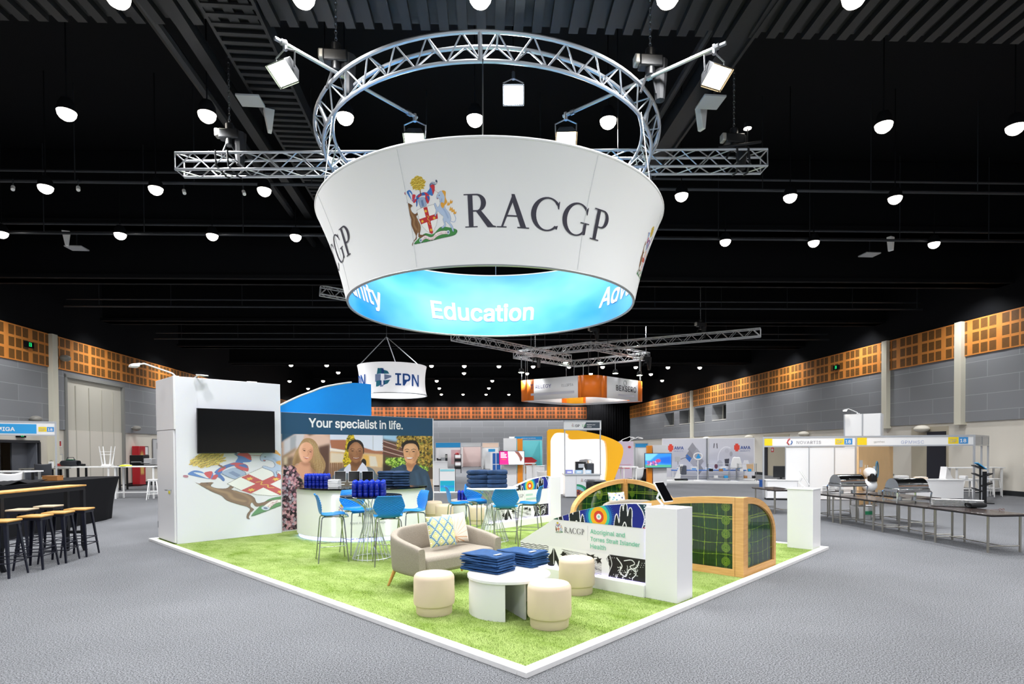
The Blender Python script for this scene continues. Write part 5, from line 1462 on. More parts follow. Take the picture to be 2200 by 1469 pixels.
ra, rb_ = G(1560, 92, 7.02), G(1210, 250, 7.02); boom(ra, rb_, 'aluminium boom pipe lying across the right of the ring truss')
_dn = Vector((0, -1.1, -2.4))
flood(la + (lb - la) * .06 - Vector((0, 0, .34)), la + _dn + Vector((-.5, 0, 0)), COOL, (1, 1, .88), 'greenish white flood lamp on the outer end of the left boom pipe', FLOOD_W)
flood(lb - (lb - la) * .02 - Vector((0, 0, .34)), lb + _dn, COOL, (.94, 1, .92), 'flood lamp on the inner end of the left boom pipe, over the drum rim', FLOOD_W)
flood(ra + (rb_ - ra) * .06 - Vector((0, 0, .34)), ra + _dn + Vector((.4, 0, 0)), WARM, (1, .86, .68), 'warm flood lamp on the outer end of the right boom pipe', FLOOD_W)
flood(rb_ - (rb_ - ra) * .02 - Vector((0, 0, .34)), rb_ + _dn, WARM, (1, .86, .68), 'warm flood lamp on the inner end of the right boom pipe, over the drum rim', FLOOD_W)
q = at_depth(1103, 205, 9.6)
t = flood(q, q + Vector((0, -1, -.55)), ICE, (.9, .95, 1), 'dazzling icy flood lamp in the middle of the ring truss', FLOOD_W * 1.0)
MB().tube((0, 0, .3), (0, 0, ZC - q.z), .02).build('stem', TBLK, t)
q = at_depth(1606, 276, 10.4)
t = thing('pin_spot', 'small lit pin spot on a stalk above the right end of the straight truss', 'light', q)
MB().tube((0, 0, 0), (0, .0, -.52), .012).build('stalk', TBLK, t)
MB().lathe([(0, 0), (.07, 0), (.05, .1), (0, .12)], 12).build('housing', TBLK, t); MB().lathe([(0, -.012), (.068, -.004), (.068, 0)], 12).build('lens', LENS, t)
# ---- other hanging signs farther back
def at_z(px, py, z): return G(px, py, z)
ip = at_depth(843, 820, 27.0)
ipn = thing('drum_sign', 'small white hanging drum sign with a blue mark, far behind the blue arch', 'hanging sign', (ip.x, ip.y, ip.z - .65))
IW = mat('white_sign_fabric', 'f8f8fa', .6)
def ir(f): return 1.50 + .32 * (f - .5) ** 2
IWL = mat('added_glow_fabric', 'f6f6f8', .6, emit=.4)  # glow added to the fabric so the drum comes out bright white
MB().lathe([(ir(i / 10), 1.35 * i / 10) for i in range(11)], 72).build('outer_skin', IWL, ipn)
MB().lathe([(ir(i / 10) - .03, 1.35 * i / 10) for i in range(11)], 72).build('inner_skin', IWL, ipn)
MB().path([(ir(0) * math.cos(2 * PI * k / 72), ir(0) * math.sin(2 * PI * k / 72), 0) for k in range(72)], .02, 6, True).build('bottom_rim', RIM, ipn)
IB = mat('mid_blue_ink', '1f5fb6', .5); IT = mat('teal_ink', '2f97b6', .5); IL = mat('pale_blue_ink', 'a8bdea', .5)
def ifn(th): return lambda x, y: Vector(((1.53) * math.cos(-PI / 2 + th + x / 1.52), (1.53) * math.sin(-PI / 2 + th + x / 1.52), y))
for th in (0, -1.75):
    letters(ipn, text_data('IPN', 1, .02), ('w', 1.2), ifn(th + .283), IB, 'lettering', 'L', 10).location = (0, 0, .34)
f0 = ifn(-.06)
for col, pts in ((IL, [(500, 775), (580, 775), (575, 845), (498, 862)]), (IL, [(560, 688), (600, 688), (625, 727), (590, 712)]), (IL, [(625, 778), (718, 792), (716, 812), (625, 842)]), (IL, [(565, 895), (620, 893), (600, 918), (565, 935)]),
                 (IT, [(540, 700), (588, 712), (588, 770), (522, 775)]), (IT, [(622, 730), (668, 742), (692, 772), (622, 775)]), (IT, [(515, 850), (570, 843), (570, 895), (508, 930)]), (IT, [(628, 845), (702, 838), (670, 880), (628, 893)]),
                 (IB, [(588, 700), (622, 730), (622, 772), (588, 772)]), (IB, [(570, 845), (588, 845), (588, 898), (570, 895)]), (IB, [(612, 845), (628, 845), (628, 893), (612, 900)])):
    MB().add([f0((x - 610) / 300, .68 + (810 - y) / 300 * 1.2) for x, y in pts], [(0, 1, 2, 3)]).build('logo_shape', col, ipn)
mb = MB(); tp = Vector((-.25, 0, 2.75))
for a in (200, 330, 90): mb.tube(tp, (1.5 * math.cos(math.radians(a)), 1.5 * math.sin(math.radians(a)), 1.35), .022, n=5)
mb.tube(tp, (-.25, 0, ZC - ip.z + .6), .02, n=5).build('suspension_wire', STEEL, ipn)
# square lettered sign
q0, q1, q2 = Vector((.25, 26.1, 0)), Vector((3.37, 24.0, 0)), Vector((6.2, 26.8, 0)); q3 = q0 + q2 - q1
SZ0, SZ1 = 3.86, 4.78
cen = (q0 + q1 + q2 + q3) / 4
sq = thing('square_sign', 'square hanging sign with white faces and orange corners above the orange framed booth', 'hanging sign', (cen.x, cen.y, SZ0))
ORG = mat('orange_panel', 'fb7d10', .45)
Q = [p - cen for p in (q0, q1, q2, q3)]
def rounded(k=.55, n=6):
    out = []
    for i in range(4):
        a, b_, c_ = Q[i - 1], Q[i], Q[(i + 1) % 4]
        s_, e_ = b_ + (a - b_).normalized() * k, b_ + (c_ - b_).normalized() * k
        for j in range(n + 1):
            t_ = j / n; out.append((s_ * (1 - t_) ** 2 + b_ * 2 * t_ * (1 - t_) + e_ * t_ * t_, i))
    return out
RP = rounded()
n = len(RP)
for i in range(n):
    (p, ci), (r_, cj) = RP[i], RP[(i + 1) % n]
    if ci == cj:
        continue
    else:                                            # a straight face: orange end pieces, white middle
        f = .13
        P4 = [p, p + (r_ - p) * f, p + (r_ - p) * (1 - f * .4), r_]
        for u, (A_, B_) in enumerate(zip(P4[:-1], P4[1:])):
            MB().add([A_, B_, B_ + Vector((0, 0, .92)), A_ + Vector((0, 0, .92))], [(0, 1, 2, 3)]).build('white_face' if u == 1 else 'orange_end', IW if u == 1 else ORG, sq, solid=.05)
for c_ in range(4):
    cp = [p for p, ci in RP if ci == c_]
    MB().add(cp + [p + Vector((0, 0, .92)) for p in cp], [(i, i + 1, len(cp) + i + 1, len(cp) + i) for i in range(len(cp) - 1)]).build('orange_corner', ORG if c_ != 3 else mat('amber_panel', 'fbb812', .5), sq, solid=.05)
MB().add([RP[0][0] * .98 + Vector((0, 0, .01))] + [p * .98 + Vector((0, 0, .01)) for p, _ in RP[1:]] + [p * .8 + Vector((0, 0, .05)) for p, _ in RP], [(i, (i + 1) % n, n + (i + 1) % n, n + i) for i in range(n)]).build('inner_lip', IW, sq)
d01 = (Q[1] - Q[0]).normalized(); d12 = (Q[2] - Q[1]).normalized(); up = Vector((0, 0, 1))
nl = Vector((d01.y, -d01.x, 0)); nr = Vector((d12.y, -d12.x, 0))
VI = mat('violet_grey_ink', '55508c', .5)
letters(sq, text_data('T', 1, .008), ('h', .42), (Q[0] + d01 * .72 + nl * .04 + up * .48, d01, up), VI, 'lettering', 'L')
letters(sq, text_data('RELEGY', 1, .008), ('h', .3), (Q[0] + d01 * 1.0 + nl * .04 + up * .5, d01, up), VI, 'lettering', 'L')
letters(sq, text_data('ELLIPTA', 1, .0), ('h', .2), (Q[0] + d01 * 2.3 + nl * .04 + up * .5, d01, up), MATS['grey_ink'], 'small_lettering', 'L')
MB().prism([Q[0] + d01 * .75 + nl * .035 + up * z for z in (.2,)] + [Q[0] + d01 * 2.9 + nl * .035 + up * .2, Q[0] + d01 * 2.9 + nl * .035 + up * .3, Q[0] + d01 * .75 + nl * .035 + up * .3], nl * .004).build('tagline_print', mat('lilac_grey_ink', 'd3d2dd', .5), sq)
letters(sq, text_data('BEXSERO', 1, .012, 1.1), ('w', 1.55), (Q[1] + d12 * 2.35 + nr * .04 + up * .36, d12, up), DK, 'lettering', 'C')
MB().path([Q[1] + d12 * 2.25 + nr * .04 + up * .72 + d12 * (.1 * math.cos(a)) + up * (.11 * math.sin(a)) for a in [PI * k / 5 for k in range(10)]], .012, 5, True).build('bulb_mark', MATS['grey_ink'], sq)
MB().prism([Q[1] + d12 * 1.75 + nr * .035 + up * .14, Q[1] + d12 * 2.95 + nr * .035 + up * .14, Q[1] + d12 * 2.95 + nr * .035 + up * .22, Q[1] + d12 * 1.75 + nr * .035 + up * .22], nr * .004).build('tagline_print', MATS['lilac_grey_ink'], sq)
mb = MB()
for p, _ in RP[::3]: mb.tube(p + Vector((0, 0, .9)), p + Vector((0, 0, 2.1)), .012, n=4)
mb.build('suspension_wire', STEEL, sq)
ALD = mat('far_truss_aluminium', 'c4c6c9', .4, .6)
tz = 5.95
for i in range(4):
    box_truss('%s run of the square lattice truss above the orange cornered sign' % ('front left', 'front right', 'rear right', 'rear left')[i],
              (cen.x + Q[i].x * 1.02, cen.y + Q[i].y * 1.02, tz), (cen.x + Q[(i + 1) % 4].x * 1.02, cen.y + Q[(i + 1) % 4].y * 1.02, tz), .29, ALD, grp='square truss runs')
box_truss('straight lattice truss running right from above the square sign', at_depth(1212, 750, 26.2), at_depth(1634, 714, 22.6), .3, ALD)
box_truss('lattice truss running from below the big drum sign to the square truss', at_depth(975, 722, 21.5), at_depth(1222, 770, 27.4), .29, ALD)
box_truss('short end of lattice truss peeping out left of the big drum sign', at_depth(688, 624, 20.0), at_depth(775, 640, 20.6), .29, ALD)
for px, py, d_, lab in ((1505, 697, 23.5, 'small chain hoist over the right lattice truss at the back'), (1275, 708, 25.3, 'small chain hoist directly over the square truss'), (1388, 770, 26.4, 'small chain hoist at the right corner of the square truss'), (1150, 765, 26.6, 'small chain hoist at the left corner of the square truss')):
    hoist(at_depth(px, py, d_), lab, strap=.3)
for px, py, d_, lab in ((1120, 800, 26.1, 'small flood lamp under the left corner of the square truss'), (1215, 779, 28.4, 'small flood lamp inside the square truss, left'), (1289, 779, 28.2, 'small flood lamp inside the square truss, right'), (1322, 802, 26.6, 'small flood lamp above the right white face of the square sign'), (1374, 806, 26.8, 'small flood lamp above the right orange corner of the square sign')):
    q = at_depth(px, py, d_)
    t = thing('par_lamp', lab, 'light', q)
    MB().lathe([(0, .0), (.13, .0), (.1, .16), (0, .2)], 12).build('housing', TBLK, t); MB().lathe([(0, -.03), (.1, -.015), (.128, 0)], 12).build('lens', COOL, t)
    MB().tube((0, 0, .15), (0, 0, max(.2, 5.85 - q.z)), .015, n=5).build('yoke_bracket', STEEL, t)
    ld = bpy.data.lights.new('lamp', 'SPOT'); ld.energy = 230; ld.spot_size = 2.6; ld.spot_blend = .6; ld.shadow_soft_size = .12
    lo = bpy.data.objects.new('lamp', ld); COL.objects.link(lo); lo.parent = t; lo.location = (0, 0, -.06)
# ================================================================== left side of the hall
BSTL = mat('black_powder_steel', '14151b', .42, .3)
NVST = mat('navy_black_steel', '1a1c2c', .4, .3)
def make_metal_stool(m, seat_m, hh=.78):
    t = thing('metal_stool', 'x', 'stool')
    MB().bx(-.16, .16, -.16, .16, hh - .03, hh).build('seat', seat_m, t, bevel=.012)
    MB().bx(-.145, .145, -.145, .145, hh - .07, hh - .03).build('seat_pan', m, t, bevel=.006)
    for sx in (-1, 1):
        for sy in (-1, 1):
            mb = MB()
            mb.add([(sx * x, sy * y, z) for z, k, wd in ((hh - .05, .135, .045), (0.0, .2, .022)) for x, y in ((k, k), (k - wd, k), (k - wd, k - .012), (k - .012, k - .012), (k - .012, k - wd), (k, k - wd))],
                   [(i, (i + 1) % 6, 6 + (i + 1) % 6, 6 + i) for i in range(6)] + [(0, 1, 2, 3, 4, 5), (6, 7, 8, 9, 10, 11)])
            mb.build('leg', m, t, smooth=False)
    mb = MB()
    for z, k in ((.3, .172), (.2, .182)):
        for sx in (-1, 1): mb.tube((sx * k, -k, z), (sx * k, k, z), .008, n=6)
        for sy in (-1, 1): mb.tube((-k, sy * k, z), (k, sy * k, z), .008, n=6)
    mb.build('foot_rail', m, t)
    return t
WOODT = mat('oiled_timber', 'd9a257', .5, noise=(10, .8)); WOODP = mat('pale_timber', 'cdb595', .55, noise=(10, .85))
S1 = make_metal_stool(NVST, WOODT)
LTH = HB + .06
for x, y, lab in ((-7.0, 7.94, 'timber topped black stool at the left edge of the photo'), (-7.02, 8.52, 'timber topped black stool, second from the left in the front row at the timber bar'),
                  (-7.06, 9.0, 'timber topped black stool, third from the left in the front row at the timber bar'), (-7.12, 9.52, 'timber topped black stool at the right end of the front row at the timber bar')):
    dup(S1, (x, y, 0), LTH + rnd.uniform(-.06, .06), lab, 'black metal stools')
for x, y, lab in ((-8.0, 9.45, 'pale topped black stool on the far side of the timber bar, left one'), (-8.03, 10.03, 'pale topped black stool on the far side of the timber bar, right one')):
    o = dup(S1, (x, y, 0), LTH, lab, 'black metal stools')
    for ch in o.children:
        if ch.name.startswith('seat') and 'pan' not in ch.name:
            ch.data = ch.data.copy(); ch.data.materials[0] = WOODP
kill(S1)
t = thing('bar_table', 'long black steel bar table with a thin timber top at the left edge', 'table', HH(-6.78, 8.9, 0), HB)
MB().bx(-.02, .31, -2.9, 1.76, 1.112, 1.138).build('table_top', WOODT, t, bevel=.004)
MB().bx(-.01, .3, -2.88, 1.74, 1.05, 1.112).build('top_frame', BSTL, t)
for y in (-2.7, -.1, 1.7):
    for x in (.02, .28):
        MB().bx(x - .03, x + .03, y - .03, y + .03, .35, 1.05).path([(x, y, .36), (x, y, .1), (x + (x - .15) * .15, y + .02, .0)], .034, 6).build('leg', BSTL, t)
MB().bx(.02, .28, -.12, -.08, .3, .35).bx(.02, .28, 1.68, 1.72, .3, .35).build('cross_bar', BSTL, t)
# black cloth table
CLOTH = mat('black_table_cloth', '0d0e12', .8, spec=.2, bump=(5, .35))
t = thing('draped_table', 'long bar table draped to the floor in black cloth beside the white display cabin', 'table', HH(-9.35, 13.6, 0), HB)
def drape(u, v):
    a = 2 * PI * u; ex = .5
    x = math.copysign(abs(math.cos(a)) ** ex, math.cos(a)) * .62; y = math.copysign(abs(math.sin(a)) ** ex, math.sin(a)) * 2.6
    k = 1 - .05 * math.sin(PI * v) - (.12 if y > 0 else .02) * (1 - v) ** 2
    w = 1 + .012 * math.sin(a * 14) * (1 - v)
    return (x * k * w, y * (k if y > 0 else 1) * w, 1.06 * v)
MB().grid(drape, 72, 10, True).build('cloth_skirt', CLOTH, t, angle=70)
MB().add([drape(i / 72, 1) for i in range(72)], [tuple(range(72))]).build('cloth_top', CLOTH, t)
MB().grid(lambda u, v: (.55 - .5 * v + .05 * math.sin(9 * u), -1.6 + 1.2 * u, 1.07 + .06 * math.sin(5 * u + 3 * v) ** 2), 12, 8).build('gathered_cloth', CLOTH, t)
t = thing('timber_box', 'small brown timber box standing on the black draped table', 'box', HH(-9.15, 13.9, 1.062), HB)
MB().bx(-.16, .16, -.1, .1, 0, .1).build('box_body', mat('brown_box', 'a8703a', .6), t, bevel=.006)
MB().bx(-.165, .165, -.105, .105, .1, .112).build('lid', MATS['brown_box'], t, bevel=.003)
# white bar tables and stools behind
WMET = mat('white_metal', 'f1f1f0', .4)
def plain_table(lab, loc, rz, w, d_, h, top_m, leg_m, grp=None, leg=.045, name='bar_table', rails=True):
    t = thing(name, lab, 'table', loc, rz, grp)
    MB().bx(-w / 2, w / 2, -d_ / 2, d_ / 2, h - .04, h).build('table_top', top_m, t, bevel=.004)
    for x in (-w / 2 + .08, w / 2 - .08):
        for y in (-d_ / 2 + .06, d_ / 2 - .06): MB().bx(x - leg / 2, x + leg / 2, y - leg / 2, y + leg / 2, 0, h - .03).build('leg', leg_m, t)
    if rails: MB().bx(-w / 2 + .08, w / 2 - .08, -.02, .02, .2, .24).bx(-w / 2 + .06, -w / 2 + .1, -d_ / 2 + .06, d_ / 2 - .06, .2, .24).bx(w / 2 - .1, w / 2 - .06, -d_ / 2 + .06, d_ / 2 - .06, .2, .24).build('rail', leg_m, t)
    return t
plain_table('long white bar table in the left background carrying an upturned white stool', at_depth(190, 1075, 21.0) * Vector((1, 1, 0)), .05, 1.9, .6, 1.18, WMET, WMET, 'white bar tables')
plain_table('long white bar table in the left background right behind the draped black table', at_depth(298, 1075, 21.2) * Vector((1, 1, 0)), .05, 1.5, .6, 1.18, WMET, WMET, 'white bar tables')
plain_table('white round edged bar table at the far left, beside the white shell chair', at_depth(28, 1060, 17.4) * Vector((1, 1, 0)), .0, 1.3, .7, 1.15, WMET, STEEL, None, .05)
S2 = make_metal_stool(WMET, WMET, .72)
for i, (px, d_) in enumerate(((152, 20.2), (172, 20.3), (190, 20.2), (160, 21.9), (330, 20.6))):
    p = at_depth(px, 1075, d_); dup(S2, (p.x, p.y, 0), .1 * i, ('white metal stool at the left end of the white bar table', 'white metal stool, second along the white bar table', 'white metal stool, third along the white bar table', 'white metal stool behind the white bar table', 'white metal stool beside the cabin edge at the right white bar table')[i], 'white metal stools')
p = at_depth(231, 1003, 21.0)
o = dup(S2, (p.x, p.y, 1.185 + .72), .3, 'white metal stool upturned on top of the white bar table', 'white metal stools'); o.rotation_euler = (PI, 0, .3)
kill(S2)
def block(name, lab, cat, loc, rz, size, m, bev=.01, grp=None, extra=None):
    t = thing(name, lab, cat, loc, rz, grp)
    MB().bx(-size[0] / 2, size[0] / 2, -size[1] / 2, size[1] / 2, 0, size[2]).build('body', m, t, bevel=bev)
    if extra: extra(t)
    return t
p = at_depth(152, 1003, 21.0); t = thing('duffel_bag', 'dark holdall with a green flap on the white bar table', 'bag', (p.x, p.y, 1.18), .1)
MB().grid(lambda u, v: ((u - .5) * .55, .13 * math.cos(2 * PI * v), .12 + .12 * math.copysign(abs(math.sin(2 * PI * v)) ** .5, math.sin(2 * PI * v)) * (1 - .2 * abs(u - .5) * 2)), 10, 16, False).build('body', mat('dark_canvas', '22252b', .8), t)
MB().bx(-.1, .12, -.1, .1, .235, .26).build('green_flap', mat('green_canvas', '1f6a4a', .8), t, bevel=.01); MB().path([(-.15, 0, .2), (-.1, 0, .33), (.1, 0, .33), (.15, 0, .2)], .012, 6).build('handle', MATS['dark_canvas'], t)
p = at_depth(270, 1003, 21.0); t = thing('safety_vest', 'folded yellow safety vest on the white bar table, right of the upturned stool', 'clothing', (p.x, p.y, 1.18), .2)
MB().ball((0, 0, 0), (.22, .14, .06), 14, 6, zmin=0).build('folded_cloth', mat('hi_vis_yellow', 'd4e02a', .7), t); MB().path([(-.2, .02, .03), (0, .03, .066), (.2, .02, .03)], .012, 5).build('silver_band', STEEL, t)
# work benches, chair, timber pallet by the open doorway
plain_table('dark framed work bench below the wall notice, right of the open doorway', at_depth(98, 1050, 20.0) * Vector((1, 1, 0)), HB + PI / 2 * 0, 1.3, .6, 1.16, mat('bench_grey', '8b8a84', .6), TBLK, 'work benches', .06)
plain_table('dark framed work bench in front of the roller door, behind the holdall', at_depth(150, 1050, 22.6) * Vector((1, 1, 0)), HB, 1.1, .6, 1.16, MATS['bench_grey'], TBLK, 'work benches', .06)
for px, d_, z, sz, m, lab, nm in ((86, 20, 1.16, (.18, .12, .12), TBLK, 'small black tool case on the left work bench', 'tool_case'), (110, 20, 1.16, (.12, .1, .22), WHT, 'white canister on the left work bench', 'canister'),
                                  (131, 22.6, 1.16, (.2, .14, .1), mat('red_plastic', 'b5423a', .5), 'small red tool box on the right work bench', 'tool_box'), (172, 22.6, 1.16, (.3, .2, .08), TBLK, 'flat black case on the right work bench', 'flat_case')):
    p = at_depth(px, 1000, d_); block(nm, lab, 'box', (p.x, p.y, z), .1, sz, m, .008, extra=lambda t, s_=sz: MB().path([(-s_[0] * .25, 0, s_[2]), (-s_[0] * .2, 0, s_[2] + .04), (s_[0] * .2, 0, s_[2] + .04), (s_[0] * .25, 0, s_[2])], .008, 5).build('handle', TBLK, t))
p = at_depth(85, 1050, 19.0); t = thing('timber_pallet', 'low stack of timber boards and pallet in front of the open doorway', 'pallet', (p.x, p.y, 0), .1)
for k in range(3): MB().bx(-1.1, 1.1, -.5, .5, .34 + k * .05, .38 + k * .05).build('board', mat('board_cream', 'cdc2ae', .6) if k == 2 else WOODP, t)
for y in (-.4, 0, .4): MB().bx(-1.05, 1.05, y - .05, y + .05, 0.02, .34).build('bearer', mat('rough_timber', '7d5a38', .7), t)
p = at_depth(74, 1040, 18.3); t = thing('shell_chair', 'charcoal shell chair standing on the timber boards', 'chair', (p.x, p.y + .4, .48), .5)
def chair_shell(t, m, lm):
    pr = spl([(.2, .43), (.1, .44), (-.1, .43), (-.18, .5), (-.22, .66), (-.25, .84)], False, 4); n = len(pr) - 1
    MB().grid(lambda u, v: ((u - .5) * .44, pr[min(int(v * n), n)][0] + .05 * (2 * u - 1) ** 2, pr[min(int(v * n), n)][1] + .03 * (2 * u - 1) ** 2), 12, n).build('seat_shell', m, t, solid=.012, angle=70)
    for x in (-1, 1):
        for y in (-1, 1): MB().tube((x * .1, y * .1, .42), (x * .2, y * .2, 0), .011, n=6).build('leg', lm, t)
chair_shell(t, mat('charcoal_plastic', '3a3c42', .5), STEEL)
p = at_depth(8, 1070, 15.5); t = thing('shell_chair', 'white shell chair on steel legs at the left edge behind the timber bar', 'chair', (p.x, p.y, .25), 1.2)
chair_shell(t, WHT, STEEL); t.scale = (1.35, 1.35, 1.35); t.location.z = 0
# red vending machine, notice board and panel by the left wall
t = thing('vending_machine', 'red vending machine with a golden picture against the left wall', 'vending machine', HH(XL + .25, 30.4, 0), HB + PI / 2)
MB().bx(-.28, .28, -.15, .2, .02, 1.98).build('cabinet', mat('vending_red', 'b3202a', .35), t, bevel=.02)
c = Ink(40, 70, -.26, 1.9, .2, .5, 'b02028')
c.ell(-.05, 1.2, .22, .5, 'c99a4a', soft=3); c.ell(-.05, 1.45, .1, .14, 'e0bb74', soft=1); c.poly([(-.2, .6), (.12, .6), (.05, 1.2), (-.12, 1.2)], 'd8b060', soft=2)
c.mesh('front_picture', lambda X, Y: np.stack([X, np.full_like(X, -.155), Y], 1), INK, t)
MB().bx(.21, .27, -.16, -.15, .9, 1.5).build('control_panel', TBLK, t)
def wall_board(lab, y0_, y1_, z0_, z1_, m, fm, nm='notice_board'):
    t = thing(nm, lab, 'board', HH(XL + .03, (y0_ + y1_) / 2, z0_), HB + PI / 2)
    w = (y1_ - y0_) / 2
    MB().bx(-w, w, -.02, .0, 0, z1_ - z0_).build('board_face', m, t); MB().bx(-w - .03, -w, -.03, 0, -.03, z1_ - z0_ + .03).bx(w, w + .03, -.03, 0, -.03, z1_ - z0_ + .03).bx(-w, w, -.03, 0, z1_ - z0_, z1_ - z0_ + .03).bx(-w, w, -.03, 0, -.03, 0).build('frame', fm, t)
wall_board('white notice sheet on the left wall beside the red vending machine', 31.1, 31.6, 1.55, 1.95, WHT, TBLK)
wall_board('pale grey framed panel on the left wall at the cabin edge', 32.1, 33.2, .9, 2.35, PGR, mat('mid_grey_frame', '77787a', .5), 'framed_panel')
wall_board('small red and white fire notice on the left wall beside the roller door', 24.85, 25.05, 1.95, 2.15, mat('notice_red', 'c23a3a', .5), WHT, 'fire_notice')
wall_board('white paper notice on the left wall beneath the fire notice', 24.75, 25.1, 1.3, 1.6, mat('paper_cream', 'efeadb', .6), PGR, 'paper_notice')
for px, d_, z, sz, m, lab in ((300, 26.0, 1.1, (.6, .5, .45), TBLK, 'black printer on the long counter right of the vending machine'), (318, 26, 1.1, (.5, .4, .3), PGR, 'pale grey crate on the long counter beside the printer')):
    p = at_depth(px, 1000, d_); block('office_printer' if m is TBLK else 'crate', lab, 'machine' if m is TBLK else 'crate', (p.x, p.y, z), .1, sz, m, .02, extra=lambda t, s_=sz: MB().bx(-s_[0] * .35, s_[0] * .35, -s_[1] / 2 - .05, -s_[1] / 2 + .05, s_[2] * .3, s_[2] * .36).build('tray', PGR, t))
plain_table('dark long counter in front of the left wall beside the vending machine', at_depth(318, 1060, 26.0) * Vector((1, 1, 0)), .1, 2.2, .7, 1.1, TBLK, TBLK, None, .06)

# ---- shell scheme stands: aluminium posts, fascia with lettering
ALP = mat('shell_aluminium', 'c6c8cc', .35, .6)
SKY = mat('fascia_blue', '2b9fe0', .5)
def shell(name, lab, p0, p1, z0, z1, face_m, posts=(0, 1), depth=0.0, emit=False):
    """a fascia board between two posts, lettered on the side towards the camera; local x runs p0 -> p1"""
    p0, p1 = Vector((p0[0], p0[1], 0)), Vector((p1[0], p1[1], 0)); d = p1 - p0
    t = thing(name, lab, 'exhibition stand', p0, math.atan2(d.y, d.x)); L_ = d.length
    MB().bx(0, L_, -.01, .02, z0 + .04, z1 - .05).build('fascia_board', face_m, t)
    MB().bx(0, L_, -.02, .03, z1 - .05, z1).bx(0, L_, -.02, .03, z0, z0 + .04).build('fascia_rail', ALP, t)
    for q in posts: MB().bx(q * L_ - .025, q * L_ + .025, -.025, .025, 0, z1).build('post', ALP, t)
    return t, L_
YLW = mat('badge_yellow', 'f2d31c', .5); BBL = mat('badge_blue', '3f8fd0', .5)
GRI = MATS['grey_ink']
def badge(t, x, z, k=1.0):
    MB().bx(x, x + .27 * k, -.016, -.012, z, z + .2 * k).build('yellow_badge', YLW, t)
    letters(t, text_data('GP', 1, .02), ('h', .2 * k), ((x + .04 * k, -.018, z + .04 * k), (1, 0, 0), (0, 0, 1)), mat('badge_grey', 'b9b49a', .5), 'badge_lettering', 'L')
    MB().bx(x + .28 * k, x + .52 * k, -.016, -.012, z, z + .2 * k).build('blue_badge', BBL, t)
    letters(t, text_data('18', 1, .02), ('h', .2 * k), ((x + .31 * k, -.018, z + .04 * k), (1, 0, 0), (0, 0, 1)), GLW, 'badge_lettering', 'L')
pA, pB = at_depth(-80, 1000, 18.2), at_depth(121, 1000, 19.6)
zt_, zb_ = at_depth(100, 905, 19.4).z, at_depth(100, 936, 19.4).z
t, L_ = shell('exhibition_stand', 'exhibition stand with a sky blue lettered fascia at the left wall', pA, pB, zb_, zt_, WHT, (1,))
MB().bx(0, L_ - .5, -.014, -.011, zb_ + .07, zt_ - .1).build('blue_band', SKY, t)
letters(t, text_data('MIGA', 1, .03), ('h', .24), ((L_ - 1.5, -.016, (zb_ + zt_) / 2 - .09), (1, 0, 0), (0, 0, 1)), GLW, 'lettering', 'L')
badge(t, L_ - .45, (zb_ + zt_) / 2 - .1, .78)
MB().bx(0, L_, .02, 1.6, zt_ - .04, zt_ - .01).build('roof_rail', ALP, t)

# ================================================================== right side of the hall
P1, P2, P3 = Vector((8.32, 19.18, 0)), Vector((10.95, 18.45, 0)), Vector((14.03, 17.6, 0))
t, L_ = shell('exhibition_stand', 'white exhibition stand with grey lettered fascia, left of the timber wall', P1, P2, 1.72, 2.06, WHT, (0, 1))
letters(t, text_data('NOVARTIS', 1, .0, 1.08), ('w', .72), ((1.0, -.016, 1.82), (1, 0, 0), (0, 0, 1)), mat('warm_grey_ink', '8f8a92', .5), 'lettering', 'L')
MB().path([(.78, -.016, 1.8), (.72, -.016, 1.86), (.75, -.016, 1.95), (.8, -.016, 1.99)], .02, 6).build('flame_mark', mat('mark_red', 'c23b3b', .5), t)
MB().path([(.82, -.016, 1.8), (.87, -.016, 1.87), (.85, -.016, 1.93)], .016, 6).build('flame_mark', mat('mark_blue', '3f6fb0', .5), t)
MB().bx(.03, .27, -.016, -.012, 1.77, 2.0).build('yellow_tag', YLW, t); badge(t, L_ - .6, 1.79, .95)
for x0_, x1_ in ((.68, 1.36), (1.38, 2.1), (2.12, L_ - .04)): MB().bx(x0_, x1_, .0, .03, .03, 1.7).build('wall_panel', WHT, t)
for x0_ in (.67, 1.37, 2.11): MB().bx(x0_ - .012, x0_ + .012, -.02, .03, 0, 1.72).build('panel_post', ALP, t)
t, L_ = shell('exhibition_stand', 'white exhibition stand with pale lettered fascia and timber wall at the right', P2, P3, 1.72, 2.06, WHT, (1,))
MB().bx(.03, .3, -.016, -.012, 1.77, 2.0).build('yellow_tag', YLW, t)
letters(t, text_data('GPMHSC', 1, .0, 1.1), ('w', .62), ((1.25, -.016, 1.8), (1, 0, 0), (0, 0, 1)), mat('lilac_ink', 'a9b2d0', .5), 'lettering', 'L')
letters(t, text_data('gpmhsc', 1, .0), ('w', .3), ((.5, -.016, 1.84), (1, 0, 0), (0, 0, 1)), mat('mid_grey_ink', '9b9b94', .5), 'small_lettering', 'L')
badge(t, L_ - .68, 1.79, 1.0)
dv = (Vector((16.25, 19.75, 0)) - P3).normalized()
t2, L2 = shell('fascia_return', 'side fascia of the right exhibition stand running back from its corner post', P3 + dv * .04, P3 + dv * 2.9, 1.72, 2.06, WHT, (.5, 1))
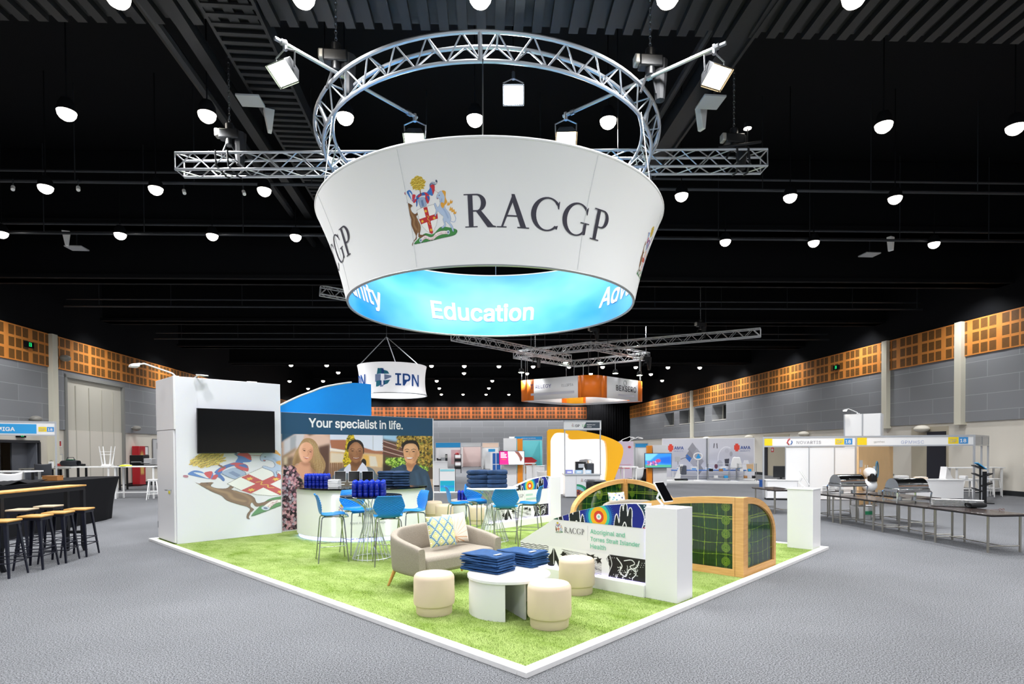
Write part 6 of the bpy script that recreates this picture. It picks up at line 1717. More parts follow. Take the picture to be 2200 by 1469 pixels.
# things in those stands
def flat_wall(name, lab, cat, p0, p1, z0, z1, m, th=.05, grp=None):
    p0, p1 = Vector((p0[0], p0[1], 0)), Vector((p1[0], p1[1], 0)); d = p1 - p0
    t = thing(name, lab, cat, (p0.x, p0.y, z0), math.atan2(d.y, d.x), grp)
    MB().bx(0, d.length, 0, th, 0, z1 - z0).build('panel', m, t, bevel=.003)
    return t, d.length
PLY = mat('plywood_sheet', 'e3b983', .6, noise=(2.5, .93))
w1, Lw = flat_wall('timber_wall', 'honey timber side wall with pinned papers in the right exhibition stand', 'wall', (10.02, 16.75), (12.1, 18.4), .02, 1.72, PLY)
for x, z, w, h, m in ((.05, 1.1, .22, .2, PGR), (.06, .95, .08, .1, mat('pink_paper', 'e9c9c4', .6)), (.45, .9, .03, .26, MATS['paper_cream']), (.62, .95, .03, .2, WHT), (.8, .75, .03, .25, MATS['paper_cream']), (1.05, .5, .22, .6, WHT)):
    MB().bx(x, x + w, -.006, 0, z, z + h).build('pinned_sheet', m, w1)
MB().path([(1.32 + .09 * math.cos(2 * PI * k / 20), -.012, 1.0 + .24 * math.sin(2 * PI * k / 20)) for k in range(20)], .022, 6, True).build('ring_mark', mat('ring_blue', '4f7f9a', .5), w1)
MB().bx(.98, 1.12, -.03, 0, .3, .58).build('black_card', TBLK, w1)
def mannequin(t):
    MB().ball((0, 0, .95), (.13, .2, .16), 12, 8).build('upper_pad', WHT, t); MB().bx(-.1, .1, -.18, .0, .7, .95).build('dark_front', TBLK, t, bevel=.03)
    MB().ball((.05, .05, .6), (.22, .2, .2), 12, 8).build('lower_pad', WHT, t); MB().tube((0, 0, .5), (0, 0, .02), .03, n=8).lathe([(0, 0), (.22, 0), (.2, .03), (0, .04)], 16).build('stand_foot', STEEL, t)
    MB().tube((.1, .05, 1.0), (.22, .1, .7), .05, n=8).build('arm_pad', WHT, t)
p = G(1868, 1086, 0); t = thing('display_torso', 'white padded exercise seat with black front, before the timber side wall', 'equipment', p, .3); mannequin(t)
def counter_box(lab, p, rz, w, d_, h, grp=None, name='counter'):
    t = thing(name, lab, 'counter', p, rz, grp)
    MB().bx(-w / 2 + .02, w / 2 - .02, -d_ / 2 + .02, d_ / 2, .06, h - .03).build('body', GLW, t, bevel=.004)
    MB().bx(-w / 2, w / 2, -d_ / 2, d_ / 2 + .02, h - .03, h).build('counter_top', GLW, t, bevel=.004)
    MB().bx(-w / 2 + .04, w / 2 - .04, -d_ / 2 + .05, d_ / 2 - .02, 0, .06).build('kick_board', TBLK, t)
    return t
p = G(1688, 1075, 0); t = counter_box('white storage counter carrying a black monitor', p + Vector((0, .35, 0)), -.25, 1.0, .5, .66)
MB().bx(-.46, .46, -.235, -.232, .3, .31).bx(-.46, -.455, -.235, -.232, .1, .58).bx(.455, .46, -.235, -.232, .1, .58).build('door_gap', TBLK, t)
pm_ = at_depth(1681, 1026, 19.0); t = thing('monitor', 'black monitor seen from behind on the white storage counter', 'monitor', (pm_.x, pm_.y + .1, .66), -.3)
MB().bx(-.24, .24, -.03, .02, .06, .44).build('screen_back', TBLK, t, bevel=.01); MB().bx(-.12, .12, -.1, .1, 0, .02).bx(-.03, .03, 0, .04, .01, .1).build('foot', TBLK, t)
p = G(2032, 1076, 0); t = counter_box('white curved reception desk in the right exhibition stand', p + Vector((0, .5, 0)), -.12, 1.45, .6, .66)
for px, py, w, h, m, nm, lab in ((1937, 1030, .3, .16, WHT, 'paper_pile', 'pile of white papers at the left end of the right reception desk'), (1978, 1028, .3, .1, mat('peach_paper', 'ecd9c4', .6), 'document_tray', 'cream document tray on the right reception desk'), (2070, 1030, .1, .14, WHT, 'paper_cup', 'white cup at the right end of the right reception desk')):
    q = at_depth(px, py, 18.6); block(nm, lab, 'object', (q.x, q.y, .66), .1, (w, .25, h * .7), m, .006, extra=lambda t, w=w, h=h: MB().bx(-w * .4, w * .4, -.1, .1, h * .7, h * .7 + .012).build('top_sheet', WHT, t))
q = at_depth(2040, 1029, 18.6); t = thing('literature_holder', 'tilted white literature holder on the right reception desk', 'holder', (q.x, q.y, .66), .4)
MB().prism([(-.2, 0, .02), (.2, 0, .0), (.16, 0, .04), (-.12, 0, .4)], (0, .2, 0)).build('body', WHT, t, bevel=.004); MB().bx(-.2, .2, -.02, .22, 0, .015).build('foot', GLW, t)
t = thing('slim_screen', 'grey screen on a tall black banner frame at the timber wall end', 'screen', (12.55, 19.2, 0), .9)
MB().bx(-.06, .0, -.05, .05, 0, 1.62).build('black_frame', TBLK, t); MB().bx(0, .3, -.03, .02, .85, 1.55).build('screen', mat('screen_grey', '8f8f8a', .3), t); MB().bx(.0, .28, -.03, .02, .35, .8).build('lower_shelf', TBLK, t)
MB().bx(.0, .9, -.02, .02, .72, .78).build('handrail', STEEL, t)
plain_table('long white bar table at the right wall behind the corner post', at_depth(2095, 1060, 20.2) * Vector((1, 1, 0)), -.1, 1.6, .5, .98, WMET, WMET, None, .05)
S3 = make_metal_stool(WMET, WMET, .62)
for px, d_, lab in ((2132, 19.6, 'white metal stool at the right wall, before the dark skirting'), (2086, 19.4, 'white metal stool just right of the right reception desk')):
    p = at_depth(px, 1070, d_); dup(S3, (p.x, p.y, 0), .3, lab, 'white stools at the right')
kill(S3)
p = G(2108, 1081, 0); t = thing('leaflet_stand', 'black zigzag leaflet stand with a blue leaflet, by the right corner post', 'stand', p, -.3)
MB().bx(-.05, -.01, -.02, .02, 0, 1.15).bx(.03, .13, -.02, .02, 0, .95).build('upright', TBLK, t)
for z, s_ in ((1.02, -1), (.78, 1), (.78, -1), (.5, 1), (.34, -1)): MB().prism([(0, -.16, z), (s_ * .22, -.16, z + .1), (s_ * .22, -.16, z + .13), (0, -.16, z + .03)], (0, .26, 0)).build('shelf', TBLK, t)
MB().prism([(-.16, -.18, 1.2), (.06, -.18, 1.02), (.07, -.18, 1.035), (-.15, -.18, 1.22)], (0, .24, 0)).build('blue_leaflet', SKY, t)
MB().bx(-.2, .25, -.2, .2, 0, .03).build('foot_plate', TBLK, t)
# tall white cube with a lamp behind the stands
ca, cb_ = at_depth(1814, 950, 21.5), at_depth(1893, 950, 20.8)
zc = at_depth(1850, 889, 21.2).z
t, L_ = flat_wall('panel_tower', 'tall white panel tower rising behind the two white fascias at the right', 'tower', ca, cb_, 0, zc, WHT, .9)
for x in (0, L_ / 2, L_): MB().bx(x - .02, x + .02, -.02, .0, 0, zc).build('post', ALP, t)
q = (ca + cb_) / 2; arm_lamp(Vector((q.x - .1, q.y + .1, zc)), PI - .3, 'lit arm lamp on top of the tall white panel tower', 1, .4)
# ---- buffet tables
BUF = mat('buffet_top', '3a3230', .18, spec=.6); LEGS = mat('nickel_leg', 'a9a59c', .3, .85)
def buffet(yh, lab, ln=1.27, xh=8.66, wd=.66):
    t = thing('buffet_table', lab, 'table', HH(xh, yh, 0), HB, 'buffet tables')
    MB().bx(-wd / 2, wd / 2, -ln / 2, ln / 2, .6, .622).build('table_top', BUF, t, bevel=.006)
    MB().bx(-wd / 2 + .01, wd / 2 - .01, -ln / 2 + .01, ln / 2 - .01, .585, .6).build('edge_band', TBLK, t)
    for x in (-wd / 2 + .05, wd / 2 - .05):
        for y in (-ln / 2 + .12, ln / 2 - .12): MB().tube((x, y, 0), (x, y, .59), .018, n=8).build('leg', LEGS, t)
    MB().tube((-wd / 2 + .05, -ln / 2 + .12, .1), (wd / 2 - .05, -ln / 2 + .12, .1), .009, n=6).tube((-wd / 2 + .05, ln / 2 - .12, .1), (wd / 2 - .05, ln / 2 - .12, .1), .009, n=6).tube((0, -ln / 2 + .12, .1), (0, ln / 2 - .12, .1), .009, n=6).build('brace', LEGS, t)
def yh(p): return p.dot(HY)
NB = ['nearest', 'second', 'third', 'fourth']
for k in range(4): buffet(9.05 + k * 1.29, '%s dark topped buffet table from the right edge of the photo' % NB[k])
buffet(14.7, 'dark topped buffet table just left of the plain white pedestal', 1.2, 8.3)
buffet(13.4, 'dark topped buffet table behind the first chafing dish', 1.3, 9.6); buffet(12.0, 'dark topped buffet table behind the row, under the glasses', 1.3, 9.75)
def chafer(p, rz, lab, L_=.62, W_=.36):
    t = thing('chafing_dish', lab, 'chafing dish', p, rz, 'chafing dishes')
    mb = MB()
    A = [PI * k / 14 for k in range(15)]
    vs = [(x, W_ / 2 * math.cos(a), .28 + .19 * math.sin(a)) for x in (-L_ / 2, L_ / 2) for a in A]
    mb.add(vs, [(i, i + 1, 15 + i + 1, 15 + i) for i in range(14)] + [tuple(range(15)), tuple(reversed(range(15, 30)))])
    mb.build('roll_top_lid', CHROME, t, angle=50)
    MB().bx(-L_ / 2 - .02, L_ / 2 + .02, -W_ / 2 - .02, W_ / 2 + .02, .2, .28).build('water_pan', CHROME, t, bevel=.02)
    for x in (-1, 1):
        for y in (-1, 1): MB().path([(x * (L_ / 2 + .01), y * W_ / 2, .24), (x * (L_ / 2 + .04), y * (W_ / 2 + .02), .2), (x * (L_ / 2 + .03), y * (W_ / 2), 0)], .016, 6).build('leg', CHROME, t)
    MB().bx(-L_ / 2, L_ / 2, -W_ / 2, W_ / 2, .04, .055).build('lower_shelf', CHROME, t); MB().tube((-.12, -W_ / 2 - .03, .38), (.12, -W_ / 2 - .03, .38), .012, n=6).build('handle', CHROME, t)
    for x in (-.15, .15): MB().lathe([(0, .055), (.045, .055), (.045, .11), (0, .11)], 12, c=(x, 0, 0)).build('burner', STEEL, t)
p = G(1816, 1064, .622); chafer(Vector((p.x + .1, p.y + .1, .622)), HB + .1, 'chrome roll top chafing dish, the left one on the buffet row')
p = G(1948, 1080, .622); chafer(Vector((p.x + .1, p.y + .15, .622)), HB + .0, 'chrome roll top chafing dish, the right one on the buffet row')
for k in range(5):
    p = G(2012 + k * 20.5, 1088 + k * .8, .622)
    t = thing('plate_stack', '%s stack of white plates from the left on the nearest buffet table' % NTH[k], 'plates', (p.x + .12, p.y + .12, .622), 0, 'plate stacks')
    for j in range(7): MB().lathe([(0, .004 + j * .018), (.07, .002 + j * .018), (.11, .012 + j * .018), (.112, .018 + j * .018), (.07, .012 + j * .018), (0, .012 + j * .018)], 24).build('plate', GLW, t)
p = G(2106, 1092, .622); t = thing('pouch', 'black zipped pouch beside the white plates on the nearest buffet table', 'bag', (p.x, p.y + .1, .622), .0)
MB().grid(lambda u, v: ((u - .5) * .27, .08 * math.copysign(abs(math.cos(2 * PI * v)) ** .6, math.cos(2 * PI * v)), .05 + .05 * math.copysign(abs(math.sin(2 * PI * v)) ** .6, math.sin(2 * PI * v)) * (1 - .3 * (2 * u - 1) ** 4)), 12, 18).build('pouch_body', mat('black_nylon', '141416', .7), t)
MB().tube((-.12, 0, .1), (.12, 0, .1), .006, n=5).build('zip', STEEL, t)
p = G(2152, 1097, .622); t = thing('spectacles', 'pair of spectacles lying on the nearest buffet table', 'spectacles', (p.x, p.y, .623), .3)
for x in (-.035, .035): MB().path([(x + .028 * math.cos(a), -.0 + .003 * math.sin(a), .02 + .018 * math.sin(a)) for a in [PI * k / 6 for k in range(12)]], .0025, 5, True).build('rim', mat('tortoise', '7a4a3a', .3), t)
MB().path([(-.065, 0, .025), (-.075, .13, .004)], .0025, 5).path([(.065, 0, .025), (.07, .13, .004)], .0025, 5).tube((-.008, 0, .024), (.008, 0, .024), .0025, n=5).build('arm', MATS['tortoise'], t)
CRY = mat('clear_glass', 'f2f7f7', .05, trans=.85)
for k in range(10):
    px = 1862 + (k % 5) * 8; p = G(px, 1046 + (k // 5) * 2, .66)
    t = thing('drinking_glass', 'clear drinking glass, %s from the left in the %s row between the chafing dishes' % (NTH[k % 5], ('rear', 'front')[k // 5]), 'glass', HH(9.42 + (k % 5) * .09, 12.3 - (k // 5) * .12, .622), 0, 'drinking glasses')
    MB().lathe([(0, 0), (.03, 0), (.035, .11), (.033, .11), (.028, .008), (0, .008)], 14).build('glass_wall', CRY, t)
for k, (px, py) in enumerate(((1760, 1040), (1778, 1037))):
    q = G(px + 30, py + 16, .622); t = thing('napkin_pile', ('left', 'right')[k] + ' pile of white napkins behind the plain white pedestal', 'napkins', (q.x, q.y + .2, .622), .2, 'napkin piles')
    for j in range(4): MB().box((0, 0, .02 + j * .035), (.2, .2, .03), .1 * j).build('napkin', WHT, t, bevel=.008)
q = G(1800, 1080, 0); t = thing('supply_tub', 'white supply tub with a green print under the buffet row', 'tub', HH(9.5, 13.0, 0), .1)
MB().lathe([(0, 0), (.2, 0), (.24, .3), (.23, .3), (.19, .02), (0, .02)], 20).build('tub_wall', WHT, t); MB().bx(-.1, .1, -.245, -.225, .12, .2).build('green_print', mat('print_green', '2f9a6a', .5), t)
# ================================================================== far stands
def onground(px, py): return G(px, py, 0)
def zof(px, py, p):                        # height of a photo row above a ground point
    d = ray(px, py); return EYE + d[2] * (math.hypot(p[0], p[1]) / math.hypot(d[0], d[1]))
# medical goods stand with two posters
a, b_ = Vector((7.3, 28.3, 0)), Vector((11.75, 27.2, 0)); dv = (b_ - a).normalized(); nv = Vector((dv.y, -dv.x, 0))
rzA = math.atan2(dv.y, dv.x)
t = thing('medical_stand', 'medical goods stand with two wide pale posters and a white floor plinth', 'exhibition stand', a, rzA); LA_ = (b_ - a).length
MB().bx(0, LA_, 0, 2.2, 0, .1).build('floor_plinth', WHT, t)
MB().bx(.05, LA_, 2.15, 2.2, .1, 2.22).build('back_wall', WHT, t)
hw = LA_ / 2
def poster(k):
    c = Ink(240, 150, 0, 0, 240, 150, 'd6d6de')
    c.poly([(0, 60), (120, 40), (240, 75), (240, 100), (0, 85)], 'c9c9d2', soft=5)
    if k == 0:
        for x, y, s_, col in ((165, 40, 26, '9a9aa2'), (190, 62, 26, 'a9a9b2'), (150, 66, 24, '8d8d96'), (178, 92, 26, 'b4b4bc'), (205, 88, 22, 'a0a0a8'), (200, 118, 24, '92929a')):
            c.poly([(x, y - s_), (x + s_, y), (x, y + s_), (x - s_, y)], col)
        c.poly([(135, 60), (160, 76), (150, 92), (126, 74)], '2f6fc0'); c.line([(100, 80), (140, 70)], 3, '7d7d88')
    else:
        c.line([(95 + 45 * math.cos(q), 80 + 48 * math.sin(q)) for q in np.linspace(-.2, 5.2, 40)], 3, 'eeeef4', sm=True); c.ell(60, 100, 16, 16, 'b5b5be'); c.ell(40, 108, 9, 10, '6a3f50'); c.poly([(85, 80), (110, 78), (108, 108), (88, 106)], '3d3d48'); c.ell(98, 48, 12, 9, 'c3c3cc')
        c.line([(30, 20), (28, 34)], 5, '55555e'); c.line([(44, 20), (46, 36)], 5, '55555e'); c.ell(120, 60, 8, 10, 'aaaab4')
        c.poly([(170, 128), (188, 84), (210, 84), (228, 128)], 'e9e9ec'); c.poly([(200, 100), (238, 95), (238, 125), (205, 125)], 'd8b48a')
    x0 = 45 if k == 0 else 150
    c.poly([(x0 - 14, 26), (x0 - 8, 26), (x0 - 8, 20), (x0 + 8, 20), (x0 + 8, 26), (x0 + 15, 26), (x0 + 15, 44), (x0 + 8, 44), (x0 + 8, 50), (x0 - 8, 50), (x0 - 8, 44), (x0 - 14, 44)], 'ea4a38')
    return c, x0
for k in range(2):
    c, x0 = poster(k)
    X0, X1 = .08 + k * hw, hw * (k + 1) - .04
    c.mesh('poster_print', lambda X, Y, X0=X0, X1=X1: np.stack([X0 + X / 240 * (X1 - X0), np.full_like(X, 2.145), .22 + (150 - Y) / 150 * 1.96], 1), INK, t)
    letters(t, text_data('AMA', 1, .03), ('w', (X1 - X0) * .22), ((X0 + (x0 + 19) / 240 * (X1 - X0), 2.14, 1.64), (1, 0, 0), (0, 0, 1)), mat('royal_ink', '2f4f9a', .5), 'lettering', 'L')
    letters(t, text_data('PRODUCTS', 1, .01), ('w', (X1 - X0) * .22), ((X0 + (x0 + 17) / 240 * (X1 - X0), 2.14, 1.52), (1, 0, 0), (0, 0, 1)), mat('faint_blue_ink', '8b95b8', .5), 'small_lettering', 'L')
MB().bx(hw - .02, hw + .02, 2.08, 2.14, .1, 2.2).build('post', mat('grey_post', '7f8288', .4, .5), t)
def loc(x, y, z=.1): p = a + dv * x - nv * y; return Vector((p.x, p.y, z))
plain_table('long low table with a bright blue cloth edge on the medical goods stand', loc(2.3, 1.7), rzA, 3.6, .5, .5, mat('royal_blue_cloth', '2f6fc4', .6), WMET, None, .04, 'display_table')
for k in range(5):
    block('medical_box', '%s white product box from the left on the blue edged table' % NTH[k], 'box', loc(.9 + k * .7, 1.65, .6), rzA + .1 * k, (.3, .22, .12 + .05 * (k % 2)), WHT, .006, 'product boxes', lambda t: MB().bx(-.1, .1, -.115, -.11, .03, .08).build('blue_label', SKY, t))
for x, y, lab in ((.95, .7, 'wheeled examination chair with dark seat at the left of the medical stand'),):
    t = thing('exam_chair', lab, 'chair', loc(x, y), rzA)
    MB().bx(-.1, .25, -.2, .2, .3, .75).build('dark_backrest', mat('slate_vinyl', '4a4f5c', .6), t, bevel=.04); MB().prism([(-.35, -.2, .1), (-.05, -.2, .1), (.1, -.2, .8), (-.05, -.2, .8)], (0, .3, 0)).build('white_shell', WHT, t, bevel=.02)
    MB().bx(-.3, -.05, -.15, .15, .95, 1.2).tube((-.15, 0, .8), (-.15, 0, .96), .02).build('monitor_head', PGR, t, bevel=.02)
    MB().tube((-.3, -.2, .05), (.3, .2, .05), .04).tube((-.3, .2, .05), (.3, -.2, .05), .04).build('castor_base', TBLK, t)
t = thing('exam_lamp', 'white ring headed examination lamp on a pole at the medical stand', 'lamp', loc(1.75, .8), rzA)
MB().tube((0, 0, 0), (0, 0, 1.0), .03).lathe([(0, 0), (.22, 0), (.2, .04), (0, .05)], 16).build('pole', WHT, t); MB().path([(.2 * math.cos(q), -.05, 1.2 + .16 * math.sin(q)) for q in [2 * PI * k / 18 for k in range(18)]], .035, 6, True).build('ring_head', WHT, t); MB().prism([(-.1, -.06, 1.1), (.14, -.06, 1.1), (.02, -.06, 1.35)], (0, .02, 0)).build('blue_inset', SKY, t)
for k, (x, w, lab) in enumerate(((2.7, 1.0, 'steel wire display trolley with trays in the middle of the medical stand'), (4.0, .8, 'steel wire display trolley at the right of the medical stand'))):
    t = thing('display_trolley', lab, 'trolley', loc(x, .7), rzA, 'steel display trolleys')
    for xx in (-w / 2, w / 2):
        for yy in (-.22, .22): MB().tube((xx, yy, 0), (xx, yy, .85), .015, n=6).build('post', STEEL, t)
    for z in (.12, .45, .82): MB().bx(-w / 2, w / 2, -.22, .22, z, z + .015).build('shelf', PGR, t)
    for j in range(4): MB().box((-w / 2 + .15 + j * w * .23, -.05, .53 - .33 * (j % 2)), (w * .18, .2, .12)).build('tray', [TBLK, WHT, mat('kraft_box', 'a9794a', .7), SKY][(j + k) % 4], t, bevel=.01)
t = thing('coat_stand', 'white shirt shaped garments on a stand at the right of the medical posters', 'stand', loc(3.6, 1.2), rzA)
MB().prism([(-.3, 0, .6), (.3, 0, .6), (.16, 0, 1.15), (-.16, 0, 1.15)], (0, .2, 0)).build('white_garment', WHT, t, bevel=.04); MB().tube((0, .1, 0), (0, .1, .62), .03).build('pole', STEEL, t)
# orange towers with screens
def tower(px_l, px_o0, px_o1, px_r, pyb, d_, pyt, scr, art, lab, lab2):
    g = at_depth((px_o0 + px_o1) / 2, pyb, d_); zt = at_depth(px_o1, pyt, d_).z
    k = d_ / FOC
    t = thing('screen_tower', lab, 'tower', (g.x, g.y, 0), -.05)
    wo = (px_o1 - px_o0) * k
    MB().bx(-wo / 2, wo / 2, -.02, .3, 0, zt).build('orange_strip', mat('orange_lacquer', 'f7941c', .4), t, bevel=.004)
    xl, xr = (px_l - (px_o0 + px_o1) / 2) * k, (px_r - (px_o0 + px_o1) / 2) * k
    MB().bx(min(xl, xr), max(xl, xr), 0, .28, 0, zt + .02).build('white_body', GLW, t, bevel=.004)
    q0, q1 = at_depth(scr[0], scr[3], d_ - .25), at_depth(scr[2], scr[1], d_ - .25)
    s_ = thing('flat_screen', lab2, 'screen', (q0.x, q0.y, q0.z), 0)
    w, h = q1.x - q0.x, q1.z - q0.z
    MB().bx(0, w, 0, .06, 0, h).build('case', TBLK, s_)
    MB().bx(w * .3, w * .5, .06, .26, h * .3, h * .7).build('wall_bracket', TBLK, s_)
    art.mesh('lit_picture', lambda X, Y: np.stack([.02 + X * (w - .04), np.full_like(X, -.004), .02 + (1 - Y) * (h - .04)], 1), print_mat('screen_picture', .3, emit=.9), s_)
    return t
c = Ink(110, 64, 0, 0, 1, 1, 'eef0f6')
c.poly([(0, 0), (.34, 0), (.38, 1), (0, 1)], 'c2247a'); c.poly([(.6, 0), (.78, .0), (.95, .5), (.85, .95), (.8, .5)], '7a4a40', soft=1); c.ell(.6, .5, .16, .36, 'f3d9d2', soft=2); c.ell(.7, .92, .2, .25, 'cdd3f0', soft=2)
for i, w_ in enumerate((.1, .18, .16, .2)): c.line([(.08, .12 + i * .11), (.08 + w_, .12 + i * .11)], .06, 'f6e6f0')
c.line([(.1, .6), (.24, .62)], .05, 'e8703a')
tower(1082, 1112, 1123, 1110, 1052, 24.4, 942, (1072, 968, 1127, 999), c, 'white and orange screen tower standing behind the far bar table', 'flat screen with a magenta and portrait picture behind the far bar table')
c = Ink(110, 64, 0, 0, 1, 1, '2f7fd0')
c.poly([(0, .0), (.5, 0), (.2, .5), (0, .5)], '6fb8ea', soft=2); c.poly([(.55, .3), (1, .2), (1, .75), (.6, .7)], '1f5fc0', soft=3); c.poly([(0, .78), (1, .82), (1, 1), (0, 1)], '4fa07a', soft=2)
for i in range(16): c.ell(.12 + .05 * (i % 8), .6 + .1 * (i % 3), .045, .07, ['c0507a', '7a3f8a', 'e0a0b0', '5a4fa0'][i % 4], al=.8)
c.ell(.5, .52, .1, .13, 'b0406a', soft=1)
tower(1432, 1391, 1401, 1403, 1041, 26.4, 957, (1385, 973, 1443, 1005), c, 'white and orange screen tower in front of the medical stand', 'flat screen with a blue coral picture before the medical stand')
# swooping orange frame stand
d_ = 21.6
t = thing('orange_frame_stand', 'tall swooping orange frame with a glowing white wall inside', 'exhibition stand', at_depth(1176, 1040, d_) * Vector((1, 1, 0)), .02)
og = at_depth(1176, 1040, d_); k = d_ / FOC
def fz(px, py): q = at_depth(px, py, d_); return (q.x - og.x, q.z)
outer = [(0, 0), fz(1176, 923)] + [fz(*p) for p in spl([(1178, 922), (1222, 922), (1270, 929), (1310, 940), (1334, 953), (1340, 968), (1335, 990), (1322, 1025), (1312, 1050), (1305, 1065)], False, 4)]
inner = [(.12, 0), fz(1183, 948)] + [fz(*p) for p in spl([(1183, 944), (1192, 931), (1206, 929), (1222, 932), (1224, 943), (1260, 943), (1296, 944), (1304, 960), (1305, 1000), (1302, 1030), (1298, 1050), (1290, 1065)], False, 4)]
n_ = min(len(outer), len(inner))
def rs_(P, n):
    P = np.array(P); s_ = np.concatenate([[0], np.cumsum(np.hypot(*np.diff(P, axis=0).T))]); q = np.linspace(0, s_[-1], n); return np.stack([np.interp(q, s_, P[:, 0]), np.interp(q, s_, P[:, 1])], 1)
o2, i2 = rs_(outer, 60), rs_(inner, 60)
vs = [(x, y, z) for y in (0, .35) for P in (o2, i2) for x, z in P]; fs = []
for i in range(59): fs += [(i, i + 1, 61 + i, 60 + i), (120 + i + 1, 120 + i, 180 + i, 181 + i), (i, 120 + i, 121 + i, i + 1), (60 + i, 61 + i, 181 + i, 180 + i)]
MB().add(vs, fs + [(0, 60, 180, 120), (59, 179, 239, 119)]).build('orange_frame', mat('amber_lacquer', 'ffb90e', .4), t, angle=40)
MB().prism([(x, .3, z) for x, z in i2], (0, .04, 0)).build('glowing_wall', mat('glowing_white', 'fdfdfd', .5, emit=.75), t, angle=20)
MB().prism([(x, .28, z) for x, z in [fz(1245, 1000), fz(1275, 1000), fz(1275, 988), fz(1262, 986), fz(1247, 988)]], (0, .02, 0)).build('grey_patch', MATS['grey_ink'], t)  # flat grey patch set just before the white wall
# square counter with a lettered gantry
a1, b1 = onground(1214, 1070), onground(1290, 1072)
cpt = (a1 + b1) / 2
zc = zof(1250, 1019, b1)
t = thing('gantry_counter', 'white square counter under a lettered white gantry in front of the orange frame', 'counter', (a1.x, a1.y, 0), 0)
w = at_depth(1290, 1000, a1.y).x - a1.x
MB().bx(0, w, 0, .9, .05, zc - .04).build('body', GLW, t, bevel=.004); MB().bx(-.03, w + .03, -.03, .93, zc - .04, zc).build('counter_top', mat('silver_edge', 'c9ccd0', .4, .3), t)
MB().bx(.03, w - .03, .03, .85, 0, .05).build('kick_board', MATS['mid_grey_frame'] if 'mid_grey_frame' in MATS else TBLK, t)
zg0, zg1 = zof(1250, 924, a1), zof(1250, 903, a1)
for x in (.0, w): MB().bx(x - .02, x + .02, .0, .04, zc, zg1).build('post', ALP, t)
MB().bx(-.03, w + .03, -.02, .06, zg0, zg1).build('gantry_board', WHT, t); MB().bx(-.03, w + .03, -.03, .07, zg1 - .04, zg1).bx(-.03, w + .03, -.03, .07, zg0, zg0 + .04).build('gantry_rail', ALP, t)
hg = zg1 - zg0
GRN = mat('leaf_green_ink', '4fae4a', .5)
def gp19(x, z, h, y):
    letters(t, text_data('GP', 1, .01), ('h', h), ((x, y, z), (1, 0, 0), (0, 0, 1)), DK, 'lettering', 'L'); letters(t, text_data('19', 1, .0), ('h', h), ((x + h * 1.42, y, z), (1, 0, 0), (0, 0, 1)), GRN, 'lettering', 'L')
    c = crest(36, 44); c.mesh('coat_of_arms_print', lambda X, Y: np.stack([x - h * .75 + (X - 870) / 505 * h * .6, np.full_like(X, y), z + (1055 - Y) / 630 * h * .75], 1), INK, t)
gp19(.36, zg0 + hg * .34, hg * .5, -.026)
MB().prism([(w * .52, -.024, zg0 + hg * .2), (w - .02, -.024, zg0 + hg * .2), (w - .02, -.024, zg1 - hg * .18), (w * .6, -.024, zg1 - hg * .18)], (0, .002, 0)).build('slate_banner', mat('slate_print', '3f4a55', .5), t)
letters(t, text_data('Register your', 1, .02), ('h', hg * .2), ((w * .62, -.03, zg0 + hg * .52), (1, 0, 0), (0, 0, 1)), GLW, 'small_lettering', 'L'); letters(t, text_data('interest', 1, .02), ('h', hg * .2), ((w * .62, -.03, zg0 + hg * .3), (1, 0, 0), (0, 0, 1)), GLW, 'small_lettering', 'L')
gp19(w * .55, zc - .28, .17, -.004)
c = Ink(90, 110, 0, 0, 1, 1)
c.ell(.0, .62, .62, .6, '2f9a6a'); c.ell(-.06, .68, .52, .5, '9ad0da'); M = c.ell(-.05, .85, .42, .34, '8a4a34'); c.dots(M, 80, .06, ['c46a3a', '5a2a24', 'e0a860', '7a3a4a']); c.poly([(-.2, .95), (.6, .9), (.6, 1), (-.2, 1)], 'e8b85a')
c.mesh('plant_print', lambda X, Y: np.stack([w * .33 + X * w * .5, np.full_like(X, -.004), .06 + (1 - Y) * (zc - .4)], 1), INK, t)
MB().bx(w * .32, w * .325, -.006, -.002, .05, zc - .05).build('panel_seam', ALP, t)
block('dark_bin', 'black cloth covered bin at the right corner of the square gantry counter', 'bin', (b1.x - .1, b1.y - .35, 0), .3, (.75, .5, .62), mat('bin_black', '1d1f22', .7), .05, extra=lambda t: MB().bx(-.3, .1, -.3, .3, .62, .68).build('grey_lid', MATS['grey_post'], t, bevel=.01))
for px, w_, h_, m, lab in ((1222, .26, .14, mat('violet_box', '8f93d8', .5), 'small violet box at the left of the gantry counter top'), (1243, .26, .12, mat('pale_blue_box', 'a9cbe8', .5), 'small pale blue box in the middle of the gantry counter top'), (1262, .24, .12, mat('ice_blue_box', 'c6dcf0', .5), 'small ice blue box at the right of the gantry counter top')):
    q = at_depth(px, 1016, a1.y + .4); block('carton', lab, 'box', (q.x, q.y, zc), .1, (w_, .2, h_), m, .005, 'cartons on the gantry counter', lambda t, w_=w_: MB().bx(-w_ * .3, w_ * .3, -.104, -.1, .03, .08).build('label_print', GLW, t))
q = at_depth(1255, 1004, a1.y + .6); t = thing('coffee_machine', 'black coffee machine on the gantry counter, before the glowing wall', 'machine', (q.x, q.y, zc), .0)
MB().bx(-.32, .05, -.15, .15, .0, .42).build('machine_body', TBLK, t, bevel=.02); MB().bx(.07, .34, -.14, .14, 0, .36).build('grinder', mat('dark_grey_case', '3b3d42', .4), t, bevel=.03); MB().bx(-.22, -.02, -.17, -.15, .2, .34).build('display', PGR, t); MB().lathe([(0, .36), (.07, .36), (.09, .46), (0, .46)], 12, c=(.2, 0, 0)).build('hopper', CRY, t)
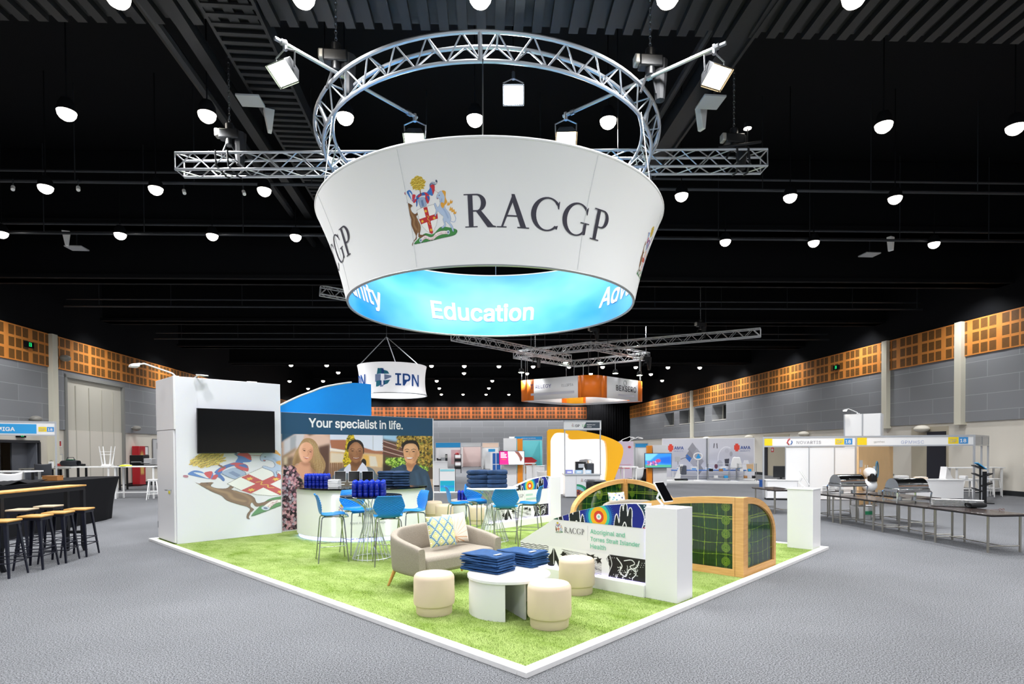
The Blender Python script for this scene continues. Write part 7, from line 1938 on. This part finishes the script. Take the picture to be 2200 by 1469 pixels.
q = at_depth(1255, 1012, a1.y + .15); t = thing('pump_bottle', 'white pump bottle on the gantry counter top', 'bottle', (q.x, q.y, zc), 0)
MB().lathe([(0, 0), (.045, 0), (.045, .16), (.02, .19), (.015, .22), (0, .22)], 14).build('bottle_body', WHT, t); MB().tube((0, 0, .22), (0, -.06, .24), .01, n=6).build('pump', WHT, t)
# potted plant beyond the counter
q = onground(1306, 1058); t = thing('potted_plant', 'lime green plant in a dark pot at the foot of the orange frame', 'plant', (q.x, q.y, 0), 0)
MB().lathe([(0, 0), (.17, 0), (.22, .4), (.2, .4), (0, .36)], 16).build('pot', TBLK, t)
mb = MB(); r_ = random.Random(4)
for i in range(90):
    an, z = r_.uniform(0, 6.28), r_.uniform(.4, .95); R_ = r_.uniform(.02, .24); x, y = R_ * math.cos(an), R_ * math.sin(an); s_ = .06
    u1 = Vector((r_.uniform(-1, 1), r_.uniform(-1, 1), r_.uniform(-.4, .8))).normalized() * s_; u2 = u1.cross(Vector((0, .3, 1))).normalized() * s_ * .45; c0 = Vector((x, y, z))
    mb.add([c0 - u1, c0 + u2, c0 + u1, c0 - u2], [(0, 1, 2, 3)])
mb.build('foliage', mat('lime_leaf', 'a9b92f', .6), t)
# teal banner stand, white counter and other mid distance things
g = onground(961, 1058); t = thing('banner_stand', 'white and turquoise banner panel beyond the far blue stools', 'banner', (g.x - .3, g.y, 0), .05)
k = g.y / FOC; w = 33 * k; hb = zof(961, 1007, g)
MB().bx(0, w, 0, .05, .03, hb).build('board', WHT, t); MB().bx(.02, w - .02, -.004, 0, .05, hb * .5).build('turquoise_print', mat('turquoise_print', '17b3cf', .5), t); MB().bx(.02, w - .02, -.006, 0, .2, hb * .3).build('blue_print', SKY, t); MB().bx(.02, w - .02, -.004, 0, hb - .1, hb - .02).build('pale_turquoise_print', mat('pale_turquoise', '8fd4e0', .5), t)
MB().bx(-.02, .0, 0, .05, 0, hb + .02).bx(w, w + .02, 0, .05, 0, hb + .02).build('dark_edge', TBLK, t); MB().bx(-.4, w + .1, -.2, .3, 0, .03).build('foot_board', WHT, t)
g = at_depth(945, 1040, 27.0); t = counter_box('small white counter with a telephone beyond the right edge of the poster wall', Vector((g.x, g.y, 0)), .0, .75, .5, at_depth(945, 990, 27).z)
q = at_depth(943, 989, 27.0); block('telephone', 'black desk telephone on the small white counter', 'telephone', (q.x, q.y, q.z), .2, (.2, .2, .07), TBLK, .01, extra=lambda t: MB().bx(-.11, -.04, -.1, .1, .07, .11).build('handset', TBLK, t, bevel=.01))
q = at_depth(959, 990, 27.0); block('payment_terminal', 'black upright terminal on the small white counter', 'terminal', (q.x, q.y, q.z - .02), .1, (.1, .08, .34), TBLK, .01, extra=lambda t: MB().bx(-.04, .04, -.045, -.04, .16, .3).build('screen', MATS['screen_grey'], t))
g = at_depth(984, 1014, 42.0); t = thing('brochure_rack', 'slim black brochure rack with white leaflets standing out on the open carpet', 'rack', (g.x, g.y, 0), .1)
hr = at_depth(984, 975, 42).z
for x in (-.22, .22): MB().tube((x, 0, 0), (x, .1, hr), .03, n=6).build('upright', TBLK, t)
for j in range(4): MB().bx(-.2, .2, -.06, .0, .3 + j * (hr - .3) / 4, .3 + (j + .75) * (hr - .3) / 4).build('leaflet_pocket', TBLK if j % 2 == 0 else WHT, t)
def far_stand(pxa, pxb, d_, pyt, pyb, fm, txt, lab, wall=WHT, inside=None, tm=None):
    p0, p1 = at_depth(pxa, 1000, d_), at_depth(pxb, 1000, d_); z1, z0 = at_depth(pxa, pyt, d_).z, at_depth(pxa, pyb, d_).z
    t, L_ = shell('exhibition_stand', lab, p0, p1, z0, z1, fm, (0, 1))
    MB().bx(0, L_, 2.5, 2.55, 0, z0 + .1).bx(0, .04, 0, 2.5, 0, z0 + .1).bx(L_ - .04, L_, 0, 2.5, 0, z0 + .1).build('stand_wall', wall, t)
    if txt: letters(t, text_data(txt, 1, .02), ('w', L_ * .5), ((L_ / 2, -.02, z0 + (z1 - z0) * .35), (1, 0, 0), (0, 0, 1)), tm or GLW, 'lettering', 'C')
    if inside: inside(t, L_)
    return t
PNK = mat('pink_white_wall', 'f0dcd8', .7)
def redshelf(t, L_): MB().bx(L_ * .55, L_ * .95, 1.5, 1.55, .3, 1.7).build('pink_display', mat('pink_display', 'efc9c9', .6), t); MB().ball((L_ * .8, 1.3, 1.2), .22, 10, 6).build('red_flowers', mat('red_flower', 'c02a30', .6), t); MB().bx(.3, L_ * .4, 1.4, 2.0, 0, .95).build('counter', PGR, t)
far_stand(936, 990, 55, 950, 962, SKY, None, 'far white stand with a short blue fascia left of the brochure rack', WHT, redshelf)
far_stand(990, 1034, 56, 950, 960, WHT, None, 'far plain white stand with pinkish walls behind the brochure rack', PNK)
far_stand(1036, 1072, 50, 950, 962, mat('peach_fascia', 'ecd0bc', .6), None, 'far white stand with a peach fascia, left of the magenta screen', WHT, lambda t, L_: (MB().bx(.2, .9, 1.2, 1.25, 0, 1.6).build('white_panel', WHT, t), MB().bx(.5, 1.1, .9, .95, 1.5, 1.75).build('blue_plaque', SKY, t)))
g = at_depth(1062, 1030, 30.0); t, _ = flat_wall('banner_board', 'tall blue and white banner panel left of the magenta screen', 'banner', (g.x - .2, g.y), (g.x + .35, g.y), .02, at_depth(1062, 971, 30).z, WHT)
MB().bx(.12, .52, -.006, 0, .2, at_depth(1062, 972, 30).z - .05).build('blue_print', mat('deep_blue_print', '1f5fb0', .5), t); MB().bx(.28, .31, -.01, 0, .2, 1.5).bx(.12, .52, -.01, 0, .9, .93).build('white_cross', GLW, t)
far_stand(1106, 1166, 40, 936, 946, SKY, 'HOME DOCTOR SERVICE', 'far stand with a long blue lettered fascia left of the orange frame', mat('teal_wall', '6fc0c4', .6), lambda t, L_: (MB().prism([(.5, .5, .62), (L_ - .75, .5, .62), (L_ - .35, .5, .9), (L_ - .75, .5, 1.15), (.5, .5, 1.15)], (0, .03, 0)).build('red_arrow_board', mat('arrow_red', 'd42f35', .5), t), MB().bx(.5, L_ - .4, .6, .63, 0.0, .65).build('brown_picture', mat('brown_picture', 'b98a52', .6), t)))
g0, g1 = at_depth(1094, 950, 44), at_depth(1136, 950, 44); flat_wall('white_sign_board', 'blank white board raised over the far stands left of the orange frame', 'board', g0, g1, .02, at_depth(1094, 938, 44).z, WHT)
t = counter_box('pale grey counter in front of the blue lettered far stand', at_depth(1150, 1040, 31.0) * Vector((1, 1, 0)), 0, 1.0, .6, at_depth(1150, 1000, 31).z)
plain_table('tall white bar table with thin legs right of the magenta screen', at_depth(1136, 1030, 27.5) * Vector((1, 1, 0)), .1, .6, .6, 1.05, WMET, WMET, None, .04)
# lilac poster wall right of the orange frame with two arm lamps
p0, p1 = at_depth(1322, 1030, 24.5), at_depth(1361, 1030, 24.3); zt = at_depth(1340, 948, 24.4).z
t, L_ = flat_wall('poster_panel', 'lilac poster panel with a red mark right of the orange frame', 'poster', p0, p1, 0.02, zt, mat('lilac_print', 'cdbfd0', .6))
MB().bx(.1, L_ - .1, -.005, 0, zt * .5, zt * .505).bx(.1, L_ * .8, -.005, 0, zt * .42, zt * .44).build('red_text_line', mat('mark_pink', 'd05a6a', .6), t); MB().ball((L_ - .16, -.004, zt - .26), (.07, .006, .05), 10, 6).build('red_mark', MATS['mark_red'], t)
arm_lamp(Vector((p0.x + .25, p0.y, zt)), .25, 'left white arm lamp over the lilac poster panel', 0, .5); arm_lamp(Vector((p0.x + .6, p0.y, zt - .02)), .25, 'right white arm lamp over the lilac poster panel', 0, .5)
far_stand(1364, 1392, 33, 951, 962, SKY, None, 'far narrow stand with a blue fascia between the lilac panel and the orange tower', WHT)
p = at_depth(1366, 1045, 23.5); t = thing('shell_chair', 'white shell chair right of the lilac poster panel', 'chair', (p.x, p.y, 0), .6); chair_shell(t, WHT, STEEL); t.scale = (1.1, 1.1, 1.1)
plain_table('tall white bar table right of the orange frame, before the lilac panel', at_depth(1350, 1045, 22.8) * Vector((1, 1, 0)), .1, .65, .55, 1.0, WMET, WMET, None, .04)
block('speaker_box', 'black upright speaker box beside the orange tower at the white shell chair', 'speaker', at_depth(1384, 1040, 27.2) * Vector((1, 1, 0)), 0, (.3, .3, .75), TBLK, .01, extra=lambda t: MB().bx(-.1, .1, -.155, -.15, .3, .6).build('grille', MATS['dark_grey_case'], t))
t = thing('white_stool', 'low white shell chair seen over the rear sign pedestal', 'chair', at_depth(1170, 1040, 22.5) * Vector((1, 1, 0)), -.6); chair_shell(t, WHT, STEEL)
block('blue_crate', 'blue plastic crate left of the white storage counter', 'crate', at_depth(1648, 1042, 24.0) * Vector((1, 1, 0)), 0, (.5, .4, .35), mat('crate_blue', '1f5fb8', .5), .02, extra=lambda t: MB().bx(-.26, .26, -.21, .21, .33, .37).build('rim', MATS['crate_blue'], t))
wp = HH(XR - .01, 24.6, 0)
t = thing('fire_notice', 'red and white fire notice on the right wall seen under the serif lettered fascia', 'notice', PL(1660, 966, HX * (XR - .05), HX), HB - PI / 2)
MB().bx(-.14, .14, -.02, 0, -.14, .14).build('red_board', MATS['notice_red'], t); MB().bx(-.05, .05, -.024, -.02, -.08, .08).bx(-.08, .08, -.024, -.02, -.05, .05).build('white_symbol', GLW, t)
